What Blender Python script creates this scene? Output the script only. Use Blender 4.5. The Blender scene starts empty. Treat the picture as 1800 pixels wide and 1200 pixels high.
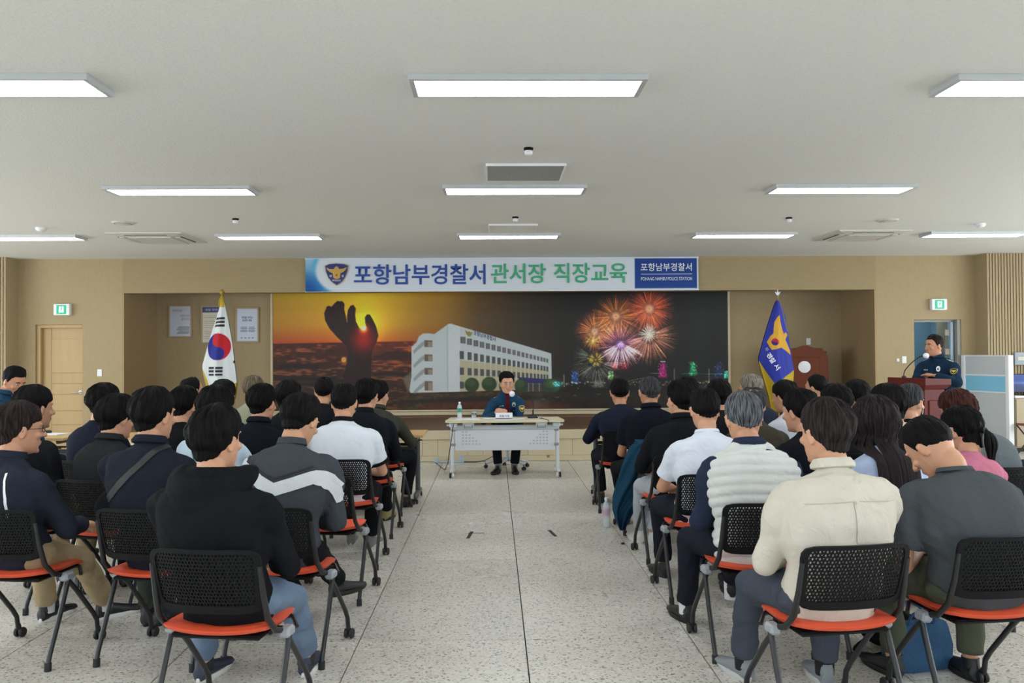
import bpy, math, random
import numpy as np
from mathutils import Vector, Matrix, noise
from math import sin, cos, pi, radians as R, sqrt, atan2

S = bpy.context.scene
COL = S.collection

# ------------------------------------------------------------------ camera
FPX, CX0, HY = 1480.0, 868.0, 622.0          # focal length in pixels of the 1800 px frame, vanishing point
CAM_H = 1.55
cd = bpy.data.cameras.new('camera')
cam = bpy.data.objects.new('camera', cd)
COL.objects.link(cam)
cd.sensor_width = 36.0
cd.lens = FPX * 36.0 / 1800.0
cd.clip_end = 100
yaw = math.atan((900 - CX0) / FPX)
pit = math.atan((HY - 600) / FPX)
CM = Matrix.Rotation(-yaw, 4, 'Z') @ Matrix.Rotation(pi / 2 + pit, 4, 'X') @ Matrix.Rotation(-R(0.38), 4, 'Z')
cam.matrix_world = Matrix.Translation((0, 0, CAM_H)) @ CM
S.camera = cam

# ------------------------------------------------------------------ world and exposure
w = bpy.data.worlds.new('world')
S.world = w
w.use_nodes = True
w.node_tree.nodes['Background'].inputs[0].default_value = (0.75, 0.85, 1.0, 1)
w.node_tree.nodes['Background'].inputs[1].default_value = 0.25
S.view_settings.view_transform = 'Standard'
S.view_settings.look = 'None'
S.view_settings.gamma = 1
S.view_settings.use_curve_mapping = False
S.view_settings.exposure = 0.0
PANEL_LIGHT = 14.5
SIDE_FILL_W = 135.0  # watts of each fill light added along the side walls
BACK_FILL_W = 12.0                               # watts of each fill light added behind the viewer
S.cycles.max_bounces = 8
S.cycles.diffuse_bounces = 5
S.cycles.sample_clamp_indirect = 6


def P(px, py, Y):
    """point of the room at depth Y that the photograph shows at pixel px, py"""
    d = CM.to_3x3() @ Vector(((px - 900) / FPX, (600 - py) / FPX, -1))
    return Vector((0, 0, CAM_H)) + d * (Y / d.y)


# ------------------------------------------------------------------ materials
def lin(c):
    c = [x / 255.0 for x in c[:3]]
    return tuple((x / 12.92 if x <= 0.04045 else ((x + 0.055) / 1.055) ** 2.4) for x in c) + (1.0,)


MATS = {}


def mat(name, rgb, rough=0.6, metal=0.0, bump=0.0, bscale=60.0, vary=0.0, vscale=8.0, emit=0.0,
        stretch=None, spec=0.5, alpha=1.0, trans=0.0, sheen=0.0):
    """principled material; noise gives the colour variation and the fine relief"""
    if name in MATS:
        return MATS[name]
    m = bpy.data.materials.new(name)
    m.use_nodes = True
    nt = m.node_tree
    b = nt.nodes['Principled BSDF']
    c = lin(rgb)
    b.inputs['Base Color'].default_value = c
    b.inputs['Roughness'].default_value = rough
    b.inputs['Metallic'].default_value = metal
    b.inputs['Specular IOR Level'].default_value = spec
    b.inputs['Alpha'].default_value = alpha
    b.inputs['Transmission Weight'].default_value = trans
    if sheen:
        b.inputs['Sheen Weight'].default_value = sheen
    if emit:
        b.inputs['Emission Color'].default_value = c
        b.inputs['Emission Strength'].default_value = emit
    if vary or bump:
        tc = nt.nodes.new('ShaderNodeTexCoord')
        mp = nt.nodes.new('ShaderNodeMapping')
        nt.links.new(tc.outputs['Object'], mp.inputs[0])
        if stretch:
            mp.inputs['Scale'].default_value = stretch
    if vary:
        n = nt.nodes.new('ShaderNodeTexNoise')
        n.inputs['Scale'].default_value = vscale
        n.inputs['Detail'].default_value = 5
        nt.links.new(mp.outputs[0], n.inputs[0])
        r = nt.nodes.new('ShaderNodeMapRange')
        r.inputs[1].default_value = 0.25
        r.inputs[2].default_value = 0.75
        r.inputs[3].default_value = 1 - vary
        r.inputs[4].default_value = 1 + vary
        nt.links.new(n.outputs[0], r.inputs[0])
        mx = nt.nodes.new('ShaderNodeVectorMath')
        mx.operation = 'SCALE'
        mx.inputs[0].default_value = c[:3]
        nt.links.new(r.outputs[0], mx.inputs['Scale'])
        nt.links.new(mx.outputs[0], b.inputs['Base Color'])
    if bump:
        n2 = nt.nodes.new('ShaderNodeTexNoise')
        n2.inputs['Scale'].default_value = bscale
        n2.inputs['Detail'].default_value = 4
        nt.links.new(mp.outputs[0], n2.inputs[0])
        bp = nt.nodes.new('ShaderNodeBump')
        bp.inputs['Strength'].default_value = 1.0
        bp.inputs['Distance'].default_value = bump
        nt.links.new(n2.outputs[0], bp.inputs['Height'])
        nt.links.new(bp.outputs[0], b.inputs['Normal'])
    MATS[name] = m
    return m


def vcol_mat(name, rough=0.4, spec=0.5):
    if name in MATS:
        return MATS[name]
    m = bpy.data.materials.new(name)
    m.use_nodes = True
    b = m.node_tree.nodes['Principled BSDF']
    a = m.node_tree.nodes.new('ShaderNodeVertexColor')
    a.layer_name = 'print'
    m.node_tree.links.new(a.outputs[0], b.inputs['Base Color'])
    b.inputs['Roughness'].default_value = rough
    b.inputs['Specular IOR Level'].default_value = spec
    MATS[name] = m
    return m


# ------------------------------------------------------------------ mesh helpers
class MB:
    def __init__(s):
        s.v, s.f, s.mi = [], [], []

    def add(s, V, F, mi=0):
        o = len(s.v)
        s.v += [tuple(p) for p in V]
        s.f += [tuple(i + o for i in f) for f in F]
        s.mi += [mi] * len(F)
        return s

    def box(s, x0, x1, y0, y1, z0, z1, b=0.0, mi=0, M=None):
        if b <= 0:
            V = [(x, y, z) for x in (x0, x1) for y in (y0, y1) for z in (z0, z1)]
            F = [(0, 1, 3, 2), (4, 6, 7, 5), (0, 4, 5, 1), (2, 3, 7, 6), (0, 2, 6, 4), (1, 5, 7, 3)]
        else:
            b = min(b, (x1 - x0) * .49, (y1 - y0) * .49, (z1 - z0) * .49)
            V, ix = [], {}
            for i, x in enumerate((x0, x1)):
                for j, y in enumerate((y0, y1)):
                    for k, z in enumerate((z0, z1)):
                        sx, sy, sz = 1 - 2 * i, 1 - 2 * j, 1 - 2 * k
                        ix[i, j, k] = len(V)
                        V += [(x, y + sy * b, z + sz * b), (x + sx * b, y, z + sz * b), (x + sx * b, y + sy * b, z)]
            q = lambda i, j, k, a: ix[i, j, k] + a
            F = []
            for i in (0, 1):
                f = [q(i, 0, 0, 0), q(i, 0, 1, 0), q(i, 1, 1, 0), q(i, 1, 0, 0)]
                F.append(f if i == 0 else f[::-1])
                f = [q(0, i, 0, 1), q(1, i, 0, 1), q(1, i, 1, 1), q(0, i, 1, 1)]
                F.append(f if i == 0 else f[::-1])
                f = [q(0, 0, i, 2), q(0, 1, i, 2), q(1, 1, i, 2), q(1, 0, i, 2)]
                F.append(f if i == 0 else f[::-1])
            for a in (0, 1):
                for c in (0, 1):
                    f = [q(0, a, c, 1), q(0, a, c, 2), q(1, a, c, 2), q(1, a, c, 1)]
                    F.append(f if a == c else f[::-1])
                    f = [q(a, 0, c, 2), q(a, 0, c, 0), q(a, 1, c, 0), q(a, 1, c, 2)]
                    F.append(f if a == c else f[::-1])
                    f = [q(a, c, 0, 0), q(a, c, 0, 1), q(a, c, 1, 1), q(a, c, 1, 0)]
                    F.append(f if a == c else f[::-1])
            for i in (0, 1):
                for j in (0, 1):
                    for k in (0, 1):
                        f = [q(i, j, k, 0), q(i, j, k, 1), q(i, j, k, 2)]
                        F.append(f if (i + j + k) % 2 == 0 else f[::-1])
        if M is not None:
            V = [M @ Vector(p) for p in V]
        return s.add(V, F, mi)

    def rings(s, rs, mi=0, cap=True, close=False):
        """loft of rings with the same number of points"""
        n = len(rs[0])
        V = [p for r in rs for p in r]
        F = []
        m = len(rs)
        for i in range(m if close else m - 1):
            a, b2 = i * n, ((i + 1) % m) * n
            for k in range(n):
                F.append((a + k, a + (k + 1) % n, b2 + (k + 1) % n, b2 + k))
        if cap and not close:
            F.append(tuple(range(n))[::-1])
            F.append(tuple(range((m - 1) * n, m * n)))
        return s.add(V, F, mi)

    def tube(s, pts, r, n=10, mi=0, flat=None, cap=True, round_ends=False, up=None):
        """tube along a path; r a number or one per point; flat (a, b) scales the two cross axes"""
        pts = [Vector(p) for p in pts]
        rr = [r] * len(pts) if not hasattr(r, '__len__') else list(r)
        if round_ends:
            d0 = (pts[0] - pts[1]).normalized()
            d1 = (pts[-1] - pts[-2]).normalized()
            a0, a1 = pts[0], pts[-1]
            q = [(.98, .2), (.8, .6), (.45, .89)]
            pts = [a0 + d0 * rr[0] * h for h, _ in q] + pts + [a1 + d1 * rr[-1] * h for h, _ in q[::-1]]
            rr = [rr[0] * k for _, k in q] + rr + [rr[-1] * k for _, k in q[::-1]]
        rs = []
        t0 = (pts[1] - pts[0]).normalized()
        u = Vector(up) if up else (Vector((0, 0, 1)) if abs(t0.z) < .9 else Vector((1, 0, 0)))
        u = (u - t0 * u.dot(t0)).normalized()
        fa, fb = flat or (1, 1)
        for i, p in enumerate(pts):
            if i == 0:
                t = t0
            elif i == len(pts) - 1:
                t = (pts[i] - pts[i - 1]).normalized()
            else:
                t = ((pts[i + 1] - pts[i]).normalized() + (pts[i] - pts[i - 1]).normalized())
                t = t.normalized() if t.length > 1e-6 else t0
            u = (u - t * u.dot(t))
            u = u.normalized() if u.length > 1e-6 else t.orthogonal().normalized()
            v = t.cross(u)
            rs.append([p + (u * cos(2 * pi * k / n) * fa + v * sin(2 * pi * k / n) * fb) * rr[i] for k in range(n)])
        return s.rings(rs, mi, cap)

    def ell(s, c, rad, M=None, n=14, m=9, mi=0):
        c = Vector(c)
        rs = []
        for i in range(1, m):
            th = pi * i / m
            rr = []
            for k in range(n):
                p = Vector((rad[0] * sin(th) * cos(2 * pi * k / n), rad[1] * sin(th) * sin(2 * pi * k / n), -rad[2] * cos(th)))
                rr.append(c + (M @ p if M else p))
            rs.append(rr)
        V = [p for r in rs for p in r]
        F = []
        for i in range(len(rs) - 1):
            for k in range(n):
                F.append((i * n + k, i * n + (k + 1) % n, (i + 1) * n + (k + 1) % n, (i + 1) * n + k))
        a, b = len(V), len(V) + 1
        pz = Vector((0, 0, rad[2]))
        V += [c - (M @ pz if M else pz), c + (M @ pz if M else pz)]
        for k in range(n):
            F.append((a, (k + 1) % n, k))
            F.append((b, (len(rs) - 1) * n + k, (len(rs) - 1) * n + (k + 1) % n))
        return s.add(V, F, mi)

    def lathe(s, prof, c=(0, 0, 0), n=20, mi=0, M=None):
        rs = []
        for r, z in prof:
            rr = [Vector((max(r, 1e-4) * cos(2 * pi * k / n), max(r, 1e-4) * sin(2 * pi * k / n), z)) for k in range(n)]
            if M:
                rr = [M @ p for p in rr]
            rs.append([p + Vector(c) for p in rr])
        return s.rings(rs, mi)

    def poly(s, pts2, y0, y1, mi=0):
        """prism of an outline in x, z between depths y0 and y1"""
        n = len(pts2)
        V = [(x, y0, z) for x, z in pts2] + [(x, y1, z) for x, z in pts2]
        F = [tuple(range(n)), tuple(range(2 * n - 1, n - 1, -1))]
        F += [(i, i + n, (i + 1) % n + n, (i + 1) % n) for i in range(n)]
        return s.add(V, F, mi)

    def mesh(s, name, mats, smooth=True, ang=40):
        me = bpy.data.meshes.new(name)
        me.from_pydata(s.v, [], s.f)
        for m in (mats if isinstance(mats, (list, tuple)) else [mats]):
            me.materials.append(m)
        if any(s.mi):
            me.polygons.foreach_set('material_index', s.mi)
        if smooth:
            me.shade_smooth()
            me.set_sharp_from_angle(angle=R(ang))
        return me

    def build(s, name, mats, parent=None, smooth=True, ang=40):
        return link(name, s.mesh(name, mats, smooth, ang), parent)


def link(name, me, parent=None):
    o = bpy.data.objects.new(name, me)
    COL.objects.link(o)
    if parent:
        o.parent = parent
    return o


def thing(name, label, cat, loc=(0, 0, 0), rz=0.0, group=None):
    o = bpy.data.objects.new(name, None)
    COL.objects.link(o)
    o.empty_display_size = .1
    o.location = loc
    o.rotation_euler = (0, 0, rz)
    return tag(o, label, cat, group)


def tag(o, label, cat, group=None):
    o['label'] = label
    o['category'] = cat
    if group:
        o['group'] = group
    return o


def struct(o, label=None):
    o['kind'] = 'structure'
    if label:
        o['label'] = label
    return o


def copy_tree(o, parent=None):
    c = o.copy()
    COL.objects.link(c)
    c.parent = parent
    for ch in list(o.children):
        copy_tree(ch, c)
    return c


def text(name, body, m, parent, x0, x1, z0, z1, y, bold=0.0, depth=0.002, M=None, fit=True):
    """lettering cut as thin relief, facing -Y, fitted to the box x0..x1, z0..z1"""
    cu = bpy.data.curves.new('t', 'FONT')
    cu.body = body
    cu.offset = bold
    cu.resolution_u = 3
    o = bpy.data.objects.new('t', cu)
    COL.objects.link(o)
    dg = bpy.context.evaluated_depsgraph_get()
    me = bpy.data.meshes.new_from_object(o.evaluated_get(dg))
    bpy.data.objects.remove(o)
    bpy.data.curves.remove(cu)
    n = len(me.vertices)
    co = np.empty(n * 3)
    me.vertices.foreach_get('co', co)
    co = co.reshape(-1, 3)
    lo, hi = co.min(0), co.max(0)
    sx = (x1 - x0) / (hi[0] - lo[0])
    sz = (z1 - z0) / (hi[1] - lo[1])
    out = np.zeros_like(co)
    out[:, 0] = x0 + (co[:, 0] - lo[0]) * sx
    out[:, 1] = y
    out[:, 2] = z0 + (co[:, 1] - lo[1]) * sz
    if M is not None:
        out = np.array([tuple(M @ Vector(p)) for p in out])
    me.vertices.foreach_set('co', out.ravel())
    me.materials.clear()
    me.materials.append(m)
    me.name = name
    return link(name, me, parent)


def grid_print(name, xs, zs, yf, colours, parent, m):
    """a printed sheet: grid of vertices, one printed colour per vertex. colours[row, col] linear rgb, row 0 at zs[0]"""
    nx, nz = len(xs), len(zs)
    X, Z = np.meshgrid(xs, zs)
    Yv = yf(X, Z) if callable(yf) else np.full_like(X, yf)
    return grid_surface(name, np.stack([X, Yv, Z], -1), colours, parent, m)


def grid_surface(name, pts, colours, parent, m):
    nz, nx = pts.shape[:2]
    me = bpy.data.meshes.new(name)
    idx = np.arange(nx * nz).reshape(nz, nx)
    q = np.stack([idx[:-1, :-1], idx[1:, :-1], idx[1:, 1:], idx[:-1, 1:]], -1).reshape(-1, 4)
    me.vertices.add(nx * nz)
    me.vertices.foreach_set('co', pts.reshape(-1).astype(np.float32))
    me.loops.add(q.size)
    me.loops.foreach_set('vertex_index', q.ravel().astype(np.int32))
    me.polygons.add(len(q))
    me.polygons.foreach_set('loop_start', (np.arange(len(q)) * 4).astype(np.int32))
    me.update()
    me.validate()
    if colours is not None:
        at = me.color_attributes.new('print', 'FLOAT_COLOR', 'POINT')
        c = np.ones((nx * nz, 4), np.float32)
        c[:, :3] = colours.reshape(-1, 3)
        at.data.foreach_set('color', c.ravel())
    me.materials.append(m)
    me.shade_smooth()
    return link(name, me, parent)


# ------------------------------------------------------------------ painting of flat prints
def s2l(a):
    a = np.clip(a, 0, 255) / 255.0
    return np.where(a <= 0.04045, a / 12.92, ((a + 0.055) / 1.055) ** 2.4)


class Canvas:
    """numpy picture addressed in its own units, x right, y down"""
    def __init__(s, x0, x1, y0, y1, res):
        s.nx, s.ny = int((x1 - x0) * res) + 1, int((y1 - y0) * res) + 1
        s.xs, s.ys = np.linspace(x0, x1, s.nx), np.linspace(y0, y1, s.ny)
        s.X, s.Y = np.meshgrid(s.xs, s.ys)
        s.a = np.zeros((s.ny, s.nx, 3))
        s.res = res
        s.x0, s.y0 = x0, y0

    def win(s, xa, xb, ya, yb):
        i0, i1 = max(0, int((xa - s.x0) * s.res) - 1), min(s.nx, int((xb - s.x0) * s.res) + 3)
        j0, j1 = max(0, int((ya - s.y0) * s.res) - 1), min(s.ny, int((yb - s.y0) * s.res) + 3)
        return slice(j0, j1), slice(i0, i1)

    def blend(s, w, sl, col):
        s.a[sl] = s.a[sl] * (1 - w[..., None]) + np.array(col[:3], float) * w[..., None]

    def poly(s, pts, col, alpha=1.0, soft=0.6):
        xs, ys = [p[0] for p in pts], [p[1] for p in pts]
        sl = s.win(min(xs) - 1, max(xs) + 1, min(ys) - 1, max(ys) + 1)
        X, Y = s.X[sl], s.Y[sl]
        if X.size == 0:
            return
        ins = np.zeros(X.shape, bool)
        dist = np.full(X.shape, 1e9)
        n = len(pts)
        for i in range(n):
            (xa, ya), (xb, yb) = pts[i], pts[(i + 1) % n]
            if ya != yb:
                c = ((ya > Y) != (yb > Y)) & (X < (xb - xa) * (Y - ya) / (yb - ya) + xa)
                ins ^= c
            L = (xb - xa) ** 2 + (yb - ya) ** 2 + 1e-9
            t = np.clip(((X - xa) * (xb - xa) + (Y - ya) * (yb - ya)) / L, 0, 1)
            dist = np.minimum(dist, np.hypot(X - xa - t * (xb - xa), Y - ya - t * (yb - ya)))
        sd = np.where(ins, dist, -dist)
        s.blend(np.clip(sd / soft + .5, 0, 1) * alpha, sl, col)

    def ell(s, cx, cy, rx, ry, col, alpha=1.0, soft=0.6):
        sl = s.win(cx - rx - 2, cx + rx + 2, cy - ry - 2, cy + ry + 2)
        d = np.hypot((s.X[sl] - cx) / rx, (s.Y[sl] - cy) / ry)
        s.blend(np.clip((1 - d) * min(rx, ry) / soft + .5, 0, 1) * alpha, sl, col)

    def glow(s, cx, cy, r, col, k=1.0):
        d2 = ((s.X - cx) ** 2 + (s.Y - cy) ** 2) / r ** 2
        s.a += np.exp(-d2)[..., None] * np.array(col, float) * k

    def line(s, xa, ya, xb, yb, wd, col, k=1.0, add=True):
        sl = s.win(min(xa, xb) - wd - 1, max(xa, xb) + wd + 1, min(ya, yb) - wd - 1, max(ya, yb) + wd + 1)
        X, Y = s.X[sl], s.Y[sl]
        if X.size == 0:
            return
        L = (xb - xa) ** 2 + (yb - ya) ** 2 + 1e-9
        t = np.clip(((X - xa) * (xb - xa) + (Y - ya) * (yb - ya)) / L, 0, 1)
        d = np.hypot(X - xa - t * (xb - xa), Y - ya - t * (yb - ya))
        wgt = np.clip(1 - d / wd, 0, 1) * k
        if add:
            s.a[sl] += wgt[..., None] * np.array(col, float)
        else:
            s.blend(wgt, sl, col)


def smooth_noise(shape, cells, seed):
    """value noise on a grid, cells = (rows, cols)"""
    rg = np.random.RandomState(seed)
    g = rg.rand(cells[0] + 2, cells[1] + 2)
    y = np.linspace(0, cells[0], shape[0])
    x = np.linspace(0, cells[1], shape[1])
    yi, xi = y.astype(int), x.astype(int)
    fy, fx = (y - yi)[:, None], (x - xi)[None]
    fy, fx = fy * fy * (3 - 2 * fy), fx * fx * (3 - 2 * fx)
    return (g[yi][:, xi] * (1 - fy) * (1 - fx) + g[yi + 1][:, xi] * fy * (1 - fx) + g[yi][:, xi + 1] * (1 - fy) * fx + g[yi + 1][:, xi + 1] * fy * fx)
# ------------------------------------------------------------------ the room
YW, YB, H, YS, ZS = 13.4, 14.7, 3.09, 12.2, 0.445
XL, XR, YK = -11.0, 11.0, -3.5
m_wall = mat('woven_wallpaper', (166, 148, 113), .85, bump=.0012, bscale=220, vary=.05, vscale=30, stretch=(1, 1, .25))
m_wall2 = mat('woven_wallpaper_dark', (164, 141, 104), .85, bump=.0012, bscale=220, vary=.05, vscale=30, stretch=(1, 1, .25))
m_head = mat('woven_wallpaper_across', (156, 139, 104), .85, bump=.0012, bscale=220, vary=.05, vscale=30, stretch=(.25, 1, 1))
m_ceil = mat('ceiling_board', (224, 225, 219), .9, bump=.0025, bscale=70, vary=.035, vscale=45)
m_cream = mat('cream_laminate', (202, 190, 158), .55, vary=.03, vscale=6)
m_brown = mat('brown_stage_wood', (112, 82, 58), .5, vary=.12, vscale=9, stretch=(.3, 3, 3))
m_base = mat('under_floor', (60, 58, 54), .8)
m_white = mat('white_plastic', (232, 234, 236), .45)
m_black = mat('black_plastic', (17, 18, 19), .6, bump=.0003, bscale=500, spec=.18)
m_steel = mat('steel', (180, 182, 184), .3, metal=.9)


def sbox(name, m, *boxes, label=None, b=0.0):
    q = MB()
    for bx in boxes:
        q.box(*bx, b)
    return struct(q.build(name, m, smooth=False), label)


xa, xb = P(218, 600, YW).x, P(1538, 600, YW).x
zh = P(868, 512, YW).z
d1a, d1b, d2a, d2b = P(62, 600, YW).x, P(145, 600, YW).x, P(1607, 600, YW).x, P(1690, 600, YW).x
zd = 2.06
xla, xrb = P(32, 600, YW).x, P(1715, 600, YW).x
YR = YW - .31
WT = .22
sbox('wall_front', m_wall, (xla, d1a, YW, YW + WT, 0, H), (d1b, xa - .03, YW, YW + WT, 0, H), (d1a, d1b, YW, YW + WT, zd, H),
     (xb + .03, d2a, YW, YW + WT, 0, H), (d2b, xrb + .4, YW, YW + WT, 0, H), (d2a, d2b, YW, YW + WT, zd, H),
     label='beige woven wallpaper wall either side of the stage recess')
sbox('wall_front_header', m_head, (xa - .003, xb + .003, YW - .012, YW + WT, zh, H), label='wallpapered header over the stage recess')
xal, xar = xa, xb
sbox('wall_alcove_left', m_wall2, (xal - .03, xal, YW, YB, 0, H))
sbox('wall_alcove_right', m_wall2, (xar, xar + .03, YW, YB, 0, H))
sbox('wall_alcove_back', m_wall, (xal - .2, xar + .2, YB, YB + .15, 0, H))
sbox('wall_left', m_wall, (XL - .15, XL, YK, YR + .2, 0, H))
sbox('wall_right', m_wall, (XR, XR + .15, YK, YR + .2, 0, H))
sbox('wall_back', m_wall, (XL, XR, YK - .15, YK, 0, H))
sbox('ceiling', m_ceil, (XL - .15, XR + .15, YK - .15, YB + .2, H, H + .12), label='speckled off-white ceiling boards')
# ribbed walls at both sides
m_rib = mat('ribbed_timber', (160, 142, 110), .7, vary=.08, vscale=20, stretch=(1, 1, .1))
for nm, x0, x1 in (('wall_ribbed_left', XL, xla), ('wall_ribbed_right', xrb, XR)):
    o = sbox(nm, m_wall, (x0, x1, YR, YW + .2, 0, H), label='wall section with vertical timber ribs')
    q = MB()
    x = x0 + .02 if x0 > 0 else x1 - .02
    while XL < x < XR:
        q.box(x - .016, x + .016, YR - .022, YR + .01, .08, H - .005)
        x += .047 if x0 > 0 else -.047
    r = q.build('rib', m_rib, o, smooth=False)
    r['kind'] = 'stuff'
sbox('baseboard_front', mat('baseboard', (120, 98, 70), .5), (xla, d1a, YW - .015, YW + .02, 0, .09), (d1b, xa, YW - .015, YW + .02, 0, .09),
     (xb, d2a, YW - .015, YW + .02, 0, .09), (d2b, xrb, YW - .015, YW + .02, 0, .09))

# floor of terrazzo tiles, every tile a piece
m_terr = bpy.data.materials.new('terrazzo')
m_terr.use_nodes = True
nt = m_terr.node_tree
b = nt.nodes['Principled BSDF']
b.inputs['Roughness'].default_value = .3
b.inputs['Specular IOR Level'].default_value = .45
tc = nt.nodes.new('ShaderNodeTexCoord')
geo = nt.nodes.new('ShaderNodeNewGeometry')
oi = nt.nodes.new('ShaderNodeObjectInfo')


def ramp(src, stops):
    r = nt.nodes.new('ShaderNodeValToRGB')
    e = r.color_ramp.elements
    while len(e) < len(stops):
        e.new(.5)
    for k, (p, c) in zip(e, stops):
        k.position = p
        k.color = lin(c)
    nt.links.new(src, r.inputs[0])
    return r


v1 = nt.nodes.new('ShaderNodeTexVoronoi')
v1.inputs['Scale'].default_value = 100
v1.inputs['Randomness'].default_value = 1
nt.links.new(geo.outputs['Position'], v1.inputs[0])
sep = nt.nodes.new('ShaderNodeSeparateColor')
nt.links.new(v1.outputs['Color'], sep.inputs[0])
chip = ramp(sep.outputs[0], [(0, (128, 126, 120)), (.09, (138, 136, 130)), (.12, (196, 191, 180)), (.5, (203, 199, 188)), (.8, (210, 206, 197)), (1, (220, 217, 210))])
n1 = nt.nodes.new('ShaderNodeTexNoise')
n1.inputs['Scale'].default_value = .7
n1.inputs['Detail'].default_value = 6
nt.links.new(geo.outputs['Position'], n1.inputs[0])
st = nt.nodes.new('ShaderNodeMapRange')
for i, vv in ((1, .3), (2, .7), (3, .95), (4, 1.03)):
    st.inputs[i].default_value = vv
nt.links.new(n1.outputs[0], st.inputs[0])
st2 = nt.nodes.new('ShaderNodeMapRange')
for i, vv in ((1, 0), (2, 1), (3, .95), (4, 1.04)):
    st2.inputs[i].default_value = vv
nt.links.new(oi.outputs['Random'], st2.inputs[0])
mu = nt.nodes.new('ShaderNodeMath')
mu.operation = 'MULTIPLY'
nt.links.new(st.outputs[0], mu.inputs[0])
nt.links.new(st2.outputs[0], mu.inputs[1])
vm = nt.nodes.new('ShaderNodeVectorMath')
vm.operation = 'SCALE'
nt.links.new(chip.outputs[0], vm.inputs[0])
nt.links.new(mu.outputs[0], vm.inputs['Scale'])
nt.links.new(vm.outputs[0], b.inputs['Base Color'])
rr_ = nt.nodes.new('ShaderNodeMapRange')
for i, vv in ((1, .3), (2, .7), (3, .22), (4, .42)):
    rr_.inputs[i].default_value = vv
nt.links.new(n1.outputs[0], rr_.inputs[0])
nt.links.new(rr_.outputs[0], b.inputs['Roughness'])

TX, TY, TS = .16, 4.59, .9
floor = sbox('floor', m_base, (XL - .15, XR + .15, YK - .15, YB + 1.6, -.1, -.02), label='terrazzo tile floor with dark joints')
nx0, nx1, ny0, ny1 = -9, 9, -2, 8
q = MB().box(0, TS - .006, 0, TS - .005, -.02, 0, .0015)
tile_me = q.mesh('floor_tile', m_terr, smooth=False)
for i in range(nx0, nx1):
    for j in range(ny0, ny1 + 1):
        o = link('floor_tile', tile_me, floor)
        o.location = (TX + i * TS + .003, TY + j * TS + .0025, 0)
q = MB()                                            # tiles outside the view, joined
for i in range(-13, 13):
    for j in range(-10, 13):
        if not (nx0 <= i < nx1 and ny0 <= j <= ny1):
            x, y = TX + i * TS + .003, TY + j * TS + .0025
            if x + TS > XR + .2 or x < XL - .6 or y < YK - .7:
                continue
            q.box(x, x + TS - .006, y, y + TS - .005, -.02, 0, .0015)
q.build('floor_tile', m_terr, floor, smooth=False)['kind'] = 'stuff'

# stage: platform with cream front boards, nosing and brown boarded top
stage = MB().box(xal, xar, YS + .03, YB, 0, ZS - .02).build('stage_platform', m_cream, smooth=False)
stage['kind'] = 'structure'
stage['label'] = 'low stage platform in front of the mural with cream front'
q = MB().box(xal, xar, YS + .06, YB, ZS - .02, ZS)
q.build('stage_floor', m_brown, stage, smooth=False)
MB().box(xal - .01, xar + .01, YS - .015, YS + .08, ZS - .125, ZS + .004, .004).build('nosing', m_cream, stage, smooth=False)
x = P(742.7, 790, YS).x - .65 * 8
k = 0
while x < xar:
    wd = .222 if k % 2 == 0 else .428
    x0_, x1_ = max(x, xal), min(x + wd, xar)
    if x1_ - x0_ > .03:
        o = MB().box(x0_ + .002, x1_ - .002, YS, YS + .03, .085, ZS - .128, .002).build('front_board', m_cream, stage, smooth=False)
    x += wd
    k += 1
MB().box(xal, xar, YS - .004, YS + .03, .004, .083, .002).build('kick_board', m_cream, stage, smooth=False)
MB().box(P(480, 700, YB).x - .1, P(1283, 700, YB).x + .1, YB - .03, YB, ZS, P(868, 728, YB).z).build('skirting_board', m_brown, stage, smooth=False)

# banner rail ledge under the mural
zl = P(868, 719, YB - .06).z
zl2 = P(868, 728.5, YB - .06).z
mx0, mx1 = P(480, 600, YB - .05).x, P(1279, 600, YB - .05).x
q = MB().box(mx0 - .05, mx1 + .05, YB - .09, YB, zl - .03, zl, .004)
q.box(mx0 - .05, mx1 + .05, YB - .07, YB, zl2, zl - .034, .004)
struct(q.build('trim_1', m_cream, smooth=False), 'cream ledge along the bottom of the mural')
q = MB()
for x in (mx0 - .045, mx1 + .005):
    q.box(x, x + .04, YB - .06, YB, zl, H - .1, .004)
struct(q.build('trim_2', m_cream, smooth=False), 'cream edge strips beside the mural')

# doors
m_door = mat('door_veneer', (182, 154, 106), .5, vary=.06, vscale=12, stretch=(1, 1, .12))
d = MB().box(d1a, d1b, YW + .12, YW + .16, 0, zd, .002).build('door_1', m_door, smooth=False)
struct(d, 'closed light wooden door left of the stage')
q = MB()
q.box(d1a, d1a + .06, YW + .04, YW + .125, 0, zd, .003)
q.box(d1b - .02, d1b, YW + .04, YW + .125, 0, zd, .003)
q.box(d1a + .06, d1b - .02, YW + .04, YW + .125, zd - .05, zd, .003)
q.build('door_frame', m_door, d, smooth=False)
z = .1
for hgt in (.38, .22, .26, .17, .17, .54):
    MB().box(d1a + .2, d1b - .03, YW + .108, YW + .121, z, z + hgt - .006, .002).build('door_panel', m_door, d, smooth=False)
    z += hgt
MB().box(d1a + .065, d1a + .196, YW + .11, YW + .121, .1, zd - .06, .002).build('door_panel', m_door, d, smooth=False)
hz = P(140, 689, YW + .1).z
q = MB().lathe([(.026, 0), (.026, .012), (.01, .014), (.01, .05)], (d1b - .08, YW + .108, hz), 16, M=Matrix.Rotation(pi / 2, 3, 'X'))
q.tube([(d1b - .08, YW + .062, hz), (d1b - .19, YW + .062, hz)], .009, 10, round_ends=True)
q.build('door_handle', m_steel, d)

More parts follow.
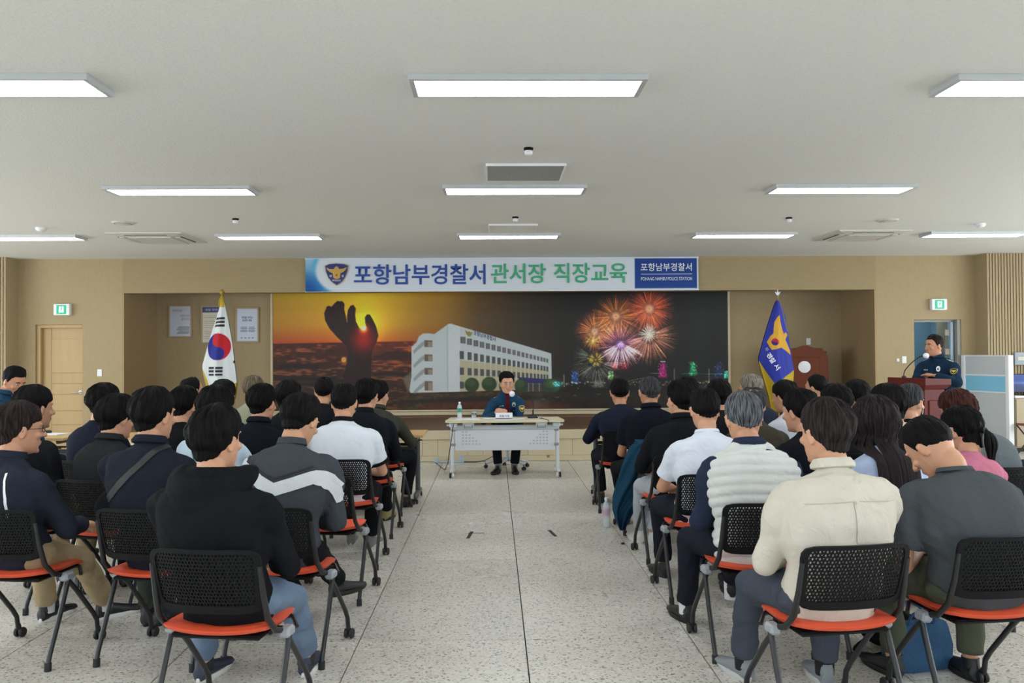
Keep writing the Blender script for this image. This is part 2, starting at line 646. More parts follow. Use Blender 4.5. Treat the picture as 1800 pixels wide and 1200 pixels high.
m_bluewall = mat('blue_painted_wall', (112, 146, 164), .7)
q = MB()
q.box(d2a - .3, d2b + .5, YW + 1.9, YW + 2.0, 0, H)
q.box(d2a - .35, d2a - .3, YW + WT, YW + 2, 0, H)
q.box(d2b + .5, d2b + .55, YW + WT, YW + 2, 0, H)
struct(q.build('wall_side_room', m_bluewall, smooth=False), 'pale blue walls of the room seen through the open doorway')
q = MB().box(d2a - .35, d2b + .55, YB + .2, YW + 2.2, 2.6, 2.7)
struct(q.build('ceiling_side_room', m_ceil, smooth=False))
struct(MB().box(d2a - .35, d2b + .55, YW + 1.5, YW + 2.2, -.02, 0).build('floor_side_room', m_terr, smooth=False))
m_olive = mat('door_edge_olive', (120, 112, 84), .5)
d = MB().box(-.02, .02, 0, .78, 0.01, zd - .02, .003, M=Matrix.Translation((d2b - .15, YW + .18, 0)) @ Matrix.Rotation(-R(19), 4, 'Z')).build('door_2', m_olive, smooth=False)
struct(d, 'open door swung into the side room right of the stage')
q = MB().box(d2b - .055, d2b, YW + .02, YW + .2, 0, zd, .003)
q.box(d2a, d2b - .055, YW + .1, YW + .2, zd - .04, zd, .003)
q.box(d2a, d2a + .03, YW + .1, YW + .2, 0, zd - .04, .003)
q.build('door_frame', mat('grey_door_frame', (150, 150, 142), .5), d, smooth=False)
for zz in (1.85, 1.54, .35):
    q = MB().box(d2b - .20, d2b - .13, YW + .12, YW + .15, zz - .05, zz + .05, .004)
    q.tube([(d2b - .125, YW + .12, zz - .05), (d2b - .125, YW + .12, zz + .05)], .012, 8)
    q.build('hinge', mat('hinge_grey', (150, 146, 138), .5), d)
MB().box(d2b - .12, d2b - .075, YW + .1, YW + .14, 0.01, zd - .02, .003).build('door_edge_strip', mat('pale_blue_strip', (170, 190, 205), .5), d, smooth=False)
ld = bpy.data.lights.new('side_room_lamp', 'AREA')  # unseen fill light added to brighten the side room
ld.energy = 15
ld.size = .8
ld.color = (.85, .95, 1)
lo = bpy.data.objects.new('side_room_lamp', ld)
lo.location = ((d2a + d2b) / 2, YW + 1.1, 2.55)
COL.objects.link(lo)

# ceiling light panels
m_frame = mat('light_frame', (196, 200, 202), .4, metal=.35)
m_lit = mat('lit_panel', (246, 250, 255), .5, emit=PANEL_LIGHT)
lx = [-5.92, -2.86, .2, 3.25, 6.3]
ly = [-1.4, 1.68, 4.76, 7.79, 10.86]
fw, fd = 1.32, .33
pf = MB()
t, hh = .03, .035
pf.box(-fw / 2, fw / 2, -fd / 2, -fd / 2 + t, -hh, 0, .002)
pf.box(-fw / 2, fw / 2, fd / 2 - t * .6, fd / 2, -hh, 0, .002)
pf.box(-fw / 2, -fw / 2 + t, -fd / 2 + t, fd / 2 - t * .6, -hh, 0, .002)
pf.box(fw / 2 - t, fw / 2, -fd / 2 + t, fd / 2 - t * .6, -hh, 0, .002)
pf_me = pf.mesh('frame', m_frame, smooth=False)
pd_me = MB().box(-fw / 2 + t, fw / 2 - t, -fd / 2 + t, fd / 2 - t * .6, -hh + .008, -.005).mesh('diffuser', m_lit, smooth=False)
colw = {-5.92: 'far left column', -2.86: 'left column', .2: 'middle column above the aisle', 3.25: 'right column', 6.3: 'far right column'}
roww = {4.76: 'nearest row', 7.79: 'second row', 10.86: 'row nearest the stage'}
for x in lx:
    for y in ly:
        t_ = thing('ceiling_light', 'lit rectangular ceiling panel, %s, %s' % (colw[x], roww.get(y, 'above the viewer' if y > 0 else 'behind the viewer')), 'ceiling light', (x, y, H), 0, 'rectangular ceiling light panels')
        link('frame', pf_me, t_)
        link('diffuser', pd_me, t_)

# square metal access panels, round diffusers, cassette air conditioners, detectors
m_pan = mat('grey_panel', (168, 172, 166), .35, metal=.3, vary=.08, vscale=14, stretch=(3, .3, 1))
for i, (x, y, wx, wy, m_, lb) in enumerate(((.27, 7.1, .63, .62, m_pan, 'square grey ceiling panel behind the second middle light'), (.24, 10.25, .56, .6, m_ceil, 'square white ceiling panel behind the middle light nearest the stage'))):
    t_ = thing('ceiling_panel', lb, 'ceiling panel', (x, y, H))
    MB().box(-wx / 2, wx / 2, -wy / 2, wy / 2, -.012, 0, .002).build('cover', m_, t_, smooth=False)
    q = MB().box(-wx / 2 - .012, wx / 2 + .012, -wy / 2 - .012, -wy / 2, -.022, 0, .002)
    q.box(-wx / 2 - .012, -wx / 2, -wy / 2, wy / 2, -.016, 0, .002).box(wx / 2, wx / 2 + .012, -wy / 2, wy / 2, -.016, 0, .002)
    q.build('rim', m_white, t_, smooth=False)
m_ac = mat('ac_plastic', (206, 205, 196), .5)
m_dark = mat('dark_slot', (70, 68, 62), .7)
for x, sd in ((-4.35, 'left'), (4.85, 'right')):
    t_ = thing('ceiling_air_conditioner', 'white four way cassette air conditioner in the ceiling on the %s' % sd, 'air conditioner', (x, 11.0, H))
    a, b_ = .47, .36
    q = MB()
    q.rings([[(-a, -a, 0), (a, -a, 0), (a, a, 0), (-a, a, 0)], [(-a, -a, -.012), (a, -a, -.012), (a, a, -.012), (-a, a, -.012)],
             [(-b_, -b_, -.03), (b_, -b_, -.03), (b_, b_, -.03), (-b_, b_, -.03)]][::-1])
    q.build('casing', m_ac, t_, smooth=False)
    g = MB().box(-.27, .27, -.27, .27, -.042, -.028, .006).build('intake_grille', m_ac, t_, smooth=False)
    for k in range(4):
        M = Matrix.Rotation(k * pi / 2, 4, 'Z')
        MB().box(-.26, .26, -.40, -.385, -.030, -.016, 0, M=M).build('air_slot', m_dark, t_, smooth=False)
        MB().box(-.25, .25, -.385, -.32, -.036, -.026, .003, M=M).build('louvre', m_ac, t_, smooth=False)
for x, y, sd in ((-4.25, 9.75, 'left'), (4.62, 9.75, 'right')):
    t_ = thing('air_diffuser', 'round ceiling air diffuser in front of the %s air conditioner' % sd, 'air vent', (x, y, H))
    MB().lathe([(.125, 0), (.125, -.01), (.1, -.018), (.095, -.01), (.001, -.01)], n=32).build('ring', m_ac, t_)
    MB().lathe([(.07, -.005), (.085, -.022), (.04, -.03), (.001, -.03)], n=32).build('disc', m_ac, t_)
for px, py, lb in ((929, 260, 'small dark ceiling sprinkler nearest the viewer above the aisle'), (906, 381, 'small dark ceiling sprinkler above the aisle near the stage'),
                   (414, 384, 'small dark ceiling sprinkler on the left'), (1387, 382, 'small dark ceiling sprinkler on the right')):
    dd = CM.to_3x3() @ Vector(((px - 900) / FPX, (600 - py) / FPX, -1))
    k = (H - CAM_H) / dd.z
    t_ = thing('sprinkler_head', lb, 'sprinkler', (dd.x * k, dd.y * k, H), 0, 'ceiling sprinklers')
    MB().lathe([(.036, 0), (.036, -.012), (.03, -.014), (.03, -.02)], n=20).build('base_ring', m_black, t_)
    MB().lathe([(.026, -.02), (.03, -.026), (.03, -.045), (.02, -.055), (.001, -.055)], n=20).build('cap', m_white, t_)
for px, py, lb in ((72, 400, 'small white smoke detector on the left of the ceiling'), (1723, 393, 'small white smoke detector on the right of the ceiling')):
    dd = CM.to_3x3() @ Vector(((px - 900) / FPX, (600 - py) / FPX, -1))
    k = (H - CAM_H) / dd.z
    t_ = thing('smoke_detector', lb, 'smoke detector', (dd.x * k, dd.y * k, H), 0, 'smoke detectors')
    MB().lathe([(.06, 0), (.06, -.02), (.045, -.04), (.02, -.05), (.001, -.05)], n=20).build('body', m_white, t_)

# exit signs
m_green = mat('lit_green', (20, 150, 110), .4, emit=.8)
m_glow = mat('lit_white', (225, 250, 250), .4, emit=1.6)
for px, py, lb in ((109.5, 544, 'small lit green exit sign above the left door'), (1650, 535, 'small lit green exit sign above the right doorway')):
    c = P(px, py, YW - .05)
    t_ = thing('exit_sign', lb, 'exit sign', c)
    MB().box(-.125, .125, -.03, .05, -.09, .09, .008).build('housing', m_white, t_, smooth=False)
    MB().box(-.075, .075, -.033, -.028, -.07, .07).build('green_face', m_green, t_, smooth=False)
    q = MB()                                  # running figure in a doorway
    q.box(-.034, .034, -.0345, -.033, -.046, .046)
    q.build('lit_field', m_glow, t_, smooth=False)
    q = MB().ell((.008, -.036, .036), (.010, .002, .010))
    q.tube([(.006, -.036, .024), (-.004, -.036, -.008)], .009, 6)
    q.tube([(.004, -.036, .018), (.026, -.036, .006)], .004, 6).tube([(.002, -.036, .018), (-.022, -.036, .012), (-.028, -.036, -.002)], .004, 6)
    q.tube([(-.004, -.036, -.006), (.016, -.036, -.022), (.01, -.036, -.045)], .005, 6).tube([(-.006, -.036, -.008), (-.014, -.036, -.03), (-.034, -.036, -.032)], .005, 6)
    q.build('running_figure', m_green, t_)
# switches
for px, py, s_, Y, lb in ((175.5, 655, (.036, .055), YW, 'white wall switch right of the left door'), (1589, 632, (.036, .055), YW, 'white wall switch left of the right doorway'),
                          (1578, 632.5, (.022, .024), YW, 'tiny white sensor box beside the right wall switch'), (1421, 600, (.038, .058), YB, 'white switch plate on the alcove wall above the brown lectern')):
    c = P(px, py, Y)
    t_ = thing('wall_switch', lb, 'switch', (c.x, Y, c.z))
    MB().box(-s_[0], s_[0], -.012, 0, -s_[1], s_[1], .003).build('plate', m_white, t_, smooth=False)
    MB().box(-s_[0] * .6, s_[0] * .6, -.016, -.011, -s_[1] * .6, s_[1] * .6, .002).build('rocker', m_white, t_, smooth=False)
# made-up windows outside the view, added to brighten the ceiling and room
m_glow_pane = mat('window_daylight', (225, 238, 255), .2, emit=3.0)
wins = [(x, YK, 0, 3.8) for x in (-7.2, -2.4, 2.4, 7.2)] + [(XL, y, -90, 3.4) for y in (1.0, 5.2, 9.4)] + [(XR, y, 90, 3.4) for y in (1.0, 5.2, 9.4)]
for k, (x, y, rz, wd) in enumerate(wins):
    M = Matrix.Translation((x, y, 0)) @ Matrix.Rotation(R(rz), 4, 'Z')
    h_ = wd / 2
    q = MB()
    for a in ((-h_, -h_ + .06, .9, 2.6), (h_ - .06, h_, .9, 2.6), (-.03, .03, .9, 2.6), (-h_, h_, .88, .95), (-h_, h_, 2.55, 2.62)):
        q.box(a[0], a[1], -.01, .06, a[2], a[3], M=M)
    o = struct(q.build('window_%d' % (k + 1), m_white, smooth=False), 'white framed window outside the view')
    MB().box(-h_ + .06, h_ - .06, .005, .02, .95, 2.55, M=M).build('pane', m_glow_pane, o, smooth=False)
    ld = bpy.data.lights.new('window_light', 'AREA')
    ld.shape = 'RECTANGLE'
    ld.size, ld.size_y = wd - .2, 1.6
    ld.energy = BACK_FILL_W if rz == 0 else SIDE_FILL_W
    ld.color = (.93, .97, 1)
    lo = bpy.data.objects.new('window_light', ld)
    lo.matrix_world = M @ Matrix.Translation((0, .08, 1.75)) @ Matrix.Rotation(R(90), 4, 'X')
    COL.objects.link(lo)

# ------------------------------------------------------------------ the mural
Z6 = lambda x, y: (480 + x / 3.4615, 430 + y / 3.4615)
Z7 = lambda x, y: (960 + x / 3.4615, 430 + y / 3.4615)
c = Canvas(480, 1279, 500, 719, 1.0)
X, Y = c.X, c.Y
rs = np.random.RandomState(5)
hor = 601 - (X - 480) * .012
t = np.clip((Y - 505) / (hor - 505), 0, 1)[..., None]
top, mid, low = np.array([186, 152, 26.]), np.array([178, 120, 24.]), np.array([168, 66, 18.])
sky = np.where(t < .7, top + (mid - top) * t / .7, mid + (low - mid) * (t - .7) / .3)
fade = np.clip((X - 690) / 330, 0, 1)[..., None]
brn = np.array([92, 70, 34.]) * (1 - fade * .82)
f2 = np.clip((X - 640) / 200, 0, 1)[..., None]
sky = sky * (1 - f2) + brn * f2 + np.clip(1 - np.abs(X - 780) / 160, 0, 1)[..., None] * np.array([46, 30, 0.]) * (1 - .6 * t)
sky *= np.clip(1.0 - (X - 960) / 100, .16, 1)[..., None]
edge = np.clip((560 - X) / 80, 0, 1)[..., None]
sky = sky * (1 - .12 * edge)
c.a = sky + 8
c.glow(640, 560, 60, (50, 55, 0), 1.0)
c.glow(640, 576, 26, (60, 70, 10), 1.0)
# sea with lit wave crests, then dark shore
n = smooth_noise(c.a.shape[:2], (40, 16), 2) * .5 + smooth_noise(c.a.shape[:2], (110, 90), 3) * .5
dpt = np.clip((Y - hor) / 110, 0, 1)[..., None]
sea = np.array([88, 34, 18.]) * (1 - dpt) ** 2 + np.array([50, 32, 20.]) * (1 - (1 - dpt) ** 2)
cr = np.clip((n - .52) * 5, 0, 1)[..., None]
sea = sea * (.6 + .5 * n[..., None]) + cr * np.array([62, 38, 20.]) * (1 - .2 * dpt)
lm = np.clip(1 - np.abs(X - 690) / 90, 0, 1)[..., None]
sea += lm * np.array([26, 8, 2.]) * (1 - dpt)
dark = np.clip((X - 960) / 60, 0, 1)[..., None]
sea = sea * (1 - dark) + np.array([16, 15, 18.]) * dark
msk = np.clip((Y - hor) / 1.2, 0, 1)[..., None]
bldfade = np.clip((X - 830) / 60, 0, 1)[..., None]
msk = msk * (1 - bldfade * np.clip((700 - Y) / 20, 0, 1)[..., None])
c.a = c.a * (1 - msk) + sea * msk
c.poly([(655, 625), (680, 617), (697, 614), (722, 620), (724, 632), (650, 632)], (44, 20, 12), .9, 2)
for yy, x0, x1 in ((660, 480, 590), (664, 560, 600), (655, 655, 722), (640, 490, 560), (672, 500, 600)):
    c.poly([(x0, yy), ((x0 + x1) / 2, yy - 3), (x1, yy), (x1, yy + 5), (x0, yy + 6)], (22, 14, 12), .7, 3)
# the raised hand
hand = [(325, 370), (340, 366), (352, 372), (372, 350), (390, 336), (402, 340), (418, 338), (432, 356), (430, 392), (440, 430), (448, 474), (446, 430), (452, 392), (468, 366), (486, 362), (500, 384),
        (496, 420), (500, 462), (520, 500), (540, 516), (562, 502), (556, 470), (554, 438), (566, 420), (584, 420), (600, 446), (622, 492), (636, 548), (624, 590), (598, 640),
        (592, 700), (588, 780), (590, 860), (400, 870), (424, 790), (448, 700), (454, 650), (436, 604), (386, 556), (340, 504), (314, 456), (308, 410)]
c.poly([Z6(*p) for p in hand], (36, 12, 12), 1, 1.0)
w_ = Z6(545, 560)
for (gx, gy, gr, gc) in ((w_[0], w_[1] + 4, 20, (120, 14, 0)), (638, 577, 9, (130, 60, 10)), (638, 576, 5, (200, 190, 120)), (638, 575, 2.6, (160, 160, 160))):
    c.glow(gx, gy, gr, gc)
c.ell(603, 630.5, 4.5, 4.5, (214, 150, 70), .95, 1.5)
# radio tower far off
tx = 847.5
c.ell(tx, 535, 5.5, 3, (92, 70, 44), .9, 2)
c.ell(tx, 565, 9, 4, (80, 64, 48), .9, 2)
c.line(tx, 532, tx, 600, 1.4, (84, 66, 44), .7, add=False)
# station building
W_ = (176, 184, 184)
c.poly([Z6(*p) for p in ((780, 810), (835, 770), (835, 890), (812, 895), (800, 860))], (112, 104, 92), .8, 5)
body = [(836, 618), (866, 592), (880, 556), (905, 538), (935, 536), (975, 541), (1060, 481), (1078, 480), (1685, 664), (1687, 832), (1600, 880), (1110, 893), (828, 898), (822, 880), (834, 800)]
c.poly([Z6(*p) for p in body], W_, 1, 1.0)
c.poly([Z6(*p) for p in ((1060, 481), (1078, 480), (1130, 498), (1128, 892), (1060, 893))], (186, 193, 192), 1, 1)
c.line(*Z6(1053, 500), *Z6(1053, 880), .8, (110, 116, 116), .7, add=False)
for yy in (600, 686, 768, 848):                    # stair tower: curved landings and openings
    c.poly([Z6(*p) for p in ((846, yy + 42), (880, yy + 6), (905, yy - 14), (915, yy - 14), (915, yy + 8), (880, yy + 34), (850, yy + 62))], (126, 134, 136), .8, 1)
    hh_ = 20 if yy < 840 else 36
    c.poly([Z6(*p) for p in ((914, yy - 22), (962, yy - 20), (962, yy + hh_), (914, yy + hh_))], (98, 86, 74), 1, 1)
    c.poly([Z6(*p) for p in ((936, yy - 12), (960, yy - 12), (960, yy + hh_), (936, yy + hh_))], (144, 134, 118), .8, 1)
# cream bays between pilasters
c.poly([Z6(*p) for p in ((1128, 700), (1670, 770), (1670, 836), (1600, 880), (1128, 892))], (168, 162, 132), 1, 1)


def slant(u, z0, z1):
    return z0 + (z1 - z0) * u


nw = 19
for i in range(nw):
    u = 1 - (1 - i / (nw - 1)) ** 1.35 if False else (i / (nw - 1)) * (1.42 - .42 * i / (nw - 1))
    x = 1148 + 512 * u
    wd, ht = 16 * (1 - .62 * u), 20 * (1 - .38 * u)
    y = slant(u, 578, 706)
    c.poly([Z6(x - wd, y - ht), Z6(x + wd, y - ht + 3), Z6(x + wd, y + ht + 3), Z6(x - wd, y + ht)], (92, 92, 90), 1, .8)
    c.line(*Z6(x, y - ht), *Z6(x, y + ht + 2), .6, (150, 150, 146), .6, add=False)
    for row, (ya_, yb_, hh2) in enumerate(((670, 758, 25), (768, 806, 23), (852, 858, 22))):
        if row == 2 and i > 1:
            continue
        y = slant(u, ya_, yb_)
        h2 = hh2 * (1 - .4 * u)
        w2 = 13 * (1 - .55 * u)
        xx = x if i else x - 8
        c.poly([Z6(xx - w2, y - h2), Z6(xx + w2, y - h2 + 2), Z6(xx + w2, y + h2), Z6(xx - w2, y + h2)], (74, 76, 78), 1, .8)
        if i and row < 2:
            c.line(*Z6(xx + w2 + 6 * (1 - .5 * u), y - h2 - 8), *Z6(xx + w2 + 6 * (1 - .5 * u), y + h2 + 30), 1.2 * (1 - .4 * u), (186, 186, 176), .8, add=False)
c.poly([Z6(*p) for p in ((1478, 806), (1660, 820), (1660, 852), (1500, 842))], (44, 42, 92), 1, 1)
c.poly([Z6(*p) for p in ((1500, 842), (1655, 852), (1640, 895), (1500, 895))], (60, 58, 54), 1, 2)
for x in (1545, 1572, 1610):
    c.line(*Z6(x, 846), *Z6(x, 892), 1.4, (150, 146, 136), .8, add=False)
# golden eagle crest on the building
c.poly([Z6(*p) for p in ((1160, 518), (1180, 530), (1186, 524), (1194, 532), (1208, 530), (1196, 556), (1180, 558), (1168, 540))], (140, 122, 62), 1, 1)
for x, y, rx, ry in ((1200, 852, 44, 44), (1306, 848, 46, 44), (1400, 858, 34, 46), (1500, 860, 40, 44), (1680, 862, 56, 44)):
    px, py = Z6(x, y)
    c.ell(px, py, rx / 3.46, ry / 3.46, (40, 58, 36), .97, 2)
    c.ell(px - 1.5, py - 4, rx / 5.2, ry / 6.5, (62, 84, 48), .7, 3)
gr = np.clip((Y - 688) / 5, 0, 1) * np.clip((X - 690) / 40, 0, 1)
nn = smooth_noise(c.a.shape[:2], (60, 150), 8)
gcol = np.stack([46 + 34 * nn, 36 + 30 * nn, 24 + 16 * nn], -1) * (1 - .55 * np.clip((X - 900) / 120, 0, 1)[..., None])
c.a = c.a * (1 - gr[..., None]) + gcol * gr[..., None]
c.poly([(740, 708), (800, 703), (880, 702), (1000, 712), (1000, 719), (730, 719)], (84, 34, 26), .55, 5)
c.poly([(700, 702), (900, 694), (960, 698), (960, 703), (700, 708)], (30, 27, 26), .75, 4)
# fireworks


def burst(x, y, r, col, nray, core, corec, seed, r0=.1, ang=(0, 2 * pi), wd=1.0, k=.5, droop=0.0, tip=None):
    cx, cy = Z7(x, y)
    k *= 1.0
    core *= .7
    r0 = .06
    nray = int(nray * 1.8)
    wd = .7
    if nray >= 200:
        c.glow(cx, cy, r / 3.46 * .8, tuple(v * .34 for v in col))
    r /= 3.4615
    g = np.random.RandomState(seed)
    for _ in range(nray):
        a = g.uniform(*ang)
        rr = r * g.uniform(.62, 1.08)
        a0, a1 = r0 * r, rr
        pts = []
        for q_ in np.linspace(0, 1, 4):
            d_ = a0 + (a1 - a0) * q_
            pts.append((cx + cos(a) * d_, cy + sin(a) * d_ + droop * q_ * q_ * r))
        kk = k * g.uniform(.5, 1.2)
        for j in range(3):
            cc = np.array(col) * (1 - j / 2.6) + np.array(tip or col) * (j / 2.6)
            c.line(*pts[j], *pts[j + 1], wd, cc * (1 - .18 * j), kk * (.10, .75, 1.25)[j])
    c.glow(cx, cy, core / 3.4615, corec)


burst(420, 440, 140, (150, 84, 34), 240, 46, (120, 96, 92), 1, .08, k=.42, tip=(120, 60, 26))
burst(625, 395, 145, (176, 70, 34), 280, 46, (140, 112, 100), 2, .08, k=.45, tip=(130, 44, 26))
burst(290, 530, 125, (150, 88, 44), 220, 44, (100, 80, 84), 3, .08, k=.42, tip=(124, 60, 34))
burst(280, 590, 60, (120, 110, 50), 60, 20, (100, 110, 50), 9, .05, k=.4)
burst(445, 615, 150, (120, 60, 110), 150, 40, (70, 60, 120), 4, .1, k=.5, tip=(160, 110, 100))
burst(450, 600, 150, (176, 150, 150), 90, 10, (80, 80, 110), 5, .35, (.15 * pi, .85 * pi), k=.6)
burst(625, 560, 170, (160, 100, 80), 150, 10, (60, 60, 50), 6, .3, (-.15 * pi, .95 * pi), k=.5, tip=(130, 80, 60))
burst(622, 550, 62, (150, 170, 160), 60, 26, (170, 190, 170), 7, .02, k=.6)
burst(295, 705, 52, (170, 140, 40), 60, 14, (70, 60, 10), 8, .05, k=.55)
burst(300, 720, 160, (150, 150, 140), 80, 4, (0, 0, 0), 10, .28, (.0, pi), wd=.8, k=.4)
burst(280, 690, 120, (90, 100, 84), 40, 4, (0, 0, 0), 11, .3, (pi * .9, pi * 1.2), wd=.8, k=.35)
# plant and harbour lights
for x, y, w2, h2, cl in ((705, 772, 28, 46, (120, 20, 78)), (890, 762, 26, 44, (24, 100, 62)), (1050, 770, 30, 50, (20, 30, 60)), (165, 810, 24, 40, (28, 54, 96)), (1092, 800, 12, 22, (30, 130, 96)), (385, 800, 16, 26, (70, 110, 60)), (60, 850, 30, 14, (30, 90, 90))):
    px, py = Z7(x, y)
    c.poly([(px - w2 / 3.5 * .35, py - h2 / 3.5), (px + w2 / 3.5 * .35, py - h2 / 3.5), (px + w2 / 3.5, py + h2 / 3.5), (px - w2 / 3.5, py + h2 / 3.5)], cl, .8, 3)
    c.glow(px, py, w2 / 3, tuple(v * .45 for v in cl))
    g = np.random.RandomState(int(x))
    for _ in range(26):
        c.glow(px + g.uniform(-w2, w2) / 3.6, py + g.uniform(-h2, h2) / 3.6, .8, tuple(min(255, v * 1.5 + 30) for v in cl), .8)
c.poly([Z7(690, 714), Z7(722, 714), Z7(722, 721), Z7(690, 721)], (170, 180, 170), .9, 1)
for x in (100, 775, 988):
    c.line(*Z7(x, 765 if x > 500 else 795), *Z7(x, 865), 2.0, (110, 118, 96), .8)
c.glow(*Z7(412, 745), 6, (110, 10, 14))
c.glow(*Z7(472, 745), 6.5, (110, 10, 14))
c.line(*Z7(500, 834), *Z7(610, 812), .8, (120, 120, 110), .8)
c.line(*Z7(625, 788), *Z7(690, 790), .8, (90, 130, 120), .8)
c.line(*Z7(820, 792), *Z7(1100, 798), .8, (20, 110, 90), .8)
g = np.random.RandomState(4)
for _ in range(210):
    x, y = g.uniform(0, 1100), 838 + abs(g.normal(0, 14))
    if g.rand() < .4:
        x = g.choice([310, 550, 720, 150, 930]) + g.normal(0, 40)
    cc = [(190, 130, 70), (200, 170, 120), (120, 150, 160)][g.randint(3)]
    c.glow(*Z7(x, y), g.uniform(.6, 1.1), cc, g.uniform(.3, .9))
c.poly([Z7(285, 830), Z7(340, 830), Z7(345, 872), Z7(275, 872)], (130, 128, 118), .6, 4)
c.glow(*Z6(1600, 985), 16, (20, 30, 34))
for x, y in ((952, 702), (977, 699), (1008, 696), (1050, 694)):
    c.ell(x, y, 3.2, .8, (130, 130, 130), .6, 1)
c.a *= 1 - .05 * (rs.rand(*c.a.shape[:2])[..., None] - .5)
colr = s2l(c.a * 1.12)
p0, p1 = P(480, 612, YB - .05), P(1279, 612, YB - .05)
pz = P(868, 719, YB - .05).z
sc_ = (p1.x - p0.x) / 799
xs = p0.x + (c.xs - 480) * sc_
zs = pz + (719 - c.ys) * sc_
m_mural = vcol_mat('printed_mural', .42, .4)
mural = thing('wall_mural', 'wide printed wall mural of sunrise, raised hand, white building and fireworks behind the stage', 'mural', (0, YB - .05, pz))
grid_print('printed_face', xs, zs - pz, 0.0, colr, mural, m_mural)
MB().box(xs[0], xs[-1], .003, .045, 0, zs[0] - pz).build('backing_board', m_cream, mural, smooth=False)


def mur(px, py):
    return (p0.x + (px - 480) * sc_, (719 - py) * sc_)


m_signblue = mat('sign_blue', (34, 62, 130), .5)
ta, tb = mur(830.5, 590), mur(869, 579)
Msh = Matrix(((1, 0, 0, 0), (0, 1, 0, 0), (-.32, 0, 1, .32 * ta[0]), (0, 0, 0, 1)))
text('building_lettering', '포항남부경찰서', m_signblue, mural, ta[0], tb[0], ta[1] + .015, ta[1] + .095, -.002, .02, M=Msh)

# ------------------------------------------------------------------ banner
YBN = YW - .05
b0, b1 = P(537, 512, YBN), P(1228, 508, YBN)
bw = b1.x - b0.x
bz0 = P(868, 511, YBN).z
bh = P(868, 453.5, YBN).z - bz0
k_ = bw / 691
cb = Canvas(0, 691, 0, bh / k_, 1.0)
cb.a[:] = (214, 222, 230)
cb.a *= .97
d_ = np.hypot(cb.X - 62, (cb.Y - 20) * 1.15)
for (cx_, cy_, r_, col_, kk) in ((0, 60, 62, (40, 130, 190), 1.0), (0, 60, 34, (10, 70, 140), .9)):
    dd = np.hypot(cb.X - cx_, cb.Y - cy_)
    cb.blend(np.clip(1.25 - dd / r_, 0, 1) * kk * np.clip((d_ - 42) / 6, 0, 1), (slice(None), slice(None)), col_)
cb.blend(np.exp(-((d_ - 48) / 5) ** 2) * np.clip((34 - cb.Y) / 30, 0, 1) * np.clip((40 - cb.X) / 20, 0, 1) * .8, (slice(None), slice(None)), (70, 170, 205))
cb.poly([(578, 1.6), (688.5, 1.6), (688.5, 54.5), (578, 54.5)], (22, 62, 136), 1, .6)
ban = thing('banner', 'long white horizontal banner with blue and green Korean lettering hung over the stage', 'banner', (b0.x, YBN, bz0))
bxs = cb.xs * k_
bzs = bh - cb.ys * k_
grid_print('cloth', bxs, bzs, lambda X, Z: .004 * np.sin(X * 2.1) + .002 * np.sin(X * 5 + Z * 6), s2l(cb.a), ban, vcol_mat('printed_banner', .55, .3))
MB().box(-.01, bw + .01, .012, .03, bh - .01, bh + .012).box(-.01, bw + .01, .012, .03, -.005, .012).build('batten', m_white, ban, smooth=False)
m_bl, m_gr, m_wt = mat('print_blue', (30, 68, 150), .5), mat('print_green', (60, 164, 118), .5), mat('print_white', (226, 232, 238), .5)


def bt(body, m_, x0, x1, y0, y1, bold, nm='lettering'):
    return text(nm, body, m_, ban, (x0 - 537) * k_, (x1 - 537) * k_, (512 - y1) * k_, (512 - y0) * k_, -.009, bold)


bt('포항남부경찰서', m_bl, 621.5, 852, 464.5, 500.5, .018)
bt('관서장', m_gr, 861.5, 958, 464, 499.5, .018)
bt('직장교육', m_gr, 972, 1101, 463.5, 499, .018)
bt('포항남부경찰서', m_wt, 1125.5, 1216, 464.5, 478.5, .008)
bt('POHANG NAMBU POLICE STATION', m_wt, 1126, 1216.5, 489.3, 495, .0)
MB().box((1126 - 537) * k_, (1216 - 537) * k_, -.016, -.013, (512 - 484.2) * k_, (512 - 483.5) * k_).build('rule_line', m_wt, ban, smooth=False)
m_navy, m_gold, m_red = mat('crest_navy', (28, 42, 110), .5), mat('crest_gold', (196, 158, 70), .45), mat('crest_red', (170, 30, 40), .5)
m_goldd = mat('crest_gold_dark', (146, 112, 54), .5)
q7 = lambda x, y: ((530 + x / 6 - 537) * k_, (512 - (440 + y / 6)) * k_)
sh = [(248, 160), (290, 142), (370, 136), (450, 142), (492, 158), (484, 220), (458, 285), (420, 335), (370, 368), (322, 335), (282, 285), (256, 220)]


def shrink(pts, f):
    cx_, cy_ = sum(p[0] for p in pts) / len(pts), sum(p[1] for p in pts) / len(pts)
    return [(cx_ + (x - cx_) * f, cy_ + (y - cy_) * f) for x, y in pts]


cr_ = MB().poly([q7(*p) for p in sh[::-1]], -.018, -.012).build('crest', m_goldd, ban, smooth=False)
MB().poly([q7(*p) for p in shrink(sh, .94)[::-1]], -.020, -.017).build('shield_field', m_navy, cr_, smooth=False)
eg = [(262, 178), (300, 196), (345, 196), (352, 176), (370, 166), (390, 178), (394, 196), (440, 192), (478, 176), (462, 206), (440, 226), (412, 240), (404, 290), (370, 304), (338, 290), (328, 240), (300, 228), (276, 206)]
MB().poly([q7(*p) for p in eg[::-1]], -.023, -.019).build('eagle', m_gold, cr_, smooth=False)
cc = q7(370, 260)
MB().poly([(cc[0] + .012 * cos(a * pi / 8), cc[1] + .015 * sin(a * pi / 8)) for a in range(16)], -.026, -.022).build('roundel', m_red, cr_, smooth=False)
for ch, x in (('경', 306), ('찰', 434)):
    a, b_ = q7(x - 13, 282), q7(x + 13, 256)
    text('crest_letter', ch, m_wt, cr_, a[0], b_[0], a[1], b_[1], -.022)
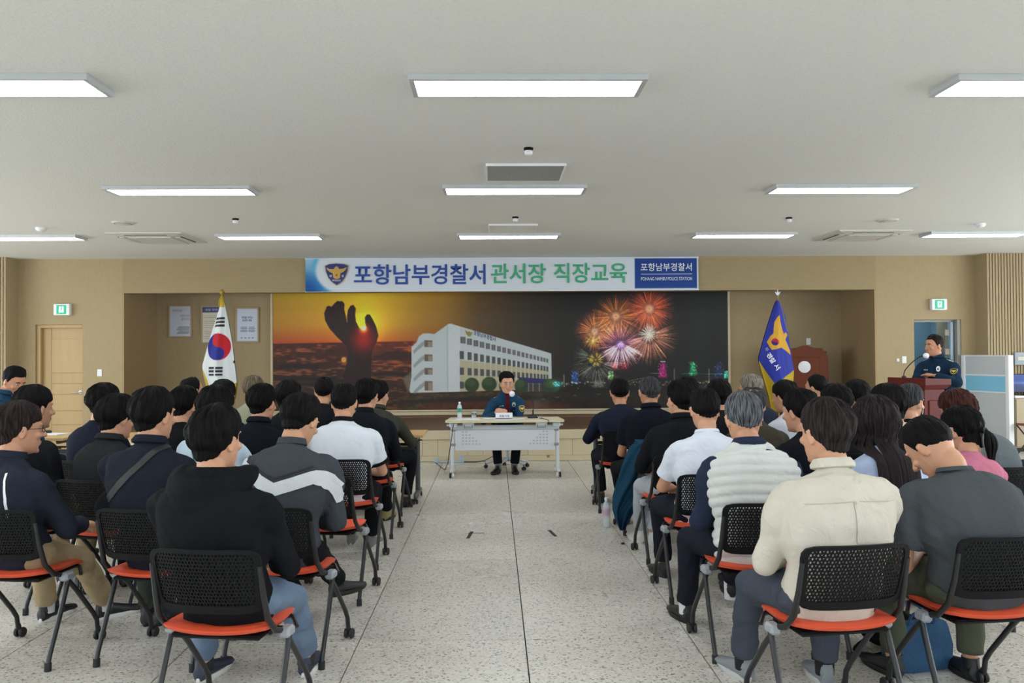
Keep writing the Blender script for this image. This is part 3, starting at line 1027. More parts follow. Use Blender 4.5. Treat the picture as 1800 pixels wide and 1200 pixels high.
a, b_ = q7(328, 324), q7(412, 306)
text('crest_letter', 'POLICE', m_wt, cr_, a[0], b_[0], a[1], b_[1], -.022, .01)

# ------------------------------------------------------------------ framed notices in the alcove
m_pframe, m_paper, m_ink, m_inkr, m_inkb = mat('notice_frame', (170, 146, 110), .4), mat('notice_paper', (196, 206, 222), .25), mat('ink', (50, 50, 60), .6), mat('ink_red', (150, 50, 60), .6), mat('notice_blue', (56, 66, 120), .5)
m_creamp = mat('notice_cream', (206, 200, 180), .3)
for i, (x0, x1, y0, y1, lb, mp) in enumerate(((297, 338, 535.5, 593.5, 'framed pale notice with red handwriting, leftmost on the alcove wall', m_paper),
                                              (354, 391, 537, 604, 'framed cream notice with a blue heading half behind the white flag', m_creamp),
                                              (414.5, 455.5, 540, 602, 'framed pale notice right of the white flag', m_paper))):
    a, b_ = P(x0, y1, YB), P(x1, y0, YB)
    w2, h2 = b_.x - a.x, b_.z - a.z
    t_ = thing('framed_notice', lb, 'notice', (a.x, YB, a.z))
    e = .026
    q = MB()
    for bx in ((0, w2, 0, e), (0, w2, h2 - e, h2), (0, e, e, h2 - e), (w2 - e, w2, e, h2 - e)):
        q.box(bx[0], bx[1], -.03, 0, bx[2], bx[3], .003)
    q.build('frame', m_pframe, t_, smooth=False)
    MB().box(e, w2 - e, -.018, -.01, e, h2 - e).build('sheet', mp, t_, smooth=False)
    sx = lambda u: u * w2
    sz = lambda v: v * h2
    if i == 0:
        text('heading', '국민의 평온한 일상', m_inkr, t_, sx(.17), sx(.58), sz(.79), sz(.86), -.0195)
        text('heading', '지킨다 안전', m_inkr, t_, sx(.5), sx(.9), sz(.62), sz(.70), -.0195)
        text('heading', '함께 한다', m_inkr, t_, sx(.56), sx(.9), sz(.53), sz(.60), -.0195)
        for k in range(6):
            MB().box(sx(.34 + .04 * (k % 3)), sx(.9), -.0198, -.018, sz(.12 + .04 * k), sz(.134 + .04 * k)).build('text_line', m_ink, t_, smooth=False)
    elif i == 1:
        MB().box(e, w2 - e, -.0195, -.017, h2 * .82, h2 - e).build('heading_band', m_inkb, t_, smooth=False)
        text('heading', '경찰 헌장', m_paper, t_, sx(.2), sx(.8), sz(.86), sz(.92), -.021)
        for k in range(11):
            MB().box(sx(.16), sx(.86), -.0198, -.018, sz(.14 + .055 * k), sz(.15 + .055 * k)).build('text_line', m_creamp if k % 5 == 4 else mat('ink_pale', (140, 136, 124), .6), t_, smooth=False)
    else:
        text('heading', '국민을 지키는', m_ink, t_, sx(.26), sx(.74), sz(.68), sz(.745), -.0195, .02)
        text('heading', '당당한 경찰', m_ink, t_, sx(.3), sx(.7), sz(.6), sz(.66), -.0195, .02)
        for k in range(4):
            MB().box(sx(.22), sx(.5), -.0198, -.018, sz(.3 + .045 * k), sz(.314 + .045 * k)).build('text_line', m_ink, t_, smooth=False)
            MB().box(sx(.56), sx(.82), -.0198, -.018, sz(.3 + .045 * k), sz(.314 + .045 * k)).build('text_line', m_ink, t_, smooth=False)
            MB().box(sx(.22 + .16 * k), sx(.3 + .16 * k), -.0198, -.018, sz(.12), sz(.14)).build('text_line', m_ink, t_, smooth=False)

# ------------------------------------------------------------------ flags on the stage
m_brass = mat('brass', (206, 178, 92), .3, metal=.8)
m_goldfr = mat('gold_fringe', (196, 168, 40), .7, bump=.003, bscale=120)


def flag(nm, label, YF, left, right, bottom, paint, finial, ymax, x_px):
    """draped flag: outline in the plane of its pole, folds in depth. left/right: (y, x) profiles"""
    base = P(x_px, 760, YF)
    t_ = thing(nm, label, 'flag', (base.x, YF, ZS))
    ztop = P(x_px, finial, YF).z - ZS
    MB().lathe([(.17, 0), (.17, .02), (.12, .05), (.03, .07), (.02, .09)], n=24).build('stand', m_brass, t_)
    MB().tube([(0, 0, .05), (0, 0, ztop - .06)], .014, 10).build('pole', mat('pole_wood', (150, 110, 70), .4), t_)
    ys = np.linspace(left[0][0], bottom, 190)
    L = np.interp(ys, [p[0] for p in left], [p[1] for p in left])
    Rr = np.interp(ys, [p[0] for p in right], [p[1] for p in right])
    U = np.linspace(0, 1, 76)
    PX = L[:, None] + (Rr - L)[:, None] * U[None]
    PY = np.repeat(ys[:, None], len(U), 1)
    cols = paint(PX, PY)
    kx = YF / FPX
    v = (ys - ys[0]) / (ys[-1] - ys[0])
    fold = np.sin(U[None] * 9 + 1.2) * .035 * v[:, None] + np.sin(U[None] * 21) * .012 * v[:, None]
    dep = -.02 - np.sin(U * pi)[None] * (.03 + .13 * v[:, None]) + fold
    xc = P(x_px, 600, YF).x
    pts = np.stack([(PX - x_px) * kx, dep, np.array([[P(868, y, YF).z for _ in U] for y in ys]) - ZS], -1)
    o = grid_surface('cloth', pts, s2l(cols), t_, vcol_mat('printed_flag', .6, .3))
    # back half of the bunched cloth closes the shape
    pts2 = pts.copy()
    pts2[:, :, 1] = .02 + np.sin(U * pi)[None] * (.02 + .10 * v[:, None]) + fold * .8
    grid_surface('cloth', pts2[:, ::-1], s2l(cols[:, ::-1]), t_, vcol_mat('printed_flag', .6, .3))
    return t_, ztop


def paint1(X_, Y_):
    cv = Canvas(0, 1, 0, 1, 1)
    cv.X, cv.Y = X_, Y_
    cv.a = np.zeros(X_.shape + (3,))
    cv.win = lambda *a: (slice(None), slice(None))
    cv.a[:] = (206, 212, 212)
    for i in range(3):
        cv.poly([(382.5 - i, 555.5 + 6.3 * i), (397, 554.8 + 6.3 * i), (397, 558.6 + 6.3 * i), (381 - i, 559.4 + 6.3 * i)], (20, 22, 26))
    cx_, cy_, rx, ry = 386.8, 606.3, 20.6, 23.4
    cv.ell(cx_, cy_, rx, ry, (176, 18, 34))
    u, v_ = (X_ - cx_) / rx, (Y_ - cy_) / ry
    ang = R(90)
    a_ = u * cos(ang) + v_ * sin(ang)
    b2 = -u * sin(ang) + v_ * cos(ang)
    blue = (np.hypot(u, v_) < 1) & (((b2 > 0) & ~(np.hypot(a_ + .5, b2) < .5)) | ((b2 <= 0) & (np.hypot(a_ - .5, b2) < .5)))
    cv.blend(blue * 1.0, (slice(None), slice(None)), (28, 38, 130))
    for i in range(3):
        for x0, x1 in ((372, 382), (384.2, 395)):
            cv.poly([(x0, 641 + 5.8 * i), (x1, 641 + 5.8 * i), (x1 - .3, 644.8 + 5.8 * i), (x0 - .3, 644.8 + 5.8 * i)], (20, 22, 26))
    cv.poly([(411.2, 630), (414, 630), (414.5, 635), (410.8, 635)], (30, 32, 36))
    gold = np.clip((Y_ - (645 + (X_ - 357) * 2.15)) / .8, 0, 1) * (X_ < 374) + np.clip((Y_ - (676 - (X_ - 404) * .62)) / .8, 0, 1) * (X_ >= 396)
    gold = np.maximum(gold, np.clip((Y_ - 681) / 1, 0, 1))
    st_ = 1 + .12 * np.sin(X_ * 5)
    cv.a = cv.a * (1 - np.clip(gold, 0, 1)[..., None]) + np.array([176, 150, 30.]) * st_[..., None] * np.clip(gold, 0, 1)[..., None]
    cv.a = np.where(((Y_ < 537) * np.abs(X_ - 390) < 6)[..., None] & (Y_ < 537)[..., None], np.array([190, 160, 60.]), cv.a)
    return cv.a


YF = 12.75
t_, zt = flag('national_flag', 'white national flag with red and blue circle draped on a stage pole', YF,
              [(524, 389), (537, 387), (560, 380), (600, 367), (638, 356.5), (650, 356.5), (690, 366), (730, 372)],
              [(524, 392), (531, 396), (560, 402), (600, 409), (640, 413.5), (668, 417), (690, 415), (730, 405)], 726, paint1, 512, 518, 390.5)
MB().lathe([(.012, zt - .09), (.02, zt - .085), (.012, zt - .07), (.01, zt - .05), (.032, zt - .035), (.042, zt - .008), (.03, zt + .02), (.008, zt + .035)], n=16).build('finial', m_brass, t_)
q = MB()
for k in range(7):
    a = k * .9
    q.tube([(.012 * cos(a), -.02 + .012 * sin(a), zt - .09), (.03 * cos(a), -.035 + .02 * sin(a), zt - .14), (.035 * cos(a), -.045, zt - .22)], .006, 6)
q.build('tassel', m_goldfr, t_)


def paint2(X_, Y_):
    cv = Canvas(0, 1, 0, 1, 1)
    cv.X, cv.Y = X_, Y_
    cv.a = np.zeros(X_.shape + (3,))
    cv.win = lambda *a: (slice(None), slice(None))
    cv.a[:] = (38, 50, 150)
    T = lambda x, y: (1260 + x / 5.714, 490 + y / 5.714)
    cv.poly([T(*p) for p in ((630, 380), (604, 404), (576, 452), (566, 520), (562, 565), (535, 590), (502, 652), (520, 700), (540, 732), (580, 724), (640, 708), (700, 748), (745, 785), (738, 740), (708, 670), (688, 630),
                             (700, 606), (716, 580), (696, 552), (672, 572), (654, 520), (634, 440))], (206, 156, 44), 1, .5)
    cv.ell(*T(574, 652), 6.3, 6.3, (176, 24, 44), 1, .5)
    cv.blend(((np.hypot(X_ - T(574, 0)[0], Y_ - T(0, 652)[1]) < 6) & (Y_ - T(0, 652)[1] > .3 * (X_ - T(574, 0)[0]))) * 1.0, (slice(None), slice(None)), (34, 34, 110))
    gold = np.maximum(np.clip((Y_ - (638 + (X_ - 1336) * 1.78)) / .8, 0, 1) * (X_ < 1362), np.clip((Y_ - (676.5 - (X_ - 1359) * .62)) / .8, 0, 1) * (X_ >= 1360))
    gold = np.maximum(gold, np.clip(1 - np.abs(X_ - (1373 + (Y_ - 535) * .23 + np.clip(Y_ - 560, 0, 60) * .03)) / 1.0, 0, 1) * (Y_ < 585) * .9)
    st_ = 1 + .12 * np.sin(X_ * 5)
    return cv.a * (1 - gold[..., None]) + np.array([178, 152, 30.]) * st_[..., None] * gold[..., None]


t_, zt = flag('police_flag', 'blue flag with golden eagle emblem draped on a stage pole', YF,
              [(531, 1367), (545, 1361), (575, 1351), (605, 1342), (630, 1335), (640, 1335), (665, 1342), (700, 1352), (730, 1358)],
              [(531, 1370), (540, 1376), (560, 1382), (585, 1386), (620, 1391), (655, 1396), (672, 1395), (700, 1392), (730, 1385)], 726, paint2, 512, 517, 1369.5)
q = MB().lathe([(.012, zt - .13), (.02, zt - .12), (.01, zt - .1), (.01, zt - .05)], n=12)
q.poly([(-.015, zt - .06), (.015, zt - .06), (.05, zt), (.012, zt - .02), (0, zt + .04), (-.012, zt - .02), (-.05, zt)], -.01, .01)
q.build('finial', m_steel, t_)
m_wl = mat('flag_white', (214, 220, 228), .6)
kx = YF / FPX
for ch, x, y, s_ in (('부', 1343.5, 617, 3.4), ('경', 1348, 628, 4.6), ('찰', 1353.5, 636.5, 4.8), ('서', 1361, 647.5, 5)):
    M = Matrix.Translation(((x - 1369.5) * kx, -.155, P(868, y, YF).z - ZS)) @ Matrix.Rotation(R(52), 4, 'Y') @ Matrix.Scale(1, 4)
    text('flag_letter', ch, m_wl if ch != '부' else mat('flag_white_dim', (120, 126, 180), .6), t_, -s_ * kx, s_ * kx, -s_ * kx, s_ * kx, 0, .02, M=M)
# brown lectern standing at the back of the stage
m_mah = mat('mahogany_brown', (104, 50, 26), .5, spec=.25, vary=.14, vscale=10, stretch=(3, 3, .4))
Yl = YB - .7
a, b_ = P(1392, 607, Yl), P(1450, 700, Yl)
t_ = thing('stage_lectern', 'tall brown wooden lectern against the alcove wall behind the blue flag', 'lectern', ((a.x + b_.x) / 2 - .05, Yl, ZS), R(-8))
w2 = (b_.x - a.x) / 2 + .1
zt = a.z - ZS
prof = [(-w2, .1), (w2, .1), (w2, zt - .20), (w2 - .1, zt - .05), (w2 - .24, zt - .04), (w2 - .34, zt), (-w2 + .34, zt), (-w2 + .24, zt - .04), (-w2 + .1, zt - .05), (-w2, zt - .20)]
MB().poly(prof[::-1], 0, .04).build('front_panel', m_mah, t_, smooth=False)
MB().box(-w2 + .14, w2 - .14, -.012, .01, .25, zt - .2, .006).build('raised_panel', m_mah, t_, smooth=False)
MB().box(-w2 + .02, -w2 + .05, .04, .42, .1, zt - .1, .003).box(w2 - .05, w2 - .02, .04, .42, .1, zt - .1, .003).build('side_panel', m_mah, t_, smooth=False)
MB().box(-w2, w2, -.02, .45, 0, .1, .01).build('plinth', m_mah, t_, smooth=False)
MB().box(-w2 + .05, w2 - .05, .04, .42, zt - .16, zt - .13, .004).build('top_board', m_mah, t_, smooth=False)
q = MB().lathe([(.001, 0), (.1, 0), (.1, .015), (.08, .02), (.001, .02)], (-.02, -.012, zt - .36), 24, M=Matrix.Rotation(pi / 2, 3, 'X'))
q.build('emblem_disc', m_white, t_)
# ------------------------------------------------------------------ white desk of the seated officer
YD0, YD1 = 10.55, 11.13
dx0, dx1 = P(782, 738, YD0).x, P(993, 738, YD0).x
cxd = (dx0 + dx1) / 2
m_dw = mat('desk_white', (214, 220, 226), .4)
m_dt = mat('desk_top_maple', (214, 206, 176), .4, vary=.03, vscale=9, stretch=(.3, 3, 1))
m_grey = mat('grey_plastic', (140, 148, 156), .45)
m_blk = mat('dark_rubber', (26, 27, 29), .6)
desk = thing('desk', 'white folding desk with pale top facing the audience under the seated officer', 'desk', (cxd, (YD0 + YD1) / 2, 0))
hw, hd = (dx1 - dx0) / 2, (YD1 - YD0) / 2
c_ = .06
q = MB()
outl = [(-hw + c_ * .4, -hd), (hw - c_ * .4, -hd), (hw, -hd + c_ * 1.2), (hw - .04, hd), (-hw + .04, hd), (-hw, -hd + c_ * 1.2)]
q.rings([[(x * .995, y * .995, .692) for x, y in outl], [(x, y, .697) for x, y in outl], [(x, y, .715) for x, y in outl], [(x * .995, y * .99, .72) for x, y in outl]])
q.build('tabletop', m_dt, desk, smooth=False)
mp = MB().box(-hw + .12, hw - .12, -hd + .10, -hd + .118, .335, .64, .004).build('modesty_panel', m_dw, desk, smooth=False)
for sx in (-1, 1):
    q = MB()
    for r in range(5):
        for k in range(2 + r):
            x = sx * (hw - .22 - k * .042)
            z = .60 - r * .038 - .03
            q.box(x - .011, x + .011, -hd + .097, -hd + .101, z - .008, z + .008)
    q.build('perforation', mat('panel_slot', (176, 184, 190), .6), mp, smooth=False)['kind'] = 'stuff'
MB().box(-hw + .09, hw - .09, -hd + .08, -hd + .11, .60, .655, .006).build('beam', mat('beam_grey', (186, 192, 196), .45), desk, smooth=False)
for sx in (-1, 1):
    q = MB()
    q.box(sx * (hw - .085) - .02, sx * (hw - .085) + .02, -hd + .10, -hd + .14, .07, .66, .008)
    q.build('leg', m_dw, desk, smooth=False)
    MB().box(sx * (hw - .07) - .018, sx * (hw - .07) + .018, hd - .2, hd - .16, .1, .66, .008).build('leg', m_dw, desk, smooth=False)
    MB().box(sx * (hw - .08) - .022, sx * (hw - .08) + .022, -hd + .02, hd - .04, .066, .10, .01).build('foot', m_dw, desk, smooth=False)
    MB().box(sx * (hw - .10) - .05, sx * (hw - .10) + .05, -hd + .07, -hd + .16, .63, .69, .012).build('tilt_bracket', m_dw, desk, smooth=False)
    MB().tube([(sx * (hw - .06), -hd + .12, .655), (sx * (hw - .015), -hd + .12, .655)], .012, 10).build('tilt_knob', m_dw, desk)
    for z in (.595, .41):
        MB().box(sx * (hw - .10) - .03, sx * (hw - .10) + .03, -hd + .085, -hd + .105, z - .016, z + .016, .005).build('panel_clip', m_grey, desk, smooth=False)
    for y in (-hd + .04, hd - .1):
        for a in (-1, 1):
            w_ = MB().lathe([(.001, -.012), (.028, -.012), (.034, -.006), (.034, .006), (.028, .012), (.001, .012)], (sx * (hw - .08) + a * .018, y, .034), 18, M=Matrix.Rotation(pi / 2, 3, 'Y'))
            w_.build('caster', m_white if a == -sx else m_blk, desk)
    # bag hook brackets under the top
    x = sx * (hw - .29)
    q = MB().tube([(x - .05, -hd + .06, .665), (x - .05, -hd + .055, .625), (x + .05, -hd + .055, .625), (x + .05, -hd + .06, .665)], .0035, 6)
    q.build('hook_wire', m_blk, desk)
    MB().box(x - .07, x + .07, -hd + .06, -hd + .09, .645, .694, .003).build('hook_plate', m_dw, desk, smooth=False)


def tablepos(px, py, z=.72):
    dd = CM.to_3x3() @ Vector(((px - 900) / FPX, (600 - py) / FPX, -1))
    k = (z - CAM_H) / dd.z
    return Vector((dd.x * k, dd.y * k, z))


def floorpos(px, py):
    return tablepos(px, py, 0)


def bottle(name, label, loc, h, r, cap, band, group=None):
    t_ = thing(name, label, 'bottle', loc, 0, group)
    k = h / .22
    MB().lathe([(.001, 0), (r * .9, 0), (r, .008 * k), (r, .06 * k), (r * .93, .065 * k), (r, .07 * k), (r, .15 * k), (r * .8, .175 * k), (r * .4, .195 * k), (r * .38, .205 * k)], n=20).build('body', mat('clear_plastic', (222, 234, 240), .12, alpha=.55), t_)
    MB().lathe([(r * 1.01, .085 * k), (r * 1.02, .085 * k), (r * 1.02, .14 * k), (r * 1.01, .14 * k)], n=20).build('wrap', band, t_)
    MB().lathe([(r * .46, .2 * k), (r * .48, .203 * k), (r * .48, .22 * k), (.001, .222 * k)], n=16).build('cap', cap, t_)
    return t_


bottle('water_bottle', 'clear water bottle with green band standing on the white desk', tablepos(808, 735.5), .215, .031, m_white, mat('green_wrap', (60, 150, 130), .5))
t_ = thing('drinking_glass', 'patterned drinking glass on the white desk beside the bottle', 'glass', tablepos(833, 735.5))
MB().lathe([(.001, 0), (.028, 0), (.036, .088), (.033, .088), (.026, .01), (.001, .01)], n=24).build('body', mat('glass_clear', (216, 222, 224), .08, alpha=.5), t_)
q = MB()
for k in range(12):
    a = k * pi / 6
    for z in (.052, .07):
        rr = .0305 + z * .09
        q.box(-.006, .006, -rr, -rr + .002, z - .006, z + .006, M=Matrix.Rotation(a, 4, 'Z'))
o = q.build('printed_pattern', m_blk, t_, smooth=False)
o['kind'] = 'stuff'
m_pp = mat('white_paper', (232, 234, 240), .7)
t_ = thing('name_plate', 'white tent name plate with blue corner on the desk before the officer', 'name plate', tablepos(886, 736.5))
w2, h2 = .108, .082
q = MB().rings([[(-w2, -.025, .001), (w2, -.025, .001), (w2, .045, .001), (-w2, .045, .001)], [(-w2, .008, h2), (w2, .008, h2), (w2, .010, h2), (-w2, .010, h2)]])
q.build('card', m_pp, t_, smooth=False)
Mn = Matrix.Translation((0, -.026, 0)) @ Matrix.Rotation(-R(22), 4, 'X')
text('title', '경찰서장', m_ink, t_, -.062, .07, .03, .058, 0, .02, M=Mn)
MB().box(-w2, w2, -.0015, 0, .004, .018, M=Mn).build('blue_band', mat('band_steel_blue', (90, 110, 150), .5), t_, smooth=False)
for px, py, w2, d2, rz, lb in ((822, 736.4, .15, .11, .1, 'loose white papers beside the glass on the desk'), (905, 736, .13, .07, -.05, 'white papers under the name plate on the desk'),
                               (866, 735.5, .12, .1, .05, 'white sheet at the left of the name plate')):
    t_ = thing('paper_sheet', lb, 'paper', tablepos(px, py), rz, 'papers on the white desk')
    MB().box(-w2, w2, -d2, d2 * .4, .001, .004).build('sheet', m_pp, t_, smooth=False)
    MB().box(-w2 + .01, w2 - .02, -d2 + .01, d2 * .35, .004, .0055).build('sheet', m_pp, t_, smooth=False)
c0 = tablepos(937, 734.5)
t_ = thing('desk_microphone', 'gooseneck microphone with round white foam head on a black base', 'microphone', c0)
MB().box(-.075, .06, -.06, .07, 0, .03, .01).build('base', m_blk, t_, smooth=False)
q = MB()
mb = P(900, 692, c0.y - .06) - c0
pts = [Vector((.0, .0, .03)), Vector((.005, .0, .12)), Vector((0, 0, .2)), Vector((-.06, -.02, .30)), Vector((-.14, -.04, .32)), mb + Vector((.03, .01, .005))]
sm = []
for i in range(len(pts) - 1):
    p_ = [pts[max(i - 1, 0)], pts[i], pts[i + 1], pts[min(i + 2, len(pts) - 1)]]
    for t in (0, .25, .5, .75):
        sm.append(.5 * ((2 * p_[1]) + (p_[2] - p_[0]) * t + (2 * p_[0] - 5 * p_[1] + 4 * p_[2] - p_[3]) * t * t + (-p_[0] + 3 * p_[1] - 3 * p_[2] + p_[3]) * t ** 3))
sm.append(pts[-1])
q.tube(sm, .0042, 8)
q.build('gooseneck', m_blk, t_)
q = MB().tube([(0, 0, .03), (0, 0, .11)], [.013, .010], 12)
q.build('stem', m_blk, t_)
m_foam = mat('white_foam', (226, 230, 236), .9, bump=.001, bscale=300)
MB().ell(mb, (.036, .036, .038), n=20, m=12).build('foam_head', m_foam, t_)
q = MB()
for k in range(4):
    q.box(.02 + .028 * k, .036 + .028 * k, -.05 + .01 * (k % 2), -.035 + .01 * (k % 2), .0, .03, .003)
q.build('connector_row', m_steel, t_, smooth=False)['kind'] = 'stuff'
f1 = tablepos(948, 736)
f2 = P(966, 746, YD0 - .02)
tag(MB().tube([f1 + Vector((0, 0, .008)), f1 + Vector((.05, -.05, .006)), Vector((f2.x - .02, YD0 - .02, .725)), f2], .004, 6).build('microphone_cable', m_blk), 'thin black cable running off the right of the white desk', 'cable')
# cable and floor strip by the desk
pts = [P(797, 745, YD0 + .02), P(793, 775, YD0 - .02), P(787, 815, YD0 - .02)]
pts[2].z = max(pts[2].z, .15)
pts += [floorpos(782, 827) + Vector((0, 0, .01)), floorpos(773, 820) + Vector((0, 0, .008)), floorpos(766, 814) + Vector((0, 0, .008))]
tag(MB().tube(pts, .005, 6).build('power_cable', m_blk), 'black power cable hanging from the left of the desk to the floor', 'cable')
pa = [floorpos(815, 812.5) + Vector((0, -.01, .006)), floorpos(838, 812.5) + Vector((0, 0, .006)), P(852, 809, YS - .03), P(866, 802, YS - .05), P(876, 794, YS - .3), P(880, 780, YS - .5)]
tag(MB().tube(pa, .005, 6).build('power_cable', m_blk), 'black cable rising behind the seated officer from the floor strip', 'cable')
a, b_ = floorpos(764, 812.5), floorpos(816, 812.5)
t_ = thing('floor_trunking', 'pale blue power strip along the foot of the stage', 'power strip', ((a.x + b_.x) / 2, YS - .09, 0))
w2 = (b_.x - a.x) / 2
m_tr = mat('pale_blue_plastic', (168, 184, 200), .4)
MB().box(-w2, w2, -.02, .02, 0, .02, .006).build('strip', m_tr, t_, smooth=False)
MB().box(-w2, -w2 + .06, -.035, .035, 0, .07, .008).box(w2 - .07, w2 - .01, -.03, .03, 0, .10, .01).build('socket_block', m_tr, t_, smooth=False)['kind'] = 'stuff'
t_ = thing('wall_socket', 'small dark cable outlet on the stage front right of the desk', 'socket', P(964, 801.5, YS), 0)
MB().lathe([(.001, 0), (.022, 0), (.018, .012), (.001, .012)], (0, 0, 0), 12, M=Matrix.Rotation(pi / 2, 3, 'X')).build('plate', mat('dull_metal', (130, 124, 104), .5), t_)

# swivel chair of the officer
m_sw = mat('swivel_base_grey', (196, 202, 208), .4)
OX, OY = P(892, 700, 11.3).x, 11.42
sc = thing('swivel_chair', 'swivel chair with white five star base under the seated officer', 'chair', (OX, OY, 0))
for k in range(5):
    a = pi / 2 + k * 2 * pi / 5 + .15
    p = Vector((cos(a), sin(a), 0))
    MB().tube([p * .03 + Vector((0, 0, .13)), p * .16 + Vector((0, 0, .115)), p * .30 + Vector((0, 0, .075))], [.028, .024, .017], 8).build('base_arm', m_sw, sc)
    q = MB()
    for s_ in (-1, 1):
        q.lathe([(.001, -.01), (.022, -.01), (.026, 0), (.022, .01), (.001, .01)], p * .30 + Vector((-p.y, p.x, 0)) * .014 * s_ + Vector((0, 0, .027)), 14, M=Matrix.Rotation(a, 3, 'Z') @ Matrix.Rotation(pi / 2, 3, 'X'))
    q.tube([p * .30 + Vector((0, 0, .03)), p * .30 + Vector((0, 0, .08))], .008, 6)
    q.build('caster', m_blk, sc)
MB().tube([(0, 0, .1), (0, 0, .42)], [.03, .022], 12).build('gas_lift', m_sw, sc)
MB().box(-.24, .24, -.23, .23, .42, .49, .03).build('seat', m_black, sc)
MB().box(-.22, .22, .22, .27, .55, .86, .02).build('backrest', m_black, sc)
MB().tube([(0, .12, .42), (0, .27, .46), (0, .28, .66)], .018, 8).build('back_post', m_black, sc)

# ------------------------------------------------------------------ training tables of the front row
m_oak = mat('beech_top', (206, 172, 116), .4, vary=.05, vscale=10, stretch=(.25, 3, 1))
m_tg = mat('table_frame_grey', (82, 88, 92), .4, metal=.3)


def train_table(x0, wd, label, inner):
    t_ = thing('training_table', label, 'table', (x0 + wd / 2, 9.03, 0), 0, 'beech topped training tables in front of the first row')
    MB().box(-wd / 2, wd / 2, -.30, .30, .692, .72, .004).build('tabletop', m_oak, t_, smooth=False)
    for sx in (-1, 1):
        x = sx * (wd / 2 - .085)
        MB().tube([(x, 0, .08), (x, 0, .68)], .026, 12).build('leg', m_tg, t_)
        q = MB().tube([(x, -.27, .072), (x, -.2, .085), (x, .2, .085), (x, .27, .072)], [.022, .03, .03, .022], 10, round_ends=True)
        q.build('foot', m_tg, t_)
        MB().box(x - .02, x + .02, -.24, .24, .655, .69, .006).build('support_arm', m_tg, t_, smooth=False)
        for y in (-.26, .26):
            q = MB()
            for s_ in (-1, 1):
                q.lathe([(.001, -.009), (.022, -.009), (.026, 0), (.022, .009), (.001, .009)], (x + s_ * .014, y, .026), 14, M=Matrix.Rotation(pi / 2, 3, 'Y'))
            q.tube([(x, y, .03), (x, y, .08)], .009, 6)
            q.build('caster', m_blk, t_)
        MB().tube([(x, -.02, .64), (x + sx * .05, -.02, .64)], .007, 6).build('tilt_lever', m_blk, t_)
    q = MB()
    for k in range(3):
        q.tube([(-wd / 2 + .09, -.16 + .1 * k, .60), (wd / 2 - .09, -.16 + .1 * k, .60)], .006, 6)
    q.build('shelf_wire', m_blk, t_)['kind'] = 'stuff'
    MB().tube([(-wd / 2 + .09, .05, .55), (wd / 2 - .09, .05, .55)], .018, 8).build('crossbar', m_tg, t_)
    MB().box(-wd / 2 + .12, wd / 2 - .12, .10, .115, .36, .56, .004).build('modesty_panel', m_tg, t_, smooth=False)
    return t_


xl0 = -.735
for k, lb in enumerate(('beech training table left of the aisle', 'beech training table second left of the aisle', 'beech training table at the far left with paper on it')):
    train_table(xl0 - 1.8 - k * 1.84, 1.8, lb, 1)
for k, lb in enumerate(('beech training table right of the aisle', 'beech training table second right of the aisle')):
    train_table(1.0 + k * 1.84, 1.8, lb, -1)
c0 = tablepos(120, 757.5)
t_ = thing('paper_sheet', 'white documents lying on the far left training table', 'paper', (c0.x, min(c0.y, 9.2), .72), -.25)
MB().box(-.15, .15, -.1, .1, .001, .006).build('sheet', m_pp, t_, smooth=False)
c0 = tablepos(112, 756)
t_ = thing('pencil_case', 'small black pencil case on the far left training table', 'case', (c0.x - .03, min(c0.y, 9.27), .72), .1)
MB().box(-.09, .09, -.03, .03, 0, .035, .012).build('case', m_blk, t_)

# ------------------------------------------------------------------ speaker's lectern
m_mah2 = mat('mahogany_red', (88, 28, 24), .45, spec=.2, vary=.16, vscale=9, stretch=(3, 3, .4))
LX, LY = 5.07, 9.95
lec = thing('speaker_lectern', 'dark red wooden lectern with the standing officer behind it', 'lectern', (LX, LY, 0), -R(70))
zt = P(1600, 664, 9.8).z
wt, dt = .28, .20
MB().rings([[(x * .86, y * .86, zt - .13) for x, y in ((-wt, -dt), (wt, -dt), (wt, dt), (-wt, dt))], [(-wt, -dt, zt - .08), (wt, -dt, zt - .08), (wt, dt, zt - .08), (-wt, dt, zt - .08)],
            [(-wt, -dt, zt), (wt, -dt, zt), (wt, dt, zt - .015), (-wt, dt, zt - .015)]]).build('top_board', m_mah2, lec, smooth=False)
MB().box(-wt * .8, wt * .8, -dt * .8, dt * .8, .12, zt - .13, .006).build('body', m_mah2, lec, smooth=False)
MB().box(-wt * .6, wt * .6, -dt * .8 - .014, -dt * .8 + .01, .25, zt - .26, .008).build('front_panel', m_mah2, lec, smooth=False)
for s_ in (-1, 1):
    MB().box(s_ * wt * .8 - .014, s_ * wt * .8 + .014, -dt * .5, dt * .5, .25, zt - .26, .008).build('side_panel', m_mah2, lec, smooth=False)
MB().box(-wt * .95, wt * .95, -dt * .95, dt * .95, 0, .12, .012).build('plinth', m_mah2, lec, smooth=False)
mh = P(1628.5, 625, LY - .05)
mbp = P(1589, 664, LY + .10)
mbp.z = zt - .01
t_ = thing('lectern_microphone', 'gooseneck microphone with white foam head on the red lectern', 'microphone', mbp)
d_ = mh - mbp
pts = [Vector((0, 0, 0)), Vector((0, 0, .05)), Vector((d_.x * .06, d_.y * .1, d_.z * .38)), Vector((d_.x * .35, d_.y * .4, d_.z * .7)), Vector((d_.x * .7, d_.y * .8, d_.z * .96)), d_]
sm = []
for i in range(len(pts) - 1):
    p_ = [pts[max(i - 1, 0)], pts[i], pts[i + 1], pts[min(i + 2, len(pts) - 1)]]
    for t in (0, .25, .5, .75):
        sm.append(.5 * ((2 * p_[1]) + (p_[2] - p_[0]) * t + (2 * p_[0] - 5 * p_[1] + 4 * p_[2] - p_[3]) * t * t + (-p_[0] + 3 * p_[1] - 3 * p_[2] + p_[3]) * t ** 3))
sm.append(pts[-1])
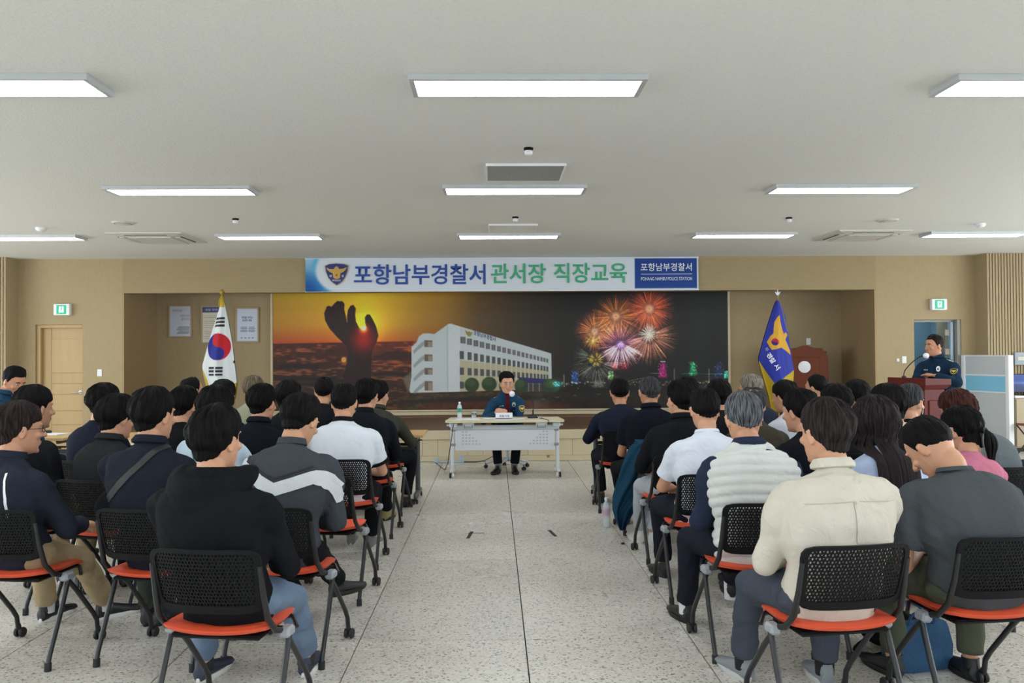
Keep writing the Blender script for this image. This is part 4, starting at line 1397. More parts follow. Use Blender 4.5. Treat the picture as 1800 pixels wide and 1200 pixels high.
MB().tube(sm, .006, 8).build('gooseneck', m_blk, t_)
MB().lathe([(.001, 0), (.03, 0), (.026, .02), (.012, .03), (.001, .03)], n=16).build('base', m_blk, t_)
MB().ell(d_ + Vector((-.005, 0, 0)), (.034, .034, .034), n=20, m=12).build('foam_head', m_foam, t_)

# ------------------------------------------------------------------ grey partition on the right with its cabinet and screen
m_pg, m_pb = mat('partition_grey', (196, 202, 206), .8, bump=.0006, bscale=400), mat('partition_blue', (134, 202, 234), .6, bump=.0006, bscale=400)
pA, pB = P(1697, 700, 13.35), P(1773, 700, 12.5)
zt = P(1773, 624, 12.5).z
L_ = sqrt((pB.x - pA.x) ** 2 + (pB.y - pA.y) ** 2)
t_ = thing('partition_screen', 'grey office partition with a light blue band and white frame right of the lectern', 'partition', (pA.x, pA.y, 0), atan2(pB.y - pA.y, pB.x - pA.x))
zb1, zb2 = P(1773, 690.5, 12.5).z, P(1773, 660.5, 12.5).z
for nm, z0, z1, m_ in (('lower_panel', .07, zb1 - .012, m_pg), ('middle_panel', zb1 + .008, zb2 - .008, m_pb), ('upper_panel', zb2 + .012, zt - .02, m_pg)):
    MB().box(.02, L_ - .02, -.02, .02, z0, z1, .003).build(nm, m_, t_, smooth=False)
q = MB()
for z in (.055, zb1 - .002, zb2 + .002, zt - .01):
    MB().box(0, L_, -.028, .028, z - .012, z + .012, .003).build('rail', m_white, t_, smooth=False)
for x in (0, L_ + .02):
    MB().box(x - .035, x + .035, -.045, .045, 0.0, zt, .006).build('post', m_white, t_, smooth=False)
# second wing of the partition runs to the right, seen edge on
Yc = 12.75
ca = P(1782, 705, Yc)
zc = P(1790, 699, Yc).z
cab = thing('low_cabinet', 'beige low cabinet behind the partition at the right edge', 'cabinet', (ca.x + .02, Yc, 0))
m_cb = mat('cabinet_beige', (176, 160, 130), .5)
MB().box(0, 1.4, 0, .24, .06, zc, .004).build('body', m_cb, cab, smooth=False)
MB().box(.02, 1.38, .02, .22, 0, .06).build('plinth', m_blk, cab, smooth=False)
MB().box(-.01, 1.42, -.02, .25, zc, zc + .03, .004).build('top', m_white, cab, smooth=False)
for k in range(3):
    o = MB().box(.01 + k * .462, .46 + k * .462, -.015, 0, .08, zc - .02, .003).build('door', m_cb, cab, smooth=False)
    MB().tube([(.42 + k * .462, -.03, zc - .16), (.42 + k * .462, -.03, zc - .06)], .006, 6).build('handle', m_steel, o)
tv = thing('monitor', 'blue lit monitor on the low cabinet at the right edge', 'monitor', (ca.x + .36, Yc + .12, zc + .03))
za, zb = P(1790, 690, Yc + .1).z - zc - .03, P(1790, 657, Yc + .1).z - zc - .03
MB().box(-.36, .36, 0, .03, za, zb, .005).build('bezel', m_blk, tv, smooth=False)
cv = Canvas(0, 60, 0, 34, 1.5)
cv.a[:] = (10, 60, 150)
cv.a *= (1.1 - cv.Y / 60)[..., None]
cv.glow(30, 16, 9, (60, 90, 110))
cv.a += (np.exp(-((cv.Y - 16) / 3) ** 2) * 50)[..., None] * np.array([1, 1, 1])
m_scr = bpy.data.materials.new('monitor_screen')
m_scr.use_nodes = True
bb = m_scr.node_tree.nodes['Principled BSDF']
vc = m_scr.node_tree.nodes.new('ShaderNodeVertexColor')
vc.layer_name = 'print'
m_scr.node_tree.links.new(vc.outputs[0], bb.inputs['Emission Color'])
bb.inputs['Emission Strength'].default_value = 1.0
bb.inputs['Base Color'].default_value = (0.01, 0.01, 0.02, 1)
grid_print('screen', -.345 + cv.xs / 60 * .69, zb - .015 - cv.ys / 34 * (zb - za - .03), -.002, s2l(cv.a), tv, m_scr)
MB().box(-.12, .12, -.06, .1, 0, .015, .004).box(-.02, .02, .01, .04, .01, za + .05, .003).build('stand', m_blk, tv, smooth=False)
t_ = thing('wall_box', 'grey metal control box on the ribbed wall at the right edge', 'control box', P(1793, 630, YR - .03))
MB().box(-.1, .16, -.03, .008, -.1, .1, .005).build('casing', m_grey, t_, smooth=False)
MB().box(-.06, .12, -.036, -.028, -.03, .03, .003).build('label_plate', mat('plate_cream', (196, 196, 180), .5), t_, smooth=False)
# stool leg glimpsed at the right edge
m_redp = mat('red_frame', (120, 34, 30), .4)
ct = P(1800, 745, 12.35)
t_ = thing('folding_stool', 'red seated folding stool beside the low cabinet', 'stool', (ct.x + .12, 12.3, 0))
MB().box(-.2, .2, -.14, .14, .44, .47, .01).build('seat', m_redp, t_)
for a in (-1, 1):
    MB().tube([(-.18 * a, -.13, 0), (.18 * a, -.13, .44)], .011, 8).build('leg', m_blk, t_)
    MB().tube([(-.18 * a, .13, 0), (.18 * a, .13, .44)], .011, 8).build('leg', m_blk, t_)

# tape marks on the floor, dropped cap
for px, py, wl, wd, rz, lb in ((826, 940, .03, .075, -.1, 'short black tape mark on the floor left of the centre joint'), (971, 937, .03, .06, .15, 'short black tape mark on the floor right of the centre joint')):
    c0 = floorpos(px, py)
    o = MB().box(-wl / 2, wl / 2, -wd / 2 - .1, wd / 2 + .1, .0005, .0018).build('tape_mark', m_blk, smooth=False)
    o.location = c0
    o.rotation_euler = (0, 0, rz)
    tag(o, lb, 'tape')
c0 = floorpos(837, 937)
o = MB().box(-.07, .07, -.008, .008, .0005, .0018).build('tape_mark', m_blk, smooth=False)
o.location = c0
tag(o, 'thin dark tape line beside the left tape mark', 'tape')
bottle('water_bottle', 'clear drink bottle standing on the floor by the teal jacket', floorpos(1066, 926), .26, .033, m_white, mat('pink_wrap', (196, 170, 190), .5))
tag(MB().lathe([(.001, 0), (.016, 0), (.014, .012), (.001, .014)], floorpos(1095, 956), 14).build('bottle_cap', m_blk), 'small dark bottle cap on the floor right of the aisle', 'cap')
# ------------------------------------------------------------------ nesting chairs
m_orange = mat('orange_seat', (226, 84, 48), .5, bump=.0006, bscale=350)
m_cframe = mat('chair_frame_black', (24, 26, 28), .35)
m_joint = mat('chair_joint_grey', (150, 156, 162), .45)


def make_chair():
    t_ = thing('chair', 'x', 'chair', (0, 0, 0))
    # seat: rounded pad with a dip and a rolled front edge
    NU, NV = 15, 13
    top, bot = [], []
    for j in range(NV):
        v = -1 + 2 * j / (NV - 1)
        for i in range(NU):
            u = -1 + 2 * i / (NU - 1)
            # square to rounded square
            k = 1 - .06 * (u * u * v * v) * 2.2
            x, y = u * .228 * k * (1 - .05 * v), v * .215 * k
            z = .472 + .014 * u * u - .020 * max(0, v) ** 3 * 1.4 + .012 * max(0, -v) ** 2
            ed = max(abs(u), abs(v)) ** 8
            top.append((x, y, z - ed * .012))
            bot.append((x * .96, y * .96, z - .030))
    q = MB()
    n = NU * NV
    F = []
    for j in range(NV - 1):
        for i in range(NU - 1):
            a = j * NU + i
            F.append((a, a + 1, a + 1 + NU, a + NU))
            F.append((n + a, n + a + NU, n + a + 1 + NU, n + a + 1))
    bd = [i for i in range(NU)] + [j * NU + NU - 1 for j in range(1, NV)] + [(NV - 1) * NU + i for i in range(NU - 2, -1, -1)] + [j * NU for j in range(NV - 2, 0, -1)]
    for k in range(len(bd)):
        a, b_ = bd[k], bd[(k + 1) % len(bd)]
        F.append((a, n + a, n + b_, b_))
    q.add(top + bot, F)
    q.build('seat', m_orange, t_, ang=60)
    MB().box(-.19, .19, -.17, .16, .425, .444, .008).build('seat_pan', m_black, t_)

    # backrest: border band and perforated field
    def S_(u, v, off=0.0):                     # u, v in -1..1
        wd = .232 - .016 * (1 - v) * .5
        x = u * wd
        z = .672 + v * .133
        y = -.245 - .035 * v + .035 * u * u + off - .008 * (1 - v * v)
        return Vector((x, y, z))

    q = MB()
    # rounded frame ring between outer superellipse and inner rectangle
    NA = 56
    rings = []
    for (s_, off) in ((1.0, -.008), (1.0, .006), (.86, .006), (.86, -.008)):
        ring = []
        for k in range(NA):
            a = 2 * pi * k / NA
            ca, sa = cos(a), sin(a)
            e = 8 if s_ == 1 else 12
            r = (abs(ca) ** e + abs(sa) ** e) ** (-1 / e)
            u, v = ca * r, sa * r
            if s_ < 1:
                u *= .89
                v = v * .80 + .07
            ring.append(S_(u, v, off))
        rings.append(ring)
    V = [p for r in rings for p in r]
    F = []
    for i in range(4):
        for k in range(NA):
            a, b_ = i * NA + k, i * NA + (k + 1) % NA
            c_, d_ = ((i + 1) % 4) * NA + (k + 1) % NA, ((i + 1) % 4) * NA + k
            F.append((a, b_, c_, d_))
    q.add(V, F)
    bk = q.build('backrest', m_black, t_, ang=35)
    # perforated field
    q = MB()
    CXN, CYN = 30, 15
    u0, u1, v0, v1 = -.90, .90, -.74, .88
    for j in range(CYN):
        sh = .5 if j % 2 else 0.0
        for i in range(-1, CXN):
            ua, ub = u0 + (u1 - u0) * (i + sh) / CXN, u0 + (u1 - u0) * (i + 1 + sh) / CXN
            if ub <= u0 + .001 or ua >= u1 - .001:
                continue
            ua, ub = max(ua, u0), min(ub, u1)
            va, vb = v0 + (v1 - v0) * j / CYN, v0 + (v1 - v0) * (j + 1) / CYN
            um, vm_ = (ua + ub) / 2, (va + vb) / 2
            hu, hv = (ub - ua) / 2, (vb - va) / 2
            if hu < .02:
                q.add([S_(ua, va, -.003), S_(ub, va, -.003), S_(ub, vb, -.003), S_(ua, vb, -.003)], [(0, 1, 2, 3)])
                continue
            out, inn = [], []
            flip = 1 if (i + j) % 2 else -1
            for k, (a, b_) in enumerate(((-1, -1), (0, -1), (1, -1), (1, 1), (0, 1), (-1, 1))):
                out.append((um + a * hu, vm_ + b_ * hv))
            hole = [(-.62, -.5 * flip - .1), (0, -.72), (.62, -.5 * flip - .1), (.62, .5), (0, .74), (-.62, .5)]
            for a, b_ in hole:
                inn.append((um + a * hu, vm_ + b_ * hv * .98))
            V = [S_(u, v, -.004) for u, v in out] + [S_(u, v, -.004) for u, v in inn] + [S_(u, v, .002) for u, v in inn]
            F = []
            for k in range(6):
                k2 = (k + 1) % 6
                F.append((k, k2, 6 + k2, 6 + k))
                F.append((6 + k, 6 + k2, 12 + k2, 12 + k))
            q.add(V, F)
    o = q.build('perforated_panel', m_black, bk, smooth=False)
    o['kind'] = 'stuff'
    for s in (-1, 1):
        MB().tube([(s * .222, -.240, .74), (s * .224, -.212, .62), (s * .228, -.180, .52), (s * .231, -.115, .455), (s * .232, -.04, .43)], [.010, .012, .013, .013, .013], 10).build('back_support', m_cframe, t_)
        MB().tube([(s * .232, -.04, .43), (s * .234, .06, .33), (s * .236, .20, .17), (s * .236, .235, .12), (s * .236, .245, .06)], .0125, 10).build('leg', m_cframe, t_)
        MB().tube([(s * .256, -.03, .425), (s * .258, -.10, .26), (s * .258, -.185, .07), (s * .258, -.195, .035)], .0125, 10).build('leg', m_cframe, t_)
        MB().tube([(s * .258, -.195, .04), (s * .258, -.197, .0)], .017, 10).build('rubber_foot', m_blk, t_)
        MB().box(s * .247 - .024, s * .247 + .024, -.072, -.002, .405, .447, .01).build('joint', m_joint, t_)
        q = MB()
        for a in (-1, 1):
            q.lathe([(.001, -.009), (.024, -.009), (.028, 0), (.024, .009), (.001, .009)], (s * .236 + a * .015, .262, .028), 16, M=Matrix.Rotation(pi / 2, 3, 'Y'))
        q.tube([(s * .236 - .02, .262, .028), (s * .236 + .02, .262, .028)], .008, 6)
        q.tube([(s * .236, .262, .03), (s * .236, .247, .075)], .012, 8)
        q.build('caster', m_blk, t_)
    MB().tube([(-.232, -.02, .43), (.232, -.02, .43)], .012, 8).build('seat_bar', m_cframe, t_)
    MB().tube([(-.234, .10, .40), (-.2, .14, .43), (.2, .14, .43), (.234, .10, .40)], .010, 8).build('seat_bar', m_cframe, t_)
    return t_


chair0 = make_chair()
chair_used = [False]


def place_chair(x, y, rz, label):
    if not chair_used[0]:
        o = chair0
        chair_used[0] = True
    else:
        o = copy_tree(chair0)
    o.location = (x, y, 0)
    o.rotation_euler = (0, 0, rz)
    o['label'] = label
    o['group'] = 'black mesh back chairs with orange seats'
    return o
# ------------------------------------------------------------------ people
m_skin = mat('skin', (200, 150, 120), .5, vary=.04, vscale=18, spec=.35)
m_skin_d = mat('skin_tanned', (186, 134, 104), .5, vary=.04, vscale=18, spec=.35)
m_eye, m_iris, m_lip = mat('eye_white', (186, 180, 174), .4), mat('eye_dark', (24, 18, 16), .2), mat('lip', (168, 100, 90), .5)
HAIRM = {}


def hair_mat(rgb, rgb2=None):
    key = (rgb, rgb2)
    if key in HAIRM:
        return HAIRM[key]
    m = bpy.data.materials.new('hair')
    m.use_nodes = True
    nt = m.node_tree
    b = nt.nodes['Principled BSDF']
    b.inputs['Roughness'].default_value = .62
    b.inputs['Specular IOR Level'].default_value = .09
    uv = nt.nodes.new('ShaderNodeUVMap')
    mp = nt.nodes.new('ShaderNodeMapping')
    mp.inputs['Scale'].default_value = (60, 3, 1)
    n = nt.nodes.new('ShaderNodeTexNoise')
    n.inputs['Scale'].default_value = 1.6
    n.inputs['Detail'].default_value = 4
    nt.links.new(uv.outputs[0], mp.inputs[0])
    nt.links.new(mp.outputs[0], n.inputs[0])
    r = nt.nodes.new('ShaderNodeValToRGB')
    r.color_ramp.elements[0].position, r.color_ramp.elements[1].position = .38, .68
    r.color_ramp.elements[0].color = lin(tuple(v * .8 for v in rgb))
    r.color_ramp.elements[1].color = lin(rgb2 or tuple(min(255, v * 1.5 + 4) for v in rgb))
    nt.links.new(n.outputs[0], r.inputs[0])
    nt.links.new(r.outputs[0], b.inputs['Base Color'])
    bp = nt.nodes.new('ShaderNodeBump')
    bp.inputs['Distance'].default_value = .004
    nt.links.new(n.outputs[0], bp.inputs['Height'])
    nt.links.new(bp.outputs[0], b.inputs['Normal'])
    HAIRM[key] = m
    return m


def cloth(name, rgb, rough=.85, fold=.006, **k):
    """woven cloth: fine weave plus soft broad creases in relief"""
    if name in MATS:
        return MATS[name]
    if name.startswith('cloth_') and name.count('_') == 3:
        rgb = tuple(int(v) for v in name.split('_')[1:])
    m = mat(name, rgb, rough, vary=.06, vscale=5, bump=.0008, bscale=420, spec=.06, **k)
    nt = m.node_tree
    b = nt.nodes['Principled BSDF']
    old = [l for l in nt.links if l.to_socket == b.inputs['Normal']][0].from_node
    tc = nt.nodes.new('ShaderNodeTexCoord')
    n = nt.nodes.new('ShaderNodeTexNoise')
    n.inputs['Scale'].default_value = 7
    n.inputs['Detail'].default_value = 3
    n.inputs['Distortion'].default_value = 1.4
    nt.links.new(tc.outputs['Object'], n.inputs[0])
    bp = nt.nodes.new('ShaderNodeBump')
    bp.inputs['Distance'].default_value = fold * 2.2
    nt.links.new(n.outputs[0], bp.inputs['Height'])
    nt.links.new(bp.outputs[0], old.inputs['Normal'])
    return m


def remeshed(q, vox, smooth_it, name, m, parent, fold=0.0, seed=0, sm=.5):
    me = bpy.data.meshes.new(name)
    me.from_pydata(q.v, [], q.f)
    o = bpy.data.objects.new('tmp', me)
    COL.objects.link(o)
    md = o.modifiers.new('r', 'REMESH')
    md.mode = 'VOXEL'
    md.voxel_size = vox
    if smooth_it:
        s_ = o.modifiers.new('s', 'SMOOTH')
        s_.iterations = smooth_it
        s_.factor = sm
    dm = o.modifiers.new('d', 'DECIMATE')
    dm.ratio = {'body': .42, 'vest': 1.0}.get(name, .5)
    dg = bpy.context.evaluated_depsgraph_get()
    out = bpy.data.meshes.new_from_object(o.evaluated_get(dg))
    bpy.data.objects.remove(o)
    bpy.data.meshes.remove(me)
    out.name = name
    if fold:
        n = len(out.vertices)
        co = np.empty(n * 3, np.float32)
        no = np.empty(n * 3, np.float32)
        out.vertices.foreach_get('co', co)
        out.vertices.foreach_get('normal', no)
        co, no = co.reshape(-1, 3), no.reshape(-1, 3)
        g = np.random.RandomState(seed + 7)
        d = np.zeros(n)
        # creases: warped sine sheets of random direction, each fading over the body
        for k in range(5):
            a = g.normal(size=3)
            a /= np.linalg.norm(a)
            b_ = g.normal(size=3) * 4
            ph = co @ a * g.uniform(24, 46) + 1.6 * np.sin(co @ b_ + g.uniform(0, 6)) + g.uniform(0, 6)
            wgt = .5 + .5 * np.sin(co @ (g.normal(size=3) * 6) + g.uniform(0, 6))
            d += (np.sin(ph) ** 3) * wgt * .55
        co += no * (d * fold)[:, None].astype(np.float32)
        out.vertices.foreach_set('co', co.ravel())
    out.materials.clear()
    out.materials.append(m)
    out.shade_smooth()
    return link(name, out, parent)


def ik(a, c, l1, l2, pole):
    d = c - a
    L = min(d.length, (l1 + l2) * .999)
    d = d.normalized()
    x = (l1 * l1 - l2 * l2 + L * L) / (2 * L)
    h = sqrt(max(l1 * l1 - x * x, 1e-6))
    p = pole - d * pole.dot(d)
    p = p.normalized()
    return a + d * x + p * h, a + d * L


def spl(pts, k=4):
    pts = [Vector(p) for p in pts]
    out = []
    for i in range(len(pts) - 1):
        p = [pts[max(i - 1, 0)], pts[i], pts[i + 1], pts[min(i + 2, len(pts) - 1)]]
        for j in range(k):
            t = j / k
            out.append(.5 * ((2 * p[1]) + (p[2] - p[0]) * t + (2 * p[0] - 5 * p[1] + 4 * p[2] - p[3]) * t * t + (-p[0] + 3 * p[1] - 3 * p[2] + p[3]) * t ** 3))
    out.append(pts[-1])
    return out


def splr(r, k=4):
    out = []
    for i in range(len(r) - 1):
        out += [r[i] + (r[i + 1] - r[i]) * j / k for j in range(k)]
    return out + [r[-1]]


def lerp(a, b_, t):
    return a + (b_ - a) * t


def head_shells(q, Mh, sc=1.0):
    """skull, jaw, nose, lips, brow and ears in head space (x right, y to the face, z up), 0.236 m tall"""
    n = 28
    zz = [.118, .113, .10, .082, .06, .04, .02, 0, -.02, -.04, -.06, -.08, -.095, -.107, -.115, -.118]
    F_ = [.012, .032, .054, .070, .081, .087, .089, .089, .088, .087, .086, .083, .079, .070, .055, .030]
    B_ = [.012, .034, .060, .078, .091, .098, .101, .100, .094, .083, .066, .048, .034, .018, .004, -.008]
    W_ = [.010, .030, .050, .064, .073, .077, .079, .078, .076, .073, .069, .062, .054, .042, .028, .012]
    rs = []
    for z, f, b_, w_ in list(zip(zz, F_, B_, W_))[::-1]:
        ring = []
        cy, ry = (f - b_) / 2, (f + b_) / 2
        for k in range(n):
            a = 2 * pi * k / n
            ca, sa = cos(a), sin(a)
            y = (f if sa > 0 else b_) * (abs(sa) ** .92) * (1 if sa > 0 else -1) if b_ > 0 else cy + ry * sa
            x = w_ * (abs(ca) ** .92) * (1 if ca > 0 else -1)
            if sa > .4 and z < .05:
                x *= .93
            ring.append(Mh @ Vector((x * sc, y * sc, z * sc)))
        rs.append(ring)
    q.rings(rs)
    T = lambda *p: Mh @ (Vector(p) * sc)
    R3 = Mh.to_3x3()
    q.tube([T(0, .086, .022), T(0, .098, -.004), T(0, .110, -.024)], [.008 * sc, .010 * sc, .013 * sc], 10, round_ends=True)
    q.ell(T(.011, .100, -.028), (.008 * sc, .009 * sc, .007 * sc), n=8, m=6).ell(T(-.011, .100, -.028), (.008 * sc, .009 * sc, .007 * sc), n=8, m=6)
    q.ell(T(0, .086, -.056), (.023 * sc, .009 * sc, .0065 * sc), R3, n=12, m=6)
    q.ell(T(0, .085, -.066), (.019 * sc, .009 * sc, .007 * sc), R3, n=12, m=6)
    q.ell(T(0, .074, -.100), (.024 * sc, .013 * sc, .014 * sc), R3, n=12, m=8)
    for s in (-1, 1):
        q.ell(T(s * .030, .079, .034), (.024 * sc, .012 * sc, .007 * sc), R3, n=12, m=6)
        q.ell(T(s * .042, .066, -.022), (.022 * sc, .020 * sc, .018 * sc), R3, n=12, m=8)
        Er = R3 @ Matrix.Rotation(s * R(-22), 3, 'Z') @ Matrix.Rotation(R(-10), 3, 'X')
        c_ = T(s * .083, -.006, -.004)
        q.ell(c_, (.008 * sc, .017 * sc, .029 * sc), Er, n=12, m=10)
        rim = [c_ + Er @ (Vector((s * .006, .016 * cos(a) - .002, .028 * sin(a))) * sc) for a in [pi * .25 + 2 * pi * k / 14 * .72 for k in range(14)]]
        q.tube(rim, .0048 * sc, 6, round_ends=True)
    return q


def hair_mesh(Mh, p, name, m, parent, nu=84, nv=52, sc=1.0):
    """hair as a closed shell round the skull: its thickness follows the cut, and it dives under the skin outside the hairline"""
    g = np.random.RandomState(p.get('seed', 1))
    top, side, back = p.get('top', .022), p.get('side', .010), p.get('back', .014)
    nape, fringe, burn = p.get('nape', -46), p.get('fringe', 20), p.get('burn', -16)
    rough, tuft = p.get('rough', .003), p.get('tuft', 14)
    bald = p.get('bald', 0)
    az = np.linspace(-pi, pi, nu, endpoint=False)
    el = np.linspace(-pi / 2, pi / 2, nv)
    A, E = np.meshgrid(az, el)                   # azimuth 0 = back of the head
    dx, dy, dz = np.cos(E) * np.sin(A), -np.cos(E) * np.cos(A), np.sin(E)
    ax, ay, az_ = .079, np.where(dy > 0, .090, .101), .102
    r0 = 1 / np.sqrt((dx / ax) ** 2 + (dy / ay) ** 2 + (dz / az_) ** 2)
    low = np.clip((-dz - .1) / .7, 0, 1)
    r0 = r0 * (1 - .24 * low * (dy < 0) * np.abs(np.cos(A)))
    aN = np.abs(A)
    rh = .026 * np.cos(A) + np.sqrt(np.maximum(.059 ** 2 - (.026 * np.sin(A)) ** 2, 1e-6))
    rn = np.minimum(rh / np.maximum(np.cos(E), .3), .138)
    r0 = np.where((E < -.25) & (aN < R(105)), np.maximum(r0, rn * np.clip((R(110) - aN) / .3, 0, 1)), r0)
    aa = np.abs(A)
    lim = np.interp(aa, [0, R(46), R(66), R(80), R(88), R(104), R(120), R(140), pi], [nape, nape + 2, nape + 14, -26, burn + 4, burn, fringe * .4 + 4, fringe, fringe])
    cover = np.clip((np.degrees(E) - lim + 1.2 * np.sin(A * 23) * (g.rand(*A.shape) * .6 + .4)) / 12, 0, 1)
    cover = cover * cover * (3 - 2 * cover)
    wt_, wb = np.clip((dz - .1) / .75, 0, 1), np.clip(-dy, 0, 1)
    th = side + (top - side) * wt_ ** .8 + (back - side) * wb * (1 - wt_)
    fr = np.clip((dy - .35) / .4, 0, 1) * np.clip((dz + .2) / .4, 0, 1)
    th = th + fr * p.get('front', .006)
    fade = np.clip((np.degrees(E) - lim) / p.get('fade', 26), 0, 1)
    th = th * (.06 + .94 * fade ** .8)
    # locks running down from the crown
    ph = g.uniform(0, 6, 6)
    tex = np.sin(A * tuft + ph[0] + 2.0 * np.sin(E * 3 + ph[1]) + 1.3 * np.sin(A * 3)) * .6 + np.sin(A * tuft * 2.3 + ph[2] + 3 * np.sin(E * 2.2 + ph[3])) * .5
    tex += np.sin(E * 9 + A * 4 + ph[4]) * .25 + np.sin(A * tuft * 4.1 + ph[5] + 5 * np.sin(E * 1.7 + ph[1])) * .35 + (g.rand(*A.shape) - .5) * .5
    th = th + tex * rough * np.clip(np.cos(E) * 1.5, .1, 1) * fade
    if bald:
        bd = np.clip((np.hypot(dx, (dy + .30)) - bald) / .16, 0, 1)
        th = np.where((dz > 0), th * bd - (1 - bd) * .004, th)
    th = th + p.get('lop', 0) * dx * wt_
    rr = r0 + (th + .0035) * cover - (1 - cover) * .016
    c0 = np.array([0, -.004, .016])
    V = np.stack([dx * rr + c0[0], dy * rr + c0[1], dz * rr + c0[2]], -1) * sc
    Mn = np.array(Mh)
    V = V @ Mn[:3, :3].T + Mn[:3, 3]
    V = V.reshape(-1, 3)
    me = bpy.data.meshes.new(name)
    idx = np.arange(nu * nv).reshape(nv, nu)
    nx_ = np.roll(idx, -1, 1)
    q = np.stack([idx[:-1], nx_[:-1], nx_[1:], idx[1:]], -1).reshape(-1, 4)
    me.vertices.add(nu * nv)
    me.vertices.foreach_set('co', V.ravel().astype(np.float32))
    me.loops.add(q.size)
    me.loops.foreach_set('vertex_index', q.ravel().astype(np.int32))
    me.polygons.add(len(q))
    me.polygons.foreach_set('loop_start', (np.arange(len(q)) * 4).astype(np.int32))
    me.update()
    uvl = me.uv_layers.new(name='UVMap')
    vi = q.ravel()
    uvs = np.stack([(A.ravel()[vi] / (2 * pi)), (E.ravel()[vi] / pi)], -1)
    uvl.data.foreach_set('uv', uvs.ravel().astype(np.float32))
    me.materials.append(m)
    me.shade_smooth()
    return link(name, me, parent)


def hand_shells(q, w, d, up, s, curl=.5, spread=.0, k=1.0):
    """palm, four fingers and a thumb. w wrist, d direction of the palm, up back of the hand, s +1 right / -1 left"""
    d = d.normalized()
    up = (up - d * up.dot(d)).normalized()
    r = d.cross(up) * s                       # towards the little finger
    q.tube([w - d * .02, w + d * .02, w + d * .05, w + d * .085], [.024 * k, .028 * k, .036 * k, .036 * k], 10, flat=(.50, 1.12), round_ends=True, up=up)
    base = w + d * .085 * k
    for i, (o, L) in enumerate(((-.030, .070), (-.010, .078), (.010, .072), (.029, .057))):
        p = base + r * o * k - up * .002
        dd = (d + r * o * spread * 10).normalized()
        pts = [p - dd * .02, p]
        ang = .12 + curl * .25
        for seg in (.45, .32, .23):
            ax = (dd * cos(ang) - up * sin(ang))
            pts.append(pts[-1] + ax * L * seg * k)
            ang += curl * .9
        q.tube(pts, [.0095 * k, .0095 * k, .0088 * k, .0082 * k, .0072 * k], 8, round_ends=True)
    p = w + d * .025 * k - r * .022 * k
    t1 = p + (d * .55 - r * .75 - up * .25).normalized() * .042 * k
    t2 = t1 + (d * .9 - r * .25 - up * .35).normalized() * .032 * k
    t3 = t2 + (d * 1.0 + r * .05 - up * .3).normalized() * .024 * k
    q.tube([p - d * .01, p, t1, t2, t3], [.013 * k, .014 * k, .0115 * k, .010 * k, .008 * k], 8, round_ends=True)
    return q


def shoe_mesh():
    q = MB()
    rs = []
    for y, wd, h, z0 in ((-.105, .020, .05, .012), (-.10, .030, .075, .008), (-.07, .036, .085, .006), (-.02, .037, .082, .006), (.03, .040, .066, .006), (.08, .044, .050, .008), (.125, .043, .038, .010), (.155, .034, .030, .012), (.168, .018, .022, .016)):
        ring = []
        for k in range(16):
            a = 2 * pi * k / 16
            ca, sa = cos(a), sin(a)
            ring.append(Vector((wd * (abs(ca) ** .7) * (1 if ca > 0 else -1) * (1 - .25 * max(0, sa)), y, z0 + (h) * (.5 + .5 * sa))))
        rs.append(ring)
    q.rings(rs)
    q.tube([(0, -.058, .06), (0, -.055, .105)], [.040, .038], 14, flat=(1.25, .95), up=(0, 1, 0))
    up_ = q
    s_ = MB()
    rs = []
    for z, f in ((0, .96), (.006, 1.02), (.02, 1.03), (.026, 1.0)):
        ring = []
        for k in range(24):
            a = 2 * pi * k / 24
            y = .138 * sin(a) + .031
            wd = .046 * (1 - .18 * max(0, -sin(a))) * (1 - .1 * max(0, sin(a)) ** 3)
            ring.append(Vector((cos(a) * wd * f, y * f, z)))
        rs.append(ring)
    s_.rings(rs)
    return up_, s_


_up, _so = shoe_mesh()
m_sole = mat('white_sole', (222, 222, 218), .6)
SHOE = {}


def shoes_for(root, pts, yaws, rgb, sole_rgb=None, sc=1.0):
    key = (rgb, sole_rgb)
    if key not in SHOE:
        mm = mat('shoe_%d_%d_%d' % rgb, rgb, .45)
        ms = mat('sole_%d_%d_%d' % sole_rgb, sole_rgb, .6) if sole_rgb else mat('black_sole', (20, 20, 20), .6)
        SHOE[key] = (_up.mesh('shoe', mm, ang=50), _so.mesh('sole', ms, ang=50))
    for p, a in zip(pts, yaws):
        o = link('shoe', SHOE[key][0], root)
        o.location = p
        o.rotation_euler = (0, 0, a)
        o.scale = (sc,) * 3
        link('sole', SHOE[key][1], o)


